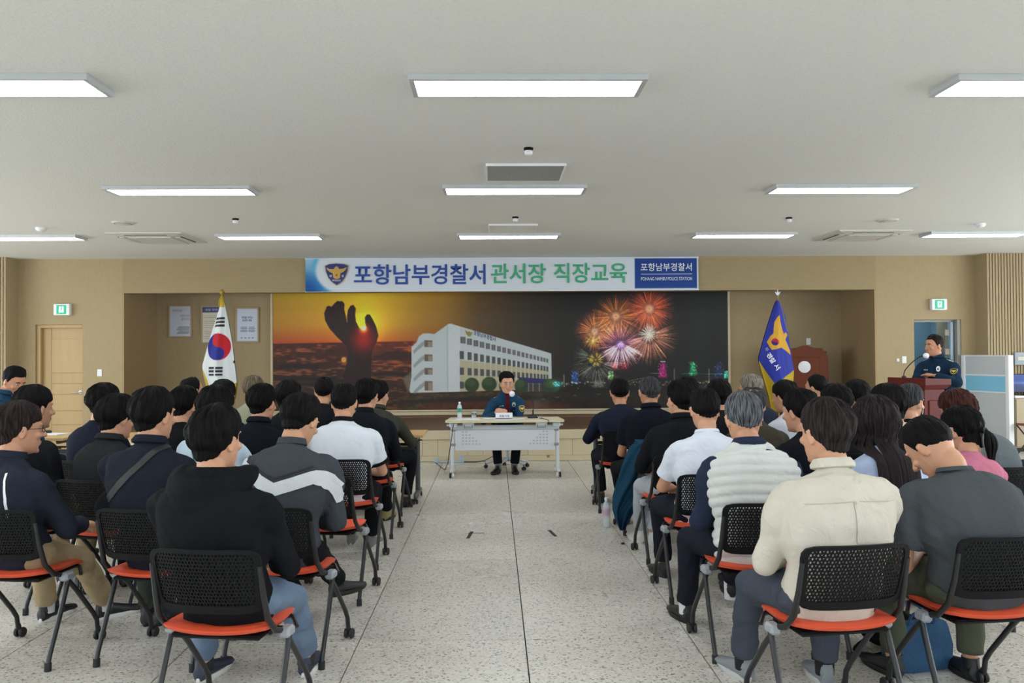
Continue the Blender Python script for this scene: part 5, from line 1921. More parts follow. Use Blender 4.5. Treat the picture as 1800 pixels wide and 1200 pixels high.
def person(label, x, y, rz=0.0, head=None, hy=None, hp=0, hr=0, hyaw=0, top=None, topm=None, trousers=None, hair=None, hairm=None,
           skin=None, sleeve='long', bulk=1.0, vox=.009, cvox=.014, legs=None, wrists=None, feet=None, shoe=(24, 24, 28), sole=None, sock=None,
           seat=.455, face=False, collar=None, stand=False, hsc=1.07, hcurl=.6, handup=None, fold=.006, neckfwd=.5, elbow_out=.7, group=None, wy=None, hem=None, tail=None):
    """one person: an Empty at the floor under the hips; local +Y is where the body faces, rz turns it anticlockwise"""
    g = random.Random(hash(label) & 0xffff if False else sum(ord(c) * (i + 1) for i, c in enumerate(label)))
    root = thing('person', label, 'person', (x, y, 0), rz, group)
    Mi = (Matrix.Translation((x, y, 0)) @ Matrix.Rotation(rz, 4, 'Z')).inverted()
    hc = Mi @ head                                 # centre of the head in local space
    Mh = Matrix.Translation(hc) @ Matrix.Rotation(-hyaw - 0 * rz, 4, 'Z') @ Matrix.Rotation(-hp, 4, 'X') @ Matrix.Rotation(hr, 4, 'Y')
    skin = skin or m_skin
    b = bulk
    if stand:
        hip = Vector((0, 0, .93))
    else:
        hip = Vector((0, -.045, seat + .085))
    # neck base hangs from the head along its own down direction
    dn = Mh.to_3x3() @ Vector((0, -.045, -.125)) * hsc
    nb = hc + Vector((0, lerp(dn.y, -.05, .35), lerp(dn.z, -.14, .3))) + Vector((dn.x * .6, 0, 0)) - Vector((0, .02, -.006))
    nb.x = lerp(nb.x, 0, .25)
    sh = nb + Vector((0, -.012, -.035))            # centre between the shoulders
    # spine bulges backwards when leaning forwards
    lean = sh.y - hip.y
    mid = hip.lerp(sh, .5) + Vector((0, -.035 - .10 * max(0, lean), 0))
    spine = spl([hip, hip.lerp(mid, .55) + Vector((0, -.012, 0)), mid, mid.lerp(sh, .6) + Vector((0, -.012, .01)), sh], 3)
    up = (sh - mid).normalized()
    right = Vector((1, 0, 0))
    shl = {s: sh + right * s * .168 * b + Vector((0, .0, -.092)) for s in (-1, 1)}
    UL, FL = .285, .25
    wr = {}
    el = {}
    for s in (-1, 1):
        if wrists and wrists.get(s) is not None:
            tgt = Vector(wrists[s])
        else:
            tgt = Vector((s * g.uniform(.05, .12), (wy or g.uniform(.20, .30)), seat + .185))
        el[s], wr[s] = ik(shl[s], tgt, UL, FL, Vector((s * elbow_out, -.55, -.45)))
    # legs
    TL, SL = .425, .40
    kn, an, hpj = {}, {}, {}
    for s in (-1, 1):
        hpj[s] = hip + Vector((s * .088, .01, -.005))
        if stand:
            a = Vector((s * .12, .0, .09))
            kn[s], an[s] = ik(hpj[s], a, .43, .41, Vector((0, 1, 0)))
        else:
            if legs and legs.get(s) is not None:
                a = Vector(legs[s])
            else:
                a = Vector((s * g.uniform(.11, .19), g.uniform(.30, .44), .105))
            kn[s], an[s] = ik(hpj[s], a, TL, SL, Vector((s * .18, .35, 1)))
    # ---- clothes on the upper body
    q = MB()
    N = len(spine)
    prof = [(.150, .118), (.166, .125), (.162, .118), (.158, .112), (.166, .116), (.178, .122), (.190, .126), (.196, .126), (.196, .122), (.192, .114), (.176, .102), (.140, .088), (.086, .066)]
    rs = []
    for i, c_ in enumerate(spine):
        t = (spine[min(i + 1, N - 1)] - spine[max(i - 1, 0)]).normalized()
        fwd = right.cross(t) * -1
        fwd = t.cross(right) * -1 if fwd.length < .1 else fwd.normalized()
        if fwd.y < 0:
            fwd = -fwd
        a, c2 = prof[min(i, 12)]
        ring = []
        for k in range(24):
            an_ = 2 * pi * k / 24
            ca, sa = cos(an_), sin(an_)
            ring.append(c_ + right * (abs(ca) ** .85) * (1 if ca > 0 else -1) * a * b + fwd * (abs(sa) ** .9) * (1 if sa > 0 else -1) * c2 * (b * .5 + .5))
        rs.append(ring)
    # hem below the hip
    if not stand:
        h0 = [p + Vector((0, .02, -.06)) for p in rs[0]]
        h0 = [Vector((p.x * 1.02, p.y, max(p.z, seat + .01))) for p in h0]
    else:
        h0 = [p + Vector((0, 0, -.07)) for p in rs[0]]
    torso_rings = [h0] + rs
    q.rings(torso_rings)
    q.tube([sh + Vector((0, 0, -.01)), nb + Vector((0, .004, .004))], [.084, .065], 14, flat=(1, 1), round_ends=False)   # neckline
    ul = .052 * (b * .6 + .4)
    for s in (-1, 1):
        inner = sh + right * s * .09 * b + Vector((0, .0, -.075))
        q.tube(spl([inner, shl[s] + Vector((s * .012, 0, -.004)), shl[s].lerp(el[s], .45) + Vector((s * .006, 0, 0))], 4), splr([.066, .058 * b, ul * 1.12], 4), 14, round_ends=True)
        q.tube([nb + Vector((s * .02, -.004, -.018)), sh + Vector((s * .085, -.0, -.022)), shl[s] + Vector((0, 0, .020))], [.048, .042, .034], 12, round_ends=True)
        if sleeve == 'short':
            q.tube([shl[s], shl[s].lerp(el[s], .35), shl[s].lerp(el[s], .70)], [.058 * b, ul * 1.18, ul * 1.26], 14)
        else:
            e2 = el[s]
            q.tube([shl[s], shl[s].lerp(e2, .5), e2], [.057 * b, ul * 1.10, ul * 1.0], 14, round_ends=True)
            q.tube([e2, e2.lerp(wr[s], .5), e2.lerp(wr[s], .97)], [ul * 1.0, ul * .92, ul * .74], 14, round_ends=False)
    tm = topm or cloth('cloth_%d_%d_%d' % top, top)
    shirt = remeshed(q, cvox, 5 if cvox < .012 else 3, 'shirt', tm, root, fold=fold, seed=g.randrange(99))
    # ---- trousers
    q = MB()
    if stand:
        q.rings([[Vector((cos(a) * .168 * b, sin(a) * .12, z)) for a in [2 * pi * k / 20 for k in range(20)]] for z in (.84, .9, .97, 1.02)])
        rt = [.092, .078, .062, .068]
    else:
        q.ell(hip + Vector((0, .02, .0)), (.178 * b, .135, .092), n=20, m=12)
        rt = [.094, .080, .060, .060]
    for s in (-1, 1):
        k1 = kn[s]
        q.tube([hpj[s], hpj[s].lerp(k1, .5) + Vector((0, 0, .004)), k1], [rt[0] * b, rt[1] * b, .068], 16, round_ends=True)
        q.tube([k1, k1.lerp(an[s], .4), k1.lerp(an[s], .96)], [.067, rt[2] + .004, rt[3] - .002], 14, round_ends=False)
        q.ell(k1, (.069, .069, .069), n=12, m=8)
    tr = cloth('trousers_%d_%d_%d' % trousers, trousers, .9)
    remeshed(q, cvox, 4, 'trousers', tr, root, fold=fold, seed=g.randrange(99))
    # ---- body
    q = MB()
    head_shells(q, Mh, hsc)
    neck_top = hc + (Mh.to_3x3() @ Vector((0, -.028, -.075))) * hsc
    q.tube(spl([sh + Vector((0, .0, -.04)), nb + Vector((0, 0, -.01)), nb.lerp(neck_top, .55) + Vector((0, -.004, 0)), neck_top, hc + (Mh.to_3x3() @ Vector((0, -.02, -.03))) * hsc], 3), splr([.045, .054, .060, .059, .054], 3), 14, round_ends=True)
    rs2 = [[c_ + (p - c_) * .72 for p in r] for c_, r in zip(spine, rs)]
    q.rings(rs2[1:-4])
    for s in (-1, 1):
        q.tube([sh + right * s * .07 + Vector((0, 0, -.085)), shl[s], shl[s].lerp(el[s], .5), el[s]], [.045, .042, .041, .038], 12, round_ends=True)
        q.tube([el[s], el[s].lerp(wr[s], .35), wr[s]], [.039, .038, .025], 12, round_ends=True)
        fd_ = (wr[s] - el[s]).normalized()
        hd_ = Vector((-s * .3, 1, -.35)) if not handup else Vector(handup[s][0])
        hd_ = (fd_ * .55 + hd_.normalized() * .6).normalized()
        upv = Vector((0, .1, 1)) if not handup else Vector(handup[s][1])
        hand_shells(q, wr[s], hd_, upv, s, hcurl)
        q.tube([hip + Vector((s * .05, 0, 0)), hpj[s], hpj[s].lerp(kn[s], .5), kn[s], an[s].lerp(kn[s], .5), an[s] + Vector((0, 0, -.02))], [.06, .05, .045, .04, .038, .036], 10, round_ends=True)
    body = remeshed(q, vox, 2, 'body', skin, root, sm=.4)
    # ---- socks, shoes
    fy = {s: (feet or {}).get(s, -s * .14) for s in (-1, 1)}
    if sock:
        q = MB()
        for s in (-1, 1):
            MB().tube([an[s] + Vector((0, 0, .06)), an[s], Vector((an[s].x, an[s].y - .0, .05))], [.044, .044, .042], 12).build('sock', mat('sock_%d_%d_%d' % sock, sock, .9), root)
    shoes_for(root, [Vector((an[s].x, an[s].y, an[s].z - .105)) - Matrix.Rotation(fy[s], 3, 'Z') @ Vector((0, -.055, 0)) for s in (-1, 1)], [fy[-1], fy[1]], shoe, sole)
    # ---- hair
    hp_ = dict(hair or {})
    hp_.setdefault('seed', g.randrange(1000))
    hm = hairm or hair_mat((13, 12, 12))
    far = vox > .0085
    hr_ = hair_mesh(Mh, hp_, 'hair', hm, root, 64 if far else 110, 40 if far else 64, hsc)
    T = lambda *p: Mh @ (Vector(p) * hsc)
    R3 = Mh.to_3x3()
    if face:
        for s in (-1, 1):
            e_ = MB().ell(T(s * .031, .076, .010), (.0125, .0125, .0085), R3, n=14, m=8).build('eye', m_eye, root)
            MB().ell(T(s * .031, .0855, .010), (.0055, .0035, .0055), R3, n=10, m=6).build('iris', m_iris, e_)
            MB().tube([T(s * .014, .092, .027), T(s * .032, .091, .034), T(s * .050, .080, .029)], [.003, .0042, .0024], 6, round_ends=True, flat=(1.1, .7)).build('eyebrow', hm, root)
        MB().tube([T(-.021, .093, -.060), T(0, .100, -.0605), T(.021, .093, -.060)], [.0026, .0048, .0026], 8, round_ends=True).build('lips', m_lip, root)
    if collar:
        cm, kind = collar
        q = MB()
        nk = nb + Vector((0, .006, .006))
        rr_, h_ = (.073, .022) if kind == 'stand' else (.0735, .006) if kind == 'crew' else (.076, .030)
        tilt = Matrix.Rotation(R(-12) - .4 * max(0, lean), 3, 'X')
        rings = []
        NS = 26
        for (f, z, ext) in ((1.12, -.012, 0), (1.0, h_, 0), (.93, h_, 0), (1.03, -.014, 0)) if kind in ('stand', 'crew') else ((1.2, -.008, 0), (1.22, .006, 0), (1.0, h_, 0), (.93, h_ - .002, 0), (1.0, -.014, 0)):
            ring = []
            for k in range(NS):
                a = pi / 2 + .28 + (2 * pi - .56) * k / (NS - 1)
                ring.append(nk + tilt @ Vector((cos(a) * rr_ * f, sin(a) * rr_ * f * .92, z)))
            rings.append(ring)
        V = [p for r in rings for p in r]
        F = []
        n_ = len(rings)
        for i in range(n_):
            for k in range(NS - 1):
                a, b2 = i * NS + k, ((i + 1) % n_) * NS + k
                F.append((a, a + 1, b2 + 1, b2))
        F.append(tuple(i * NS for i in range(n_)))
        F.append(tuple(i * NS + NS - 1 for i in range(n_))[::-1])
        q.add(V, F)
        q.build('collar', cm, root, ang=50)
    info = dict(root=root, Mh=Mh, nb=nb, sh=sh, shl=shl, el=el, wr=wr, kn=kn, an=an, hip=hip, T=T, R3=R3, rings=torso_rings, spine=spine, lean=lean, hm=hm, b=b, hsc=hsc, shirt=shirt, ul=ul)
    return info


def glasses(i, m_, both=True):
    T = i['T']
    q = MB()
    for s in (-1, 1):
        ring = [T(s * (.031 + .023 * cos(a)), .099 - .004 * abs(cos(a)), .009 + .017 * sin(a)) for a in [2 * pi * k / 20 for k in range(21)]]
        q.tube(ring, .0018, 6)
        q.tube([T(s * .054, .095, .012), T(s * .082, .06, .014), T(s * .089, .0, .012), T(s * .089, -.012, 0)], .0018, 6, round_ends=True)
    q.tube([T(-.008, .100, .012), T(.008, .100, .012)], .0018, 6)
    return q.build('glasses', m_, i['root'])


def sleeve_band(i, m_, s, t0, t1, k=1.32, name='sleeve_trim'):
    a, e = i['shl'][s], i['el'][s]
    r = i['ul'] * k
    return MB().tube([a.lerp(e, t0), a.lerp(e, t1)], [r, r * 1.01], 18).build(name, m_, i['root'])


def torso_shell(i, m_, name, infl, i0, i1, puff=None, cvox=.010, arm=False, fold=0.004, neck=True):
    """a garment over the torso, swollen by infl"""
    q = MB()
    rings = i['rings'][i0:i1]
    cs = [i['rings'][0][0] * 0 + sum(r, Vector()) / len(r) for r in rings]
    rs = []
    for c_, r in zip(cs, rings):
        rs.append([c_ + (p - c_) * (1 + infl / max(.05, (p - c_).length)) for p in r])
    q.rings(rs)
    if arm:
        for s in (-1, 1):
            q.tube([i['nb'] + Vector((s * .02, -.004, -.022)), i['sh'] + Vector((s * .085, 0, -.022)), i['shl'][s] + Vector((-s * .012, 0, .016))], [.048 + infl * .8, .043 + infl, .036 + infl], 12, round_ends=True)
            q.tube([i['sh'] + Vector((s * .08, 0, -.08)), i['shl'][s] + Vector((-s * .01, 0, -.02))], [.07 + infl, .058 * i['b'] + infl], 14, round_ends=False)
    if neck:
        q.tube([i['sh'] + Vector((0, 0, -.04)), i['nb'] + Vector((0, .0, -.004))], [.11 + infl, .072 + infl * .5], 18)
    o = remeshed(q, cvox, 4, name, m_, i['root'], fold=fold)
    if puff:
        me = o.data
        n = len(me.vertices)
        co, no = np.empty(n * 3, np.float32), np.empty(n * 3, np.float32)
        me.vertices.foreach_get('co', co)
        me.vertices.foreach_get('normal', no)
        co, no = co.reshape(-1, 3), no.reshape(-1, 3)
        ph = (co[:, 2] + .25 * co[:, 1]) / puff * pi + .25 * np.sin(co[:, 0] * 14)
        co += no * ((np.abs(np.sin(ph)) ** .6 - .6) * .012)[:, None]
        me.vertices.foreach_set('co', co.ravel())
        me.update()
    return o
# ------------------------------------------------------------------ helpers to dress the people
from mathutils.bvhtree import BVHTree


def bvh(o):
    me = o.data
    return BVHTree.FromPolygons([v.co for v in me.vertices], [p.vertices for p in me.polygons])


def strip(i, name, m_, path, wd, frm=-1, tree=None, lift=.003, tg=None, step=.012):
    """a band of cloth laid on the garment along a path of (x, z), seen from behind (frm -1) or from the front (+1)"""
    tree = tree or bvh(tg or i['shirt'])
    pts = [Vector((p[0], 0, p[1])) for p in path]
    fine = []
    for a, b_ in zip(pts[:-1], pts[1:]):
        n = max(2, int((b_ - a).length / step))
        fine += [a.lerp(b_, k / n) for k in range(n)]
    fine.append(pts[-1])
    V, F = [], []
    for k, p in enumerate(fine):
        t = (fine[min(k + 1, len(fine) - 1)] - fine[max(k - 1, 0)]).normalized()
        nrm = Vector((-t.z, 0, t.x))
        w_ = wd if not hasattr(wd, '__len__') else wd[0] + (wd[1] - wd[0]) * k / (len(fine) - 1)
        for j in range(5):
            q_ = p + nrm * w_ * (j / 4 - .5)
            hit = tree.ray_cast(Vector((q_.x, frm * 1.2, q_.z)), Vector((0, -frm, 0)))
            if hit[0] is None:
                near = tree.find_nearest(Vector((q_.x, V[-1][1] if V else 0, q_.z)))
                c_ = near[0] + near[1] * lift
            else:
                c_ = hit[0] + hit[1] * lift
            V.append(tuple(c_))
    for k in range(len(fine) - 1):
        for j in range(4):
            a = k * 5 + j
            F.append((a, a + 5, a + 6, a + 1) if frm > 0 else (a, a + 1, a + 6, a + 5))
    return MB().add(V, F).build(name, m_, i['root'])


def badge(i, name, m_, x, z, pts, frm=1, lift=.004, parent=None, tree=None):
    tree = tree or bvh(i['shirt'])
    V = []
    for px, pz in [(0, 0)] + pts:
        hit = tree.ray_cast(Vector((x + px, frm * 1.2, z + pz)), Vector((0, -frm, 0)))
        c_ = hit[0] + hit[1] * lift if hit[0] else tree.find_nearest(Vector((x + px, frm * .2, z + pz)))[0]
        V.append(tuple(c_))
    n = len(pts)
    F = [(0, 1 + (k + 1) % n, 1 + k) for k in range(n)]
    return MB().add(V, F).build(name, m_, parent or i['root'])


def circ(r, n=16, sy=1.0):
    return [(r * cos(2 * pi * k / n), r * sy * sin(2 * pi * k / n)) for k in range(n)]


def sit(label, short, X, Y, yaw, cx, ty, hoff=.02, hyaw=0, hp=4, hc=None, feetpx=None, chair=True, cyaw=None, **kw):
    Yh = Y + hoff
    hd = P(hc[0], hc[1], Yh) if hc else P(cx, ty, Yh) + Vector((0, 0, -(.122 * 1.07 + kw.get('hair', {}).get('top', .022))))
    rz = -R(yaw)
    if feetpx:
        Mi = (Matrix.Translation((X, Y, 0)) @ Matrix.Rotation(rz, 4, 'Z')).inverted()
        lg = {}
        for s, (px, py) in feetpx.items():
            f = floorpos(px, py)
            v = Mi @ f
            lg[s] = (v.x, v.y - .05, .105)
        kw['legs'] = lg
    if chair:
        place_chair(X, Y, -R(cyaw if cyaw is not None else yaw), 'orange seated mesh chair under the ' + short)
    return person(label, X, Y, rz, head=hd, hyaw=R(hyaw), hp=R(hp), **kw)


NEAR = dict(vox=.006, cvox=.0092, fold=.009)
MID = dict(vox=.0084, cvox=.0122)
FAR = dict(vox=.0105, cvox=.0155)
BLK, NVY, WHT = (27, 28, 32), (26, 32, 50), (216, 222, 230)
TBLK, TNVY, TKH = (26, 27, 31), (33, 36, 45), (166, 148, 116)
SHORT = dict(top=.022, side=.009, back=.013, nape=-42, fringe=30, rough=.0045, fade=72)
MED = dict(top=.032, side=.021, back=.030, nape=-52, fringe=12, rough=.0075, front=.012, fade=74)
FULL = dict(top=.036, side=.026, back=.034, nape=-54, fringe=4, burn=-24, rough=.008, front=.014, fade=62)
SPIKY = dict(top=.032, side=.014, back=.020, nape=-44, fringe=26, rough=.009, tuft=22, fade=70)
H_GREY, H_GREY2, H_BROWN, H_RED = hair_mat((40, 42, 46), (124, 128, 134)), hair_mat((30, 30, 32), (84, 84, 86)), hair_mat((66, 56, 44), (130, 116, 98)), hair_mat((40, 22, 20), (84, 48, 40))
H_ASH = hair_mat((92, 84, 76), (168, 158, 146))

# ------------------------------------------------------------------ left block, nearest first
I = sit('person in black hooded sweatshirt and light blue jeans, nearest left of the aisle', 'person in the black hooded sweatshirt', -1.09, 3.55, 9, 381, 708, .04, 16, 0,
        top=(24, 25, 28), trousers=(104, 122, 144), hair=dict(MED, top=.034, side=.022, back=.026, lop=.02), bulk=1.2, feetpx={-1: (368, 1188), 1: (545, 1178)}, shoe=(40, 48, 66), sole=(214, 214, 210),
        sock=(34, 36, 42), feet={-1: -.1, 1: .12}, **NEAR)
# hood lying on the shoulders
q = MB()
nb, b_ = I['nb'], 1.15
for k, (dr, dz, dy, r_) in enumerate(((.004, -.004, 0, .032), (.045, -.055, -.050, .044), (.065, -.125, -.062, .044), (.035, -.175, -.055, .034))):
    pts = []
    for t in range(9):
        a = R(-20) + R(220) * t / 8
        pts.append(nb + Vector((cos(a) * (.088 + dr) * -1, -sin(a) * (.058 + dr * .35) + dy * sin(a) + .02, .008 + dz * max(0, sin(a)))))
    q.tube(spl(pts, 3), [r_ * (.65 + .5 * sin(pi * t / 24)) for t in range(25)], 12, round_ends=True)
remeshed(q, .009, 5, 'hood', cloth('cloth_24_25_28', BLK), I['root'], fold=.005, seed=3)

I = sit('person in navy sportswear top with white reflective stripe and khaki trousers, glasses', 'person with the white reflective stripe', -2.44, 4.46, 20, 36, 703, .06, 28, 2,
        top=(40, 44, 55), trousers=TKH, hair=dict(MED, side=.020, back=.022), hairm=hair_mat((28, 22, 22), (58, 48, 46)), bulk=1.1, feetpx={-1: (95, 1086), 1: (196, 1082)}, cyaw=8,
        shoe=(24, 25, 28), sole=(220, 220, 218), sock=(206, 208, 212), feet={-1: .1, 1: -.45}, wrists={1: (.10, .26, .64), -1: (-.02, .28, .64)}, collar=(cloth('cloth_40_44_55', NVY), 'stand'), **NEAR)
glasses(I, m_blk)
m_refl = mat('reflective_white', (236, 236, 240), .3)
strip(I, 'reflective_stripe', m_refl, [(.045, I['sh'].z - .03), (.062, I['sh'].z - .08), (.076, I['sh'].z - .15), (.086, I['sh'].z - .25)], .011)

I = sit('person in navy jacket with a black sling bag strap across the back', 'person with the sling bag strap', -1.71, 4.43, 10, 272, 678, .04, 15, 2,
        top=(33, 36, 45), trousers=(58, 64, 58), hair=dict(MED, top=.032), bulk=1.15, feetpx={1: (292, 1092), -1: (270, 1092)}, shoe=(24, 25, 28), sock=(40, 46, 66), collar=(cloth('cloth_33_36_45', NVY), 'shirt'), **NEAR)
sg = thing('sling_bag', 'small black sling bag worn on the back of the person in the navy jacket', 'bag', I['root'].location, I['root'].rotation_euler.z)
tr_ = bvh(I['shirt'])
s0 = I['sh']
st_ = strip(I, 'strap', m_blk, [(s0.x + .115, s0.z + .03), (s0.x + .05, s0.z - .05), (s0.x - .06, s0.z - .16), (s0.x - .14, s0.z - .24)], .034, tree=tr_, lift=.006)
st_.parent = sg
hit = tr_.ray_cast(Vector((s0.x - .16, -1, s0.z - .27)), Vector((0, 1, 0)))
hp_ = hit[0] if hit[0] else Vector((-.16, -.1, .8))
q = MB().ell(hp_ + Vector((.0, -.005, 0)), (.062, .028, .085), Matrix.Rotation(R(35), 3, 'Y'), n=16, m=10)
q.build('pouch', cloth('bag_black', (20, 20, 23)), sg)

I = sit('person in charcoal track jacket with a white chevron across the back, head bowed', 'person in the charcoal track jacket', -1.08, 4.44, 10, 527, 700, .16, 12, 26, hc=(529, 742),
        top=(66, 70, 76), trousers=TBLK, hair=dict(MED, top=.030, side=.015), bulk=1.15, feetpx={1: (612, 1052), -1: (520, 1075)}, shoe=(20, 20, 22), feet={1: -.5}, collar=(cloth('cloth_66_70_76', (66, 70, 76)), 'stand'), **NEAR)
m_chev = cloth('jacket_white', (206, 210, 216))
tr_ = bvh(I['shirt'])
strip(I, 'chevron_stripe', m_chev, [(-.26, .985), (-.15, .945), (-.01, .872), (.10, .905), (.18, .930), (.23, .905), (.27, .84), (.285, .79)], .064, tree=tr_, lift=.007)
strip(I, 'chevron_piping', mat('piping_black', (24, 24, 28), .7), [(-.22, 1.015), (-.12, .975), (-.01, .925), (.10, .958), (.17, .98)], .010, tree=tr_, lift=.006)

# third row: an empty chair stands at the aisle
place_chair(-1.07, 5.48, -R(8), 'empty mesh back chair with orange seat, left of the aisle')
sit('person in black long sleeved top at the far left, jaw turned right', 'person in the black top at the far left', -3.0, 5.42, 20, 62, 675, .05, 14, 2,
    top=BLK, trousers=TKH, hair=dict(MED, top=.032, side=.016), bulk=1.1, shoe=(30, 30, 34), sole=(210, 210, 206), **MID)
sit('person with wavy black hair in a dark grey collared jacket, behind the sling bag wearer', 'wavy haired person in the dark grey jacket', -2.42, 5.42, 14, 207, 691, .08, 20, 8,
    top=(38, 39, 41), trousers=TBLK, hair=dict(FULL, rough=.008, tuft=18), collar=(cloth('cloth_38_39_41', BLK), 'shirt'), **MID)
sit('person in pale blue shirt, mostly hidden behind the black hooded sweatshirt', 'person in the pale blue shirt', -1.74, 5.45, 10, 381, 676, .08, 15, 8,
    top=(176, 196, 210), trousers=TNVY, hair=dict(FULL), **MID)
# fourth row
sit('person in navy sweater in front of the beige wall beside the left door', 'person in the navy sweater by the left door', -2.96, 6.38, 12, 184, 672, .05, 5, 2,
    top=(30, 34, 48), trousers=TBLK, hair=dict(FULL, nape=-48), **MID)
sit('person in black shirt with ear showing, left of the white flag', 'black shirt left of the white flag', -2.35, 6.38, 12, 326, 677, .05, 12, 6, top=(24, 24, 27), trousers=TBLK, hair=dict(MED, side=.018), **MID)
sit('person in black polo shirt just left of the mural, ear showing on the right', 'person in the black polo left of the mural', -1.75, 6.38, 8, 462, 673, .05, 14, 4, top=(22, 25, 32), trousers=TBLK, hair=dict(MED), bulk=1.05,
    collar=(cloth('cloth_22_25_32', BLK), 'shirt'), **MID)
I = sit('person in white t-shirt with black collar and black sleeve bands', 'person in the white t-shirt with black trim', -1.1, 6.33, 4, 605, 673, .05, 0, 6, top=WHT, trousers=TBLK, hair=dict(SHORT, top=.024, side=.012), bulk=1.22,
        sleeve='short', feetpx={1: (655, 960), -1: (620, 955)}, shoe=(120, 120, 116), sole=(200, 200, 196), collar=(cloth('collar_black', (24, 24, 28)), 'stand'), vox=.007, cvox=.009)
for s in (-1, 1):
    sleeve_band(I, cloth('collar_black', (24, 24, 28)), s, .64, .72, 1.36)
# fifth row
sit('person in black t-shirt seated before the left edge of the mural', 'person before the left edge of the mural', -1.78, 7.36, 8, 508, 667, .05, 10, 4, top=BLK, trousers=TBLK, hair=dict(FULL), **FAR)
sit('person with thick black hair half hidden below the white flag', 'person half hidden below the white flag', -2.36, 7.36, 8, 394, 666, .05, 8, 4, top=BLK, trousers=TBLK, hair=dict(MED), **FAR)
sit('person in black jacket just behind the white t-shirt with black trim', 'black jacket wearer left of the aisle', -1.11, 7.36, 6, 646, 664, .08, 16, 6, top=(24, 27, 34), trousers=TBLK, hair=dict(MED), bulk=1.12,
    feetpx={1: (680, 912), -1: (655, 912)}, shoe=(150, 136, 90), collar=(cloth('cloth_24_27_34', BLK), 'stand'), **MID)
# front row
I = sit('person with balding crown and glasses in the front row, left of the white flag', 'balding person with glasses left of the white flag', -3.0, 8.38, 20, 338, 661, .05, 22, 4, top=BLK, trousers=TBLK, hair=dict(SHORT, bald=.24, fringe=50), **FAR)
glasses(I, m_steel)
sit('person with greying brown hair in a pale olive jacket right of the white flag', 'person in the pale olive jacket', -2.4, 8.38, 4, 446, 659, .05, 4, 4, top=(142, 144, 122), trousers=TBLK, hair=dict(SPIKY, rough=.006), hairm=H_BROWN, **FAR)
sit('person with thinning crown in a black top in front of the raised hand', 'person with the thinning crown', -1.7, 8.38, 4, 570, 662, .04, -6, 2, top=BLK, trousers=TBLK, hair=dict(SHORT, bald=.13, top=.016, side=.010), **FAR)
sit('person in dark olive jacket at the left table beside the aisle', 'person in the dark olive jacket', -1.13, 8.36, 8, 666, 667, .16, 25, 6, top=(62, 62, 54), trousers=TBLK, hair=dict(MED), bulk=1.1, wrists={1: (.12, .34, .75), -1: (-.1, .34, .75)},
    collar=(cloth('cloth_62_62_54', BLK), 'shirt'), **FAR)
m_uni = cloth('uniform_blue', (34, 66, 92))
I = sit('seated police officer in blue uniform shirt at the far left edge, looking down', 'police officer at the far left edge', -4.66, 8.3, 70, 24, 652, .12, 42, 24, hc=(25, 671), topm=m_uni, top=(34, 66, 92), trousers=TNVY,
        hair=dict(SHORT, top=.03), skin=m_skin_d, face=True, collar=(m_uni, 'shirt'), wrists={1: (.10, .26, .66), -1: (-.10, .26, .66)}, **MID)
MB().box(-.05, .05, -.02, .02, -.003, .003, M=Matrix.Translation(I['shl'][1] + Vector((-.02, 0, .064)))).build('epaulette', m_blk, I['root'], smooth=False)

# ------------------------------------------------------------------ right block, nearest first
m_beige = cloth('shirt_beige', (202, 196, 182), fold=.008)
I = sit('person in loose beige collared shirt, nearest right of the aisle', 'person in the beige shirt', 1.37, 3.5, -8, 1449, 697, .06, -16, 3, topm=m_beige, top=(202, 196, 182), trousers=(70, 76, 86), hair=dict(MED, side=.018, back=.024),
        hairm=hair_mat((30, 26, 25), (54, 48, 46)), bulk=1.24, feetpx={-1: (1300, 1186), 1: (1440, 1196)}, shoe=(128, 134, 138), sole=(190, 192, 192), sock=(24, 24, 28), collar=(m_beige, 'shirt'), **NEAR)
s0 = I['sh']
strip(I, 'box_pleat', m_beige, [(s0.x, s0.z - .075), (s0.x - .003, s0.z - .24)], .022, lift=.004)
strip(I, 'yoke_seam', cloth('beige_seam', (186, 176, 158)), [(s0.x - .2, s0.z - .09), (s0.x, s0.z - .078), (s0.x + .2, s0.z - .09)], .004, lift=.0025)
strip(I, 'hanger_loop', m_beige, [(s0.x + .0, s0.z - .078), (s0.x, s0.z - .10)], .010, lift=.008)

m_gt = cloth('tshirt_grey', (74, 79, 82))
I = sit('person in dark grey t-shirt and olive trousers with head bowed low, at the right edge', 'person in the dark grey t-shirt', 2.06, 3.62, -6, 1630, 733, .17, -30, 42, hc=(1636, 789), topm=m_gt, top=(74, 79, 82), trousers=(78, 82, 68),
        hair=dict(SHORT, top=.022, side=.009, back=.010, nape=-34), bulk=1.3, sleeve='short', feetpx={-1: (1560, 1180), 1: (1694, 1186)}, shoe=(26, 27, 30), wrists={-1: (-.10, .20, .66), 1: (.02, .24, .66)}, collar=(m_gt, 'crew'), **NEAR)

m_vest, m_vs = cloth('vest_white', (206, 209, 206), .6), cloth('shirt_navy_blue', (42, 49, 68))
I = sit('grey haired person in a white quilted vest over a navy shirt', 'person in the white quilted vest', 1.34, 4.42, -4, 1306, 687, .06, 0, 8, topm=m_vs, top=(42, 49, 68), trousers=TNVY, hair=dict(SHORT, top=.024, side=.014, back=.014, rough=.006),
        hairm=H_GREY, bulk=1.16, feetpx={-1: (1202, 1088), 1: (1270, 1050)}, shoe=(18, 18, 20), sock=(214, 214, 214), collar=(m_vs, 'shirt'), skin=m_skin, **NEAR)
torso_shell(I, m_vest, 'vest', .021, 0, 13, puff=.052, cvox=.0075, fold=.003, neck=True, arm=True)

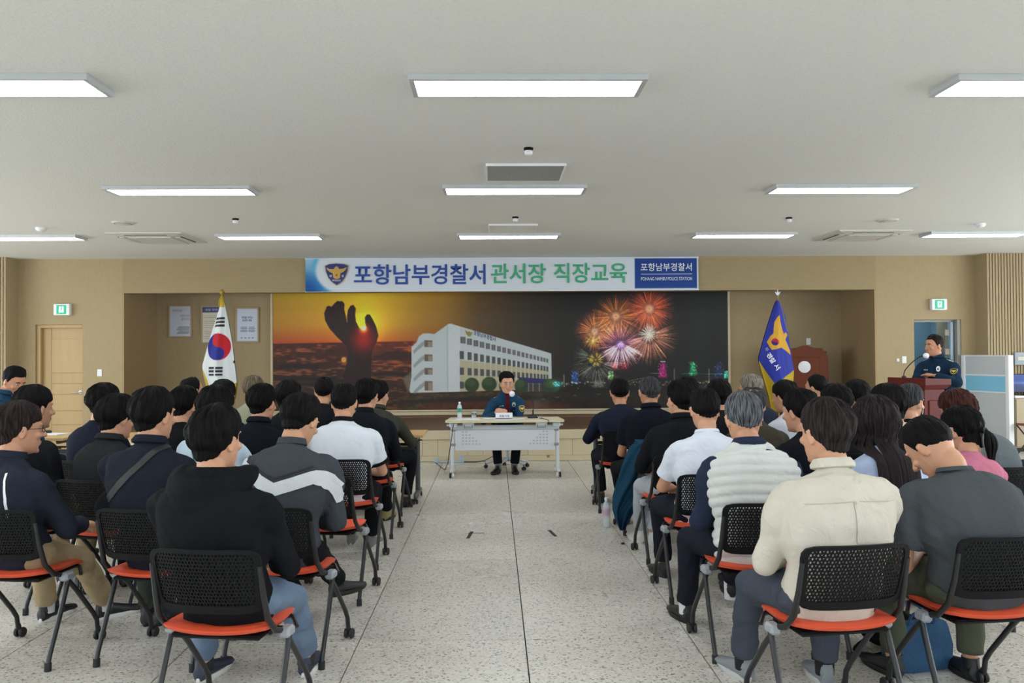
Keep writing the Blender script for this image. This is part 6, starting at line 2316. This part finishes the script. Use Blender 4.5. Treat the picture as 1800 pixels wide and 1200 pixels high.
m_ls = cloth('shirt_pale_blue_stripe', (168, 184, 214))
I = sit('person with very long straight dark hair and a pale blue shirt', 'person with the very long dark hair', 2.02, 4.45, -6, 1536, 693, .05, -4, 6, topm=m_ls, top=(168, 184, 214), trousers=TNVY, hair=dict(FULL, top=.026, side=.028, back=.032, nape=-88, burn=-70),
        hairm=hair_mat((26, 21, 22), (56, 48, 50)), bulk=1.0, **NEAR)


def strands(I, n, az0, az1, zlen, rr, name='hair_length', gather=None, seed=1, spread=1.0, m_=None):
    g = random.Random(seed)
    tr_ = bvh(I['shirt'])
    T = I['T']
    q = MB()
    for k in range(n):
        a = R(az0 + (az1 - az0) * (k + g.random() * .8) / n)
        r0 = .110 + g.uniform(-.006, .010)
        pts = []
        for e_ in (18, -10, -35):
            e = R(e_)
            pts.append(T(sin(a) * cos(e) * r0 * .93, -cos(a) * cos(e) * r0 * 1.12, .01 + sin(e) * r0))
        x_ = sin(a) * .115 * spread + g.uniform(-.012, .012)
        zend = zlen + g.uniform(-.05, .04)
        base = I['Mh'].translation
        z = pts[-1].z
        y_ = pts[-1].y
        while z > base.z - zend:
            z -= .035
            x2 = base.x + x_ * (1 + .25 * (base.z - z))
            hit = tr_.ray_cast(Vector((x2, -1.2, z)), Vector((0, 1, 0)))
            yy = hit[0].y - .014 if hit[0] else y_
            y_ = lerp(y_, min(yy, y_ + .03), .55) if hit[0] else y_
            pts.append(Vector((x2, min(y_, yy), z)))
        pp = spl(pts, 2)
        n_ = len(pp)
        q.tube(pp, [rr * (1 - .75 * (t / (n_ - 1)) ** 3) for t in range(n_)], 6, flat=(1.5, .8))
    o = q.build(name, m_ or I['hm'], I['root'])
    o['kind'] = 'stuff'
    return o


strands(I, 58, -108, 108, .50, .0085, seed=4, spread=.82)
m_pink = cloth('jacket_pink', (186, 112, 134))
I = sit('person with a low black ponytail and a pink jacket', 'person with the ponytail and pink jacket', 2.56, 4.75, -12, 1688, 712, .05, -16, 14, topm=m_pink, top=(186, 112, 134), trousers=TNVY, hair=dict(MED, top=.020, side=.014, back=.018, nape=-66), bulk=.98, vox=.007, cvox=.010)
T = I['T']
q = MB()
g = random.Random(3)
for k in range(26):
    a, r_ = g.uniform(0, 6.3), g.uniform(.0, .022)
    pts = [T(.02 + r_ * cos(a) * .4, -.100, -.012 + r_ * sin(a) * .4), T(.022, -.124, -.022), T(.024 + r_ * cos(a) * 1.3, -.130 + r_ * sin(a) * .8, -.06), T(.024 + r_ * cos(a) * 1.6, -.124 + r_ * sin(a), -.115), T(.022 + r_ * cos(a) * .7, -.108, -.175 - g.uniform(0, .03))]
    q.tube(spl(pts, 3), [.010, .010, .011, .011, .012, .012, .012, .012, .011, .009, .007, .005, .003], 6, round_ends=True)
o = q.build('ponytail', I['hm'], I['root'])
o['kind'] = 'stuff'
ring = [T(.022 + .016 * cos(a), -.122, -.020 + .016 * sin(a)) for a in [2 * pi * k / 14 for k in range(15)]]
MB().tube(ring, .006, 6).build('hair_tie', m_blk, I['root'])

# third row
I = sit('person in white crew neck t-shirt with cropped black hair, right of the aisle', 'person in the plain white t-shirt', 1.33, 5.43, -5, 1238, 681, .04, 0, 6, top=(214, 220, 232), trousers=TNVY, hair=dict(SHORT, top=.022, side=.010, back=.012), bulk=1.14,
        sleeve='short', feetpx={-1: (1163, 1010), 1: (1230, 1000)}, shoe=(24, 24, 26), collar=(cloth('cloth_214_220_232', WHT), 'crew'), vox=.007, cvox=.009)
sit('person in black shirt looking left beside the grey haired person', 'person in the black shirt beside the white vest', 1.98, 5.43, -14, 1404, 682, .05, -22, 6, top=(22, 24, 31), trousers=TBLK, hair=dict(MED), bulk=1.05, **MID)
sit('person with black hair hidden behind the very long dark hair', 'person hidden behind the very long dark hair', 2.62, 5.45, -10, 1560, 673, .05, -5, 8, top=BLK, trousers=TBLK, hair=dict(FULL, side=.022, rough=.007), **MID)
m_gs = cloth('sweater_grey', (92, 100, 104))
I = sit('person with reddish brown hair and a grey sweater before the partition', 'person with the reddish brown hair', 3.3, 5.6, -10, 1681, 683, .02, -12, 12, topm=m_gs, top=(92, 100, 104), trousers=TNVY, hair=dict(FULL, top=.026, side=.022, back=.026, nape=-70), hairm=H_RED, bulk=1.25, **MID)
place_chair(3.62, 6.0, -R(-25), 'empty mesh back chair at the right edge of the seated rows')
# fourth row
sit('person in black polo shirt and light grey trousers, right of the aisle', 'person in the black polo and light grey trousers', 1.36, 6.4, -6, 1194, 667, .04, -18, 4, top=(25, 26, 30), trousers=(170, 176, 186), hair=dict(MED, side=.015), bulk=1.16,
    feetpx={-1: (1122, 950), 1: (1146, 955)}, shoe=(216, 216, 214), sole=(226, 226, 224), collar=(cloth('cloth_25_26_30', BLK), 'shirt'), vox=.0075, cvox=.010)
sit('person with a balding top in an olive brown jacket, behind the grey haired person', 'person in the olive brown jacket', 1.96, 6.4, -6, 1323, 678, .04, 6, 6, top=(66, 62, 50), trousers=TBLK, hair=dict(SHORT, bald=.30, side=.012, back=.012), hairm=H_GREY2, bulk=1.08, **MID)
sit('person with wavy black hair between the brown lectern and the very long hair', 'person with wavy black hair below the stage lectern', 2.6, 6.4, -10, 1468, 673, .04, -10, 6, top=BLK, trousers=TBLK, hair=dict(FULL, rough=.007), **FAR)
I = sit('person wearing a white face mask and a striped shirt', 'person with the white face mask', 3.22, 6.4, -4, 1600, 673, .04, 66, 6, top=(24, 25, 30), trousers=TBLK, hair=dict(SHORT, top=.026, side=.012), hairm=H_GREY2, skin=m_skin, **MID)
T = I['T']
V, F = [], []
for r_ in range(7):
    for c_ in range(9):
        u, v = -1 + 2 * c_ / 8, -1 + 2 * r_ / 6
        k = 1 - .18 * v * v
        V.append(tuple(T(u * .068 * k, .112 - .062 * u * u - .016 * abs(v) ** 2, -.052 + v * .050)))
for r_ in range(6):
    for c_ in range(8):
        a = r_ * 9 + c_
        F.append((a, a + 9, a + 10, a + 1))
mk = MB().add(V, F).build('face_mask', m_pp, I['root'])
for s in (-1, 1):
    MB().tube([T(s * .066, .052, -.03), T(s * .092, -.012, -.01), T(s * .066, .050, -.075)], .002, 6).build('ear_loop', m_pp, mk)
for k in range(4):
    strip(I, 'shirt_stripe', m_pp, [(I['sh'].x - .12 - .015 * k, I['sh'].z + .012 - .04 * k), (I['sh'].x, I['sh'].z + .022 - .04 * k), (I['sh'].x + .12 + .015 * k, I['sh'].z + .012 - .04 * k)], .010)
# fifth row
I = sit('person with cropped grey hair in a navy polo, teal jacket hung on the chair', 'cropped grey haired person by the teal jacket', 1.35, 7.38, -4, 1141, 661, .05, -6, 2, top=(22, 25, 34), trousers=TBLK, hair=dict(SHORT, top=.014, side=.008, back=.008), hairm=H_GREY2, bulk=1.2,
        sleeve='short', collar=(cloth('cloth_22_25_34', BLK), 'shirt'), skin=m_skin_d, **MID)
sit('person in black shirt seated before the right end of the mural', 'person before the right end of the mural', 1.97, 7.38, -6, 1263, 665, .05, 4, 4, top=BLK, trousers=TBLK, hair=dict(MED, side=.018), **FAR)
sit('person in white shirt below the blue flag, looking left', 'person in the white shirt below the blue flag', 2.57, 7.38, -16, 1378, 667, .05, -24, 6, top=(206, 212, 222), trousers=TBLK, hair=dict(MED), **FAR)
sit('person with short spiky black hair before the right alcove wall', 'person with the short spiky hair', 3.2, 7.38, -8, 1504, 666, .05, -6, 2, top=BLK, trousers=TBLK, hair=dict(SPIKY), **FAR)
# front row
sit('person in navy suit jacket at the right table beside the aisle', 'person in the navy suit jacket', 1.27, 8.38, -2, 1089, 664, .1, 6, 4, top=(30, 35, 50), trousers=TNVY, hair=dict(SHORT, top=.02, side=.012, back=.014), bulk=1.2, wrists={-1: (-.16, .36, .75), 1: (.16, .36, .75)},
    skin=m_skin_d, **MID)
sit('person with dark hair against the mural, between two black polo shirts', 'dark haired person between two black polo shirts', 1.93, 8.38, -2, 1208, 661, .05, 0, 4, top=BLK, trousers=TBLK, hair=dict(MED), **FAR)
I = sit('person with fluffy ash blond hair and glasses left of the blue flag', 'person with the fluffy ash blond hair', 2.56, 8.38, -14, 1318, 657, .05, -30, 8, top=(40, 44, 60), trousers=TBLK, hair=dict(SPIKY, top=.036, side=.020, rough=.011), hairm=H_ASH, **FAR)
glasses(I, m_blk)
sit('person with a thinning crown seated below the brown stage lectern, looking left', 'person below the brown stage lectern', 3.23, 8.38, -16, 1434, 657, .05, -28, 2, top=BLK, trousers=TBLK, hair=dict(SHORT, bald=.10, top=.018, side=.012), **FAR)

# ------------------------------------------------------------------ police officers
m_bk2 = mat('insignia_black', (20, 22, 28), .5)
m_silver = mat('insignia_silver', (206, 208, 214), .35, metal=.3)
m_goldp = mat('patch_gold', (214, 190, 90), .5)
m_tie = cloth('tie_maroon', (92, 24, 36))


def uniform(I, tie, patch_side, wr_cuff=None):
    root, tr_ = I['root'], bvh(I['shirt'])
    s0 = I['sh']
    for s in (-1, 1):
        M = Matrix.Translation(I['shl'][s] + Vector((-s * .035, 0, .072))) @ Matrix.Rotation(s * R(20), 4, 'Y')
        e_ = MB().box(-.055, .055, -.026, .026, -.004, .006, .003, M=M).build('epaulette', m_bk2, root, smooth=False)
        for k in range(4):
            MB().box(-.04 + .022 * k, -.028 + .022 * k, -.018, .018, .006, .010, .001, M=M).build('rank_bar', m_silver, e_, smooth=False)
        # breast pockets
        x = s * .085
        z = s0.z - .185
        badge(I, 'pocket_flap', cloth('uniform_blue_dark', (28, 54, 78)), x, z, [(-.055, .022), (-.055, -.01), (0, -.03), (.055, -.01), (.055, .022)][::-1], tree=tr_, lift=.005)
        badge(I, 'button', m_silver, x, z - .012, circ(.008, 8), tree=tr_, lift=.009)
    badge(I, 'shield_badge', m_silver, -.085, s0.z - .115, circ(.026, 14, 1.3), tree=tr_, lift=.009)
    badge(I, 'badge_centre', m_bk2, -.085, s0.z - .118, circ(.010, 10, 1.3), tree=tr_, lift=.012)
    for k in range(3):
        badge(I, 'name_tag', m_silver, .06 + .022 * k, s0.z - .13, [(-.007, -.006), (-.007, .006), (.007, .006), (.007, -.006)], tree=tr_, lift=.008)
    # sleeve patch with golden wings
    s = patch_side
    a, e_ = I['shl'][s], I['el'][s]
    pc = a.lerp(e_, .28)
    d_ = (Vector((s * .55, 1, 0))).normalized()
    hit = tr_.ray_cast(pc + d_ * .5, -d_)
    if hit[0]:
        c_, n_ = hit[0], hit[1]
        u = Vector((0, 0, 1)).cross(n_).normalized()
        v = n_.cross(u)
        pp = lambda pts, l: [tuple(c_ + u * x + v * z + n_ * l) for x, z in pts]
        shp = [(-.04, .034), (0, .044), (.04, .034), (.04, -.005), (.022, -.035), (0, -.046), (-.022, -.035), (-.04, -.005)]
        o = MB().add(pp(shp, .006), [tuple(range(8))]).build('sleeve_patch', m_goldp, root, smooth=False)
        MB().add(pp([(x * .86, z * .86) for x, z in shp], .008), [tuple(range(8))]).build('patch_field', m_bk2, o, smooth=False)
        wg = [(-.030, .020), (-.012, .008), (-.005, .014), (.005, .014), (.012, .008), (.030, .020), (.022, -.004), (.008, -.010), (0, -.026), (-.008, -.010), (-.022, -.004)]
        MB().add(pp([(0, 0)] + wg, .010), [(0, k + 1, (k + 1) % 11 + 1) for k in range(11)]).build('patch_wings', m_goldp, o, smooth=False)
    if tie:
        zt_ = I['nb'].z + .012
        strip(I, 'tie', m_tie, [(0, zt_ - .03), (0, zt_ - .10), (0, zt_ - .28)], (.034, .062), frm=1, tree=tr_, lift=.010)
        hit = tr_.ray_cast(Vector((0, 1.2, zt_ - .03)), Vector((0, -1, 0)))
        if hit[0]:
            MB().ell(hit[0] + Vector((0, .010, .008)), (.022, .014, .020), n=12, m=8).build('tie_knot', m_tie, root)
    else:
        strip(I, 'placket', cloth('uniform_blue_dark', (28, 54, 78)), [(0, s0.z - .06), (0, s0.z - .30)], .030, frm=1, tree=tr_, lift=.004)


hd = P(891.5, 674.5, 11.22)
ox, oy = OX, OY
Mi = (Matrix.Translation((ox, oy, 0)) @ Matrix.Rotation(pi, 4, 'Z')).inverted()
hx = P(881, 716, 11.0)
hl = Mi @ hx
I = person('police officer in blue uniform and maroon tie seated at the white desk facing the audience', ox, oy, pi, head=hd, hp=R(4), hyaw=R(-6), topm=m_uni, top=(34, 66, 92), trousers=(24, 26, 32),
           hair=dict(MED, top=.036, side=.014, fringe=32, front=.012, lop=.01), skin=m_skin, face=True, collar=(m_uni, 'shirt'), bulk=1.02, wrists={1: (hl.x + .065, .30, .775), -1: (hl.x - .065, .30, .775)}, elbow_out=.7,
           legs={1: (.13, .42, .105), -1: (-.08, .40, .105)}, feet={1: -.35, -1: .1}, shoe=(18, 17, 18), sock=(120, 124, 132), vox=.0048, cvox=.008, hcurl=.55, handup={1: ((-1, .5, .25), (.2, .5, .8)), -1: ((1, .55, .2), (-.2, .6, .8))})
uniform(I, True, -1)
glasses(I, m_steel)
w_ = I['wr'][-1]
MB().tube([w_ + Vector((-.012, -.004, 0)), w_ + Vector((.008, .006, 0))], .034, 14).build('wristwatch', m_blk, I['root'])

# the speaker at the lectern
SX, SY = P(1648, 640, 10.28).x, 10.28
hd = P(1641, 608.5, 10.2)
rz = pi - R(60)
Mi = (Matrix.Translation((SX, SY, 0)) @ Matrix.Rotation(rz, 4, 'Z')).inverted()
wl, wr_ = Mi @ P(1643, 663, 10.0), Mi @ P(1628, 664, 10.12)
I = person('standing police officer in dark blue uniform speaking at the red lectern', SX, SY, rz, head=hd, hp=R(2), hyaw=R(18), topm=cloth('uniform_navy_blue', (28, 48, 68)), top=(28, 48, 68), trousers=(26, 32, 46),
           hair=dict(SHORT, top=.026, side=.010, fringe=34), hairm=hair_mat((26, 20, 18), (50, 40, 36)), skin=m_skin_d, face=True, collar=(cloth('uniform_navy_blue', (28, 48, 68)), 'shirt'), bulk=1.14, stand=True,
           wrists={-1: tuple(wl + Vector((0, -.02, .02))), 1: tuple(wr_ + Vector((0, 0, .02)))}, vox=.0052, cvox=.008, hcurl=.25, elbow_out=1.2, handup={-1: ((.6, 1, 0), (0, .1, 1)), 1: ((-.4, 1, 0), (0, .1, 1))}, hsc=1.03)
uniform(I, False, -1)
MB().tube([I['wr'][-1].lerp(I['el'][-1], .03), I['wr'][-1].lerp(I['el'][-1], .16)], .036, 14).build('cuff', cloth('uniform_blue_dark', (28, 54, 78)), I['root'])

# ------------------------------------------------------------------ teal jacket on a chair, bags on the floor
m_teal, m_lin = cloth('jacket_teal', (32, 66, 88)), cloth('jacket_lining', (58, 58, 64))
ysr = [774, 784, 800, 820, 845, 872, 896, 914, 930]
lx_, rx_ = [1118, 1108, 1100, 1093, 1086, 1078, 1077, 1082, 1088], [1176, 1178, 1178, 1177, 1174, 1150, 1116, 1104, 1094]
jr = thing('jacket', 'teal jacket hung over a chair back right of the aisle, trailing to the floor', 'jacket', (1.24, 7.08, 0))
NV, NU = 44, 34
for side, m_, off in (('outer', m_teal, -.03), ('inner', m_teal, .018)):
    pts = np.zeros((NV, NU, 3))
    for j in range(NV):
        v = j / (NV - 1) * (len(ysr) - 1)
        y_ = np.interp(v, range(len(ysr)), ysr)
        a, c2 = np.interp(v, range(len(ysr)), lx_), np.interp(v, range(len(ysr)), rx_)
        for k in range(NU):
            u = k / (NU - 1)
            p = P(a + (c2 - a) * u, y_, 7.08)
            f = .030 * sin(u * 13 + v * .5) + .014 * sin(u * 27 + 1.3 * v)
            thk = off * (1 if 0 < k < NU - 1 else 0)
            pts[j, k] = (p.x - 1.24, f * min(1, v / 2 + .25) + thk + (.07 if j == 0 else 0) - .02 * sin(v), p.z)
    if side == 'inner':
        pts = pts[:, ::-1]
    grid_surface('fabric', pts, None, jr, m_)
q = MB()
V, F = [], []
for j in range(14):
    for k in range(8):
        p = P(1124 + 40 * k / 7 - 1.0 * j * .6 * (1 if k == 0 else 0), 779 + 84 * j / 13, 7.08)
        V.append((p.x - 1.24, -.062 + .012 * sin(k * 2.2 + j * .3), p.z))
for j in range(13):
    for k in range(7):
        F.append((j * 8 + k, (j + 1) * 8 + k, (j + 1) * 8 + k + 1, j * 8 + k + 1))
q.add(V, F)
q.build('lining', m_lin, jr)
c0 = floorpos(1612, 1172)
bg = thing('tote_bag', 'blue tote bag on the floor under the dark grey t-shirt', 'bag', c0, .2)
m_tote = cloth('tote_blue', (60, 92, 124))
q = MB().rings([[(x * f, y * g_, z) for x, y in ((-.15, -.06), (-.05, -.075), (.05, -.07), (.15, -.06), (.16, 0), (.15, .06), (0, .075), (-.15, .06), (-.16, 0))] for z, f, g_ in ((.0, .92, .9), (.01, 1, 1), (.12, 1.02, 1.1), (.2, .98, .7), (.22, .96, .5))])
q.build('body', m_tote, bg)
for y_ in (-.03, .03):
    MB().tube(spl([(-.07, y_, .21), (-.06, y_ * 1.5, .27), (0, y_ * 2.2, .30), (.06, y_ * 1.5, .27), (.07, y_, .21)], 4), .007, 6).build('handle', m_tote, bg)
c0 = floorpos(1585, 1150)
bg = thing('backpack', 'black backpack slumped on the floor in front of the bowed person', 'bag', c0 + Vector((0, .1, 0)), -.3)
m_bp = cloth('backpack_black', (24, 25, 28))
q = MB().ell((0, 0, .10), (.17, .11, .10), n=20, m=12).ell((.02, -.06, .08), (.12, .08, .07), n=16, m=10)
remeshed(q, .01, 3, 'body', m_bp, bg, fold=.008, seed=2)
MB().tube(spl([(-.06, -.06, .18), (-.02, -.10, .22), (.04, -.06, .19)], 4), .008, 6).build('strap', m_bp, bg)
MB().tube(spl([(-.14, -.08, .06), (-.2, -.14, .02), (-.12, -.18, .012), (-.02, -.14, .03)], 4), .010, 6).build('strap', m_bp, bg)
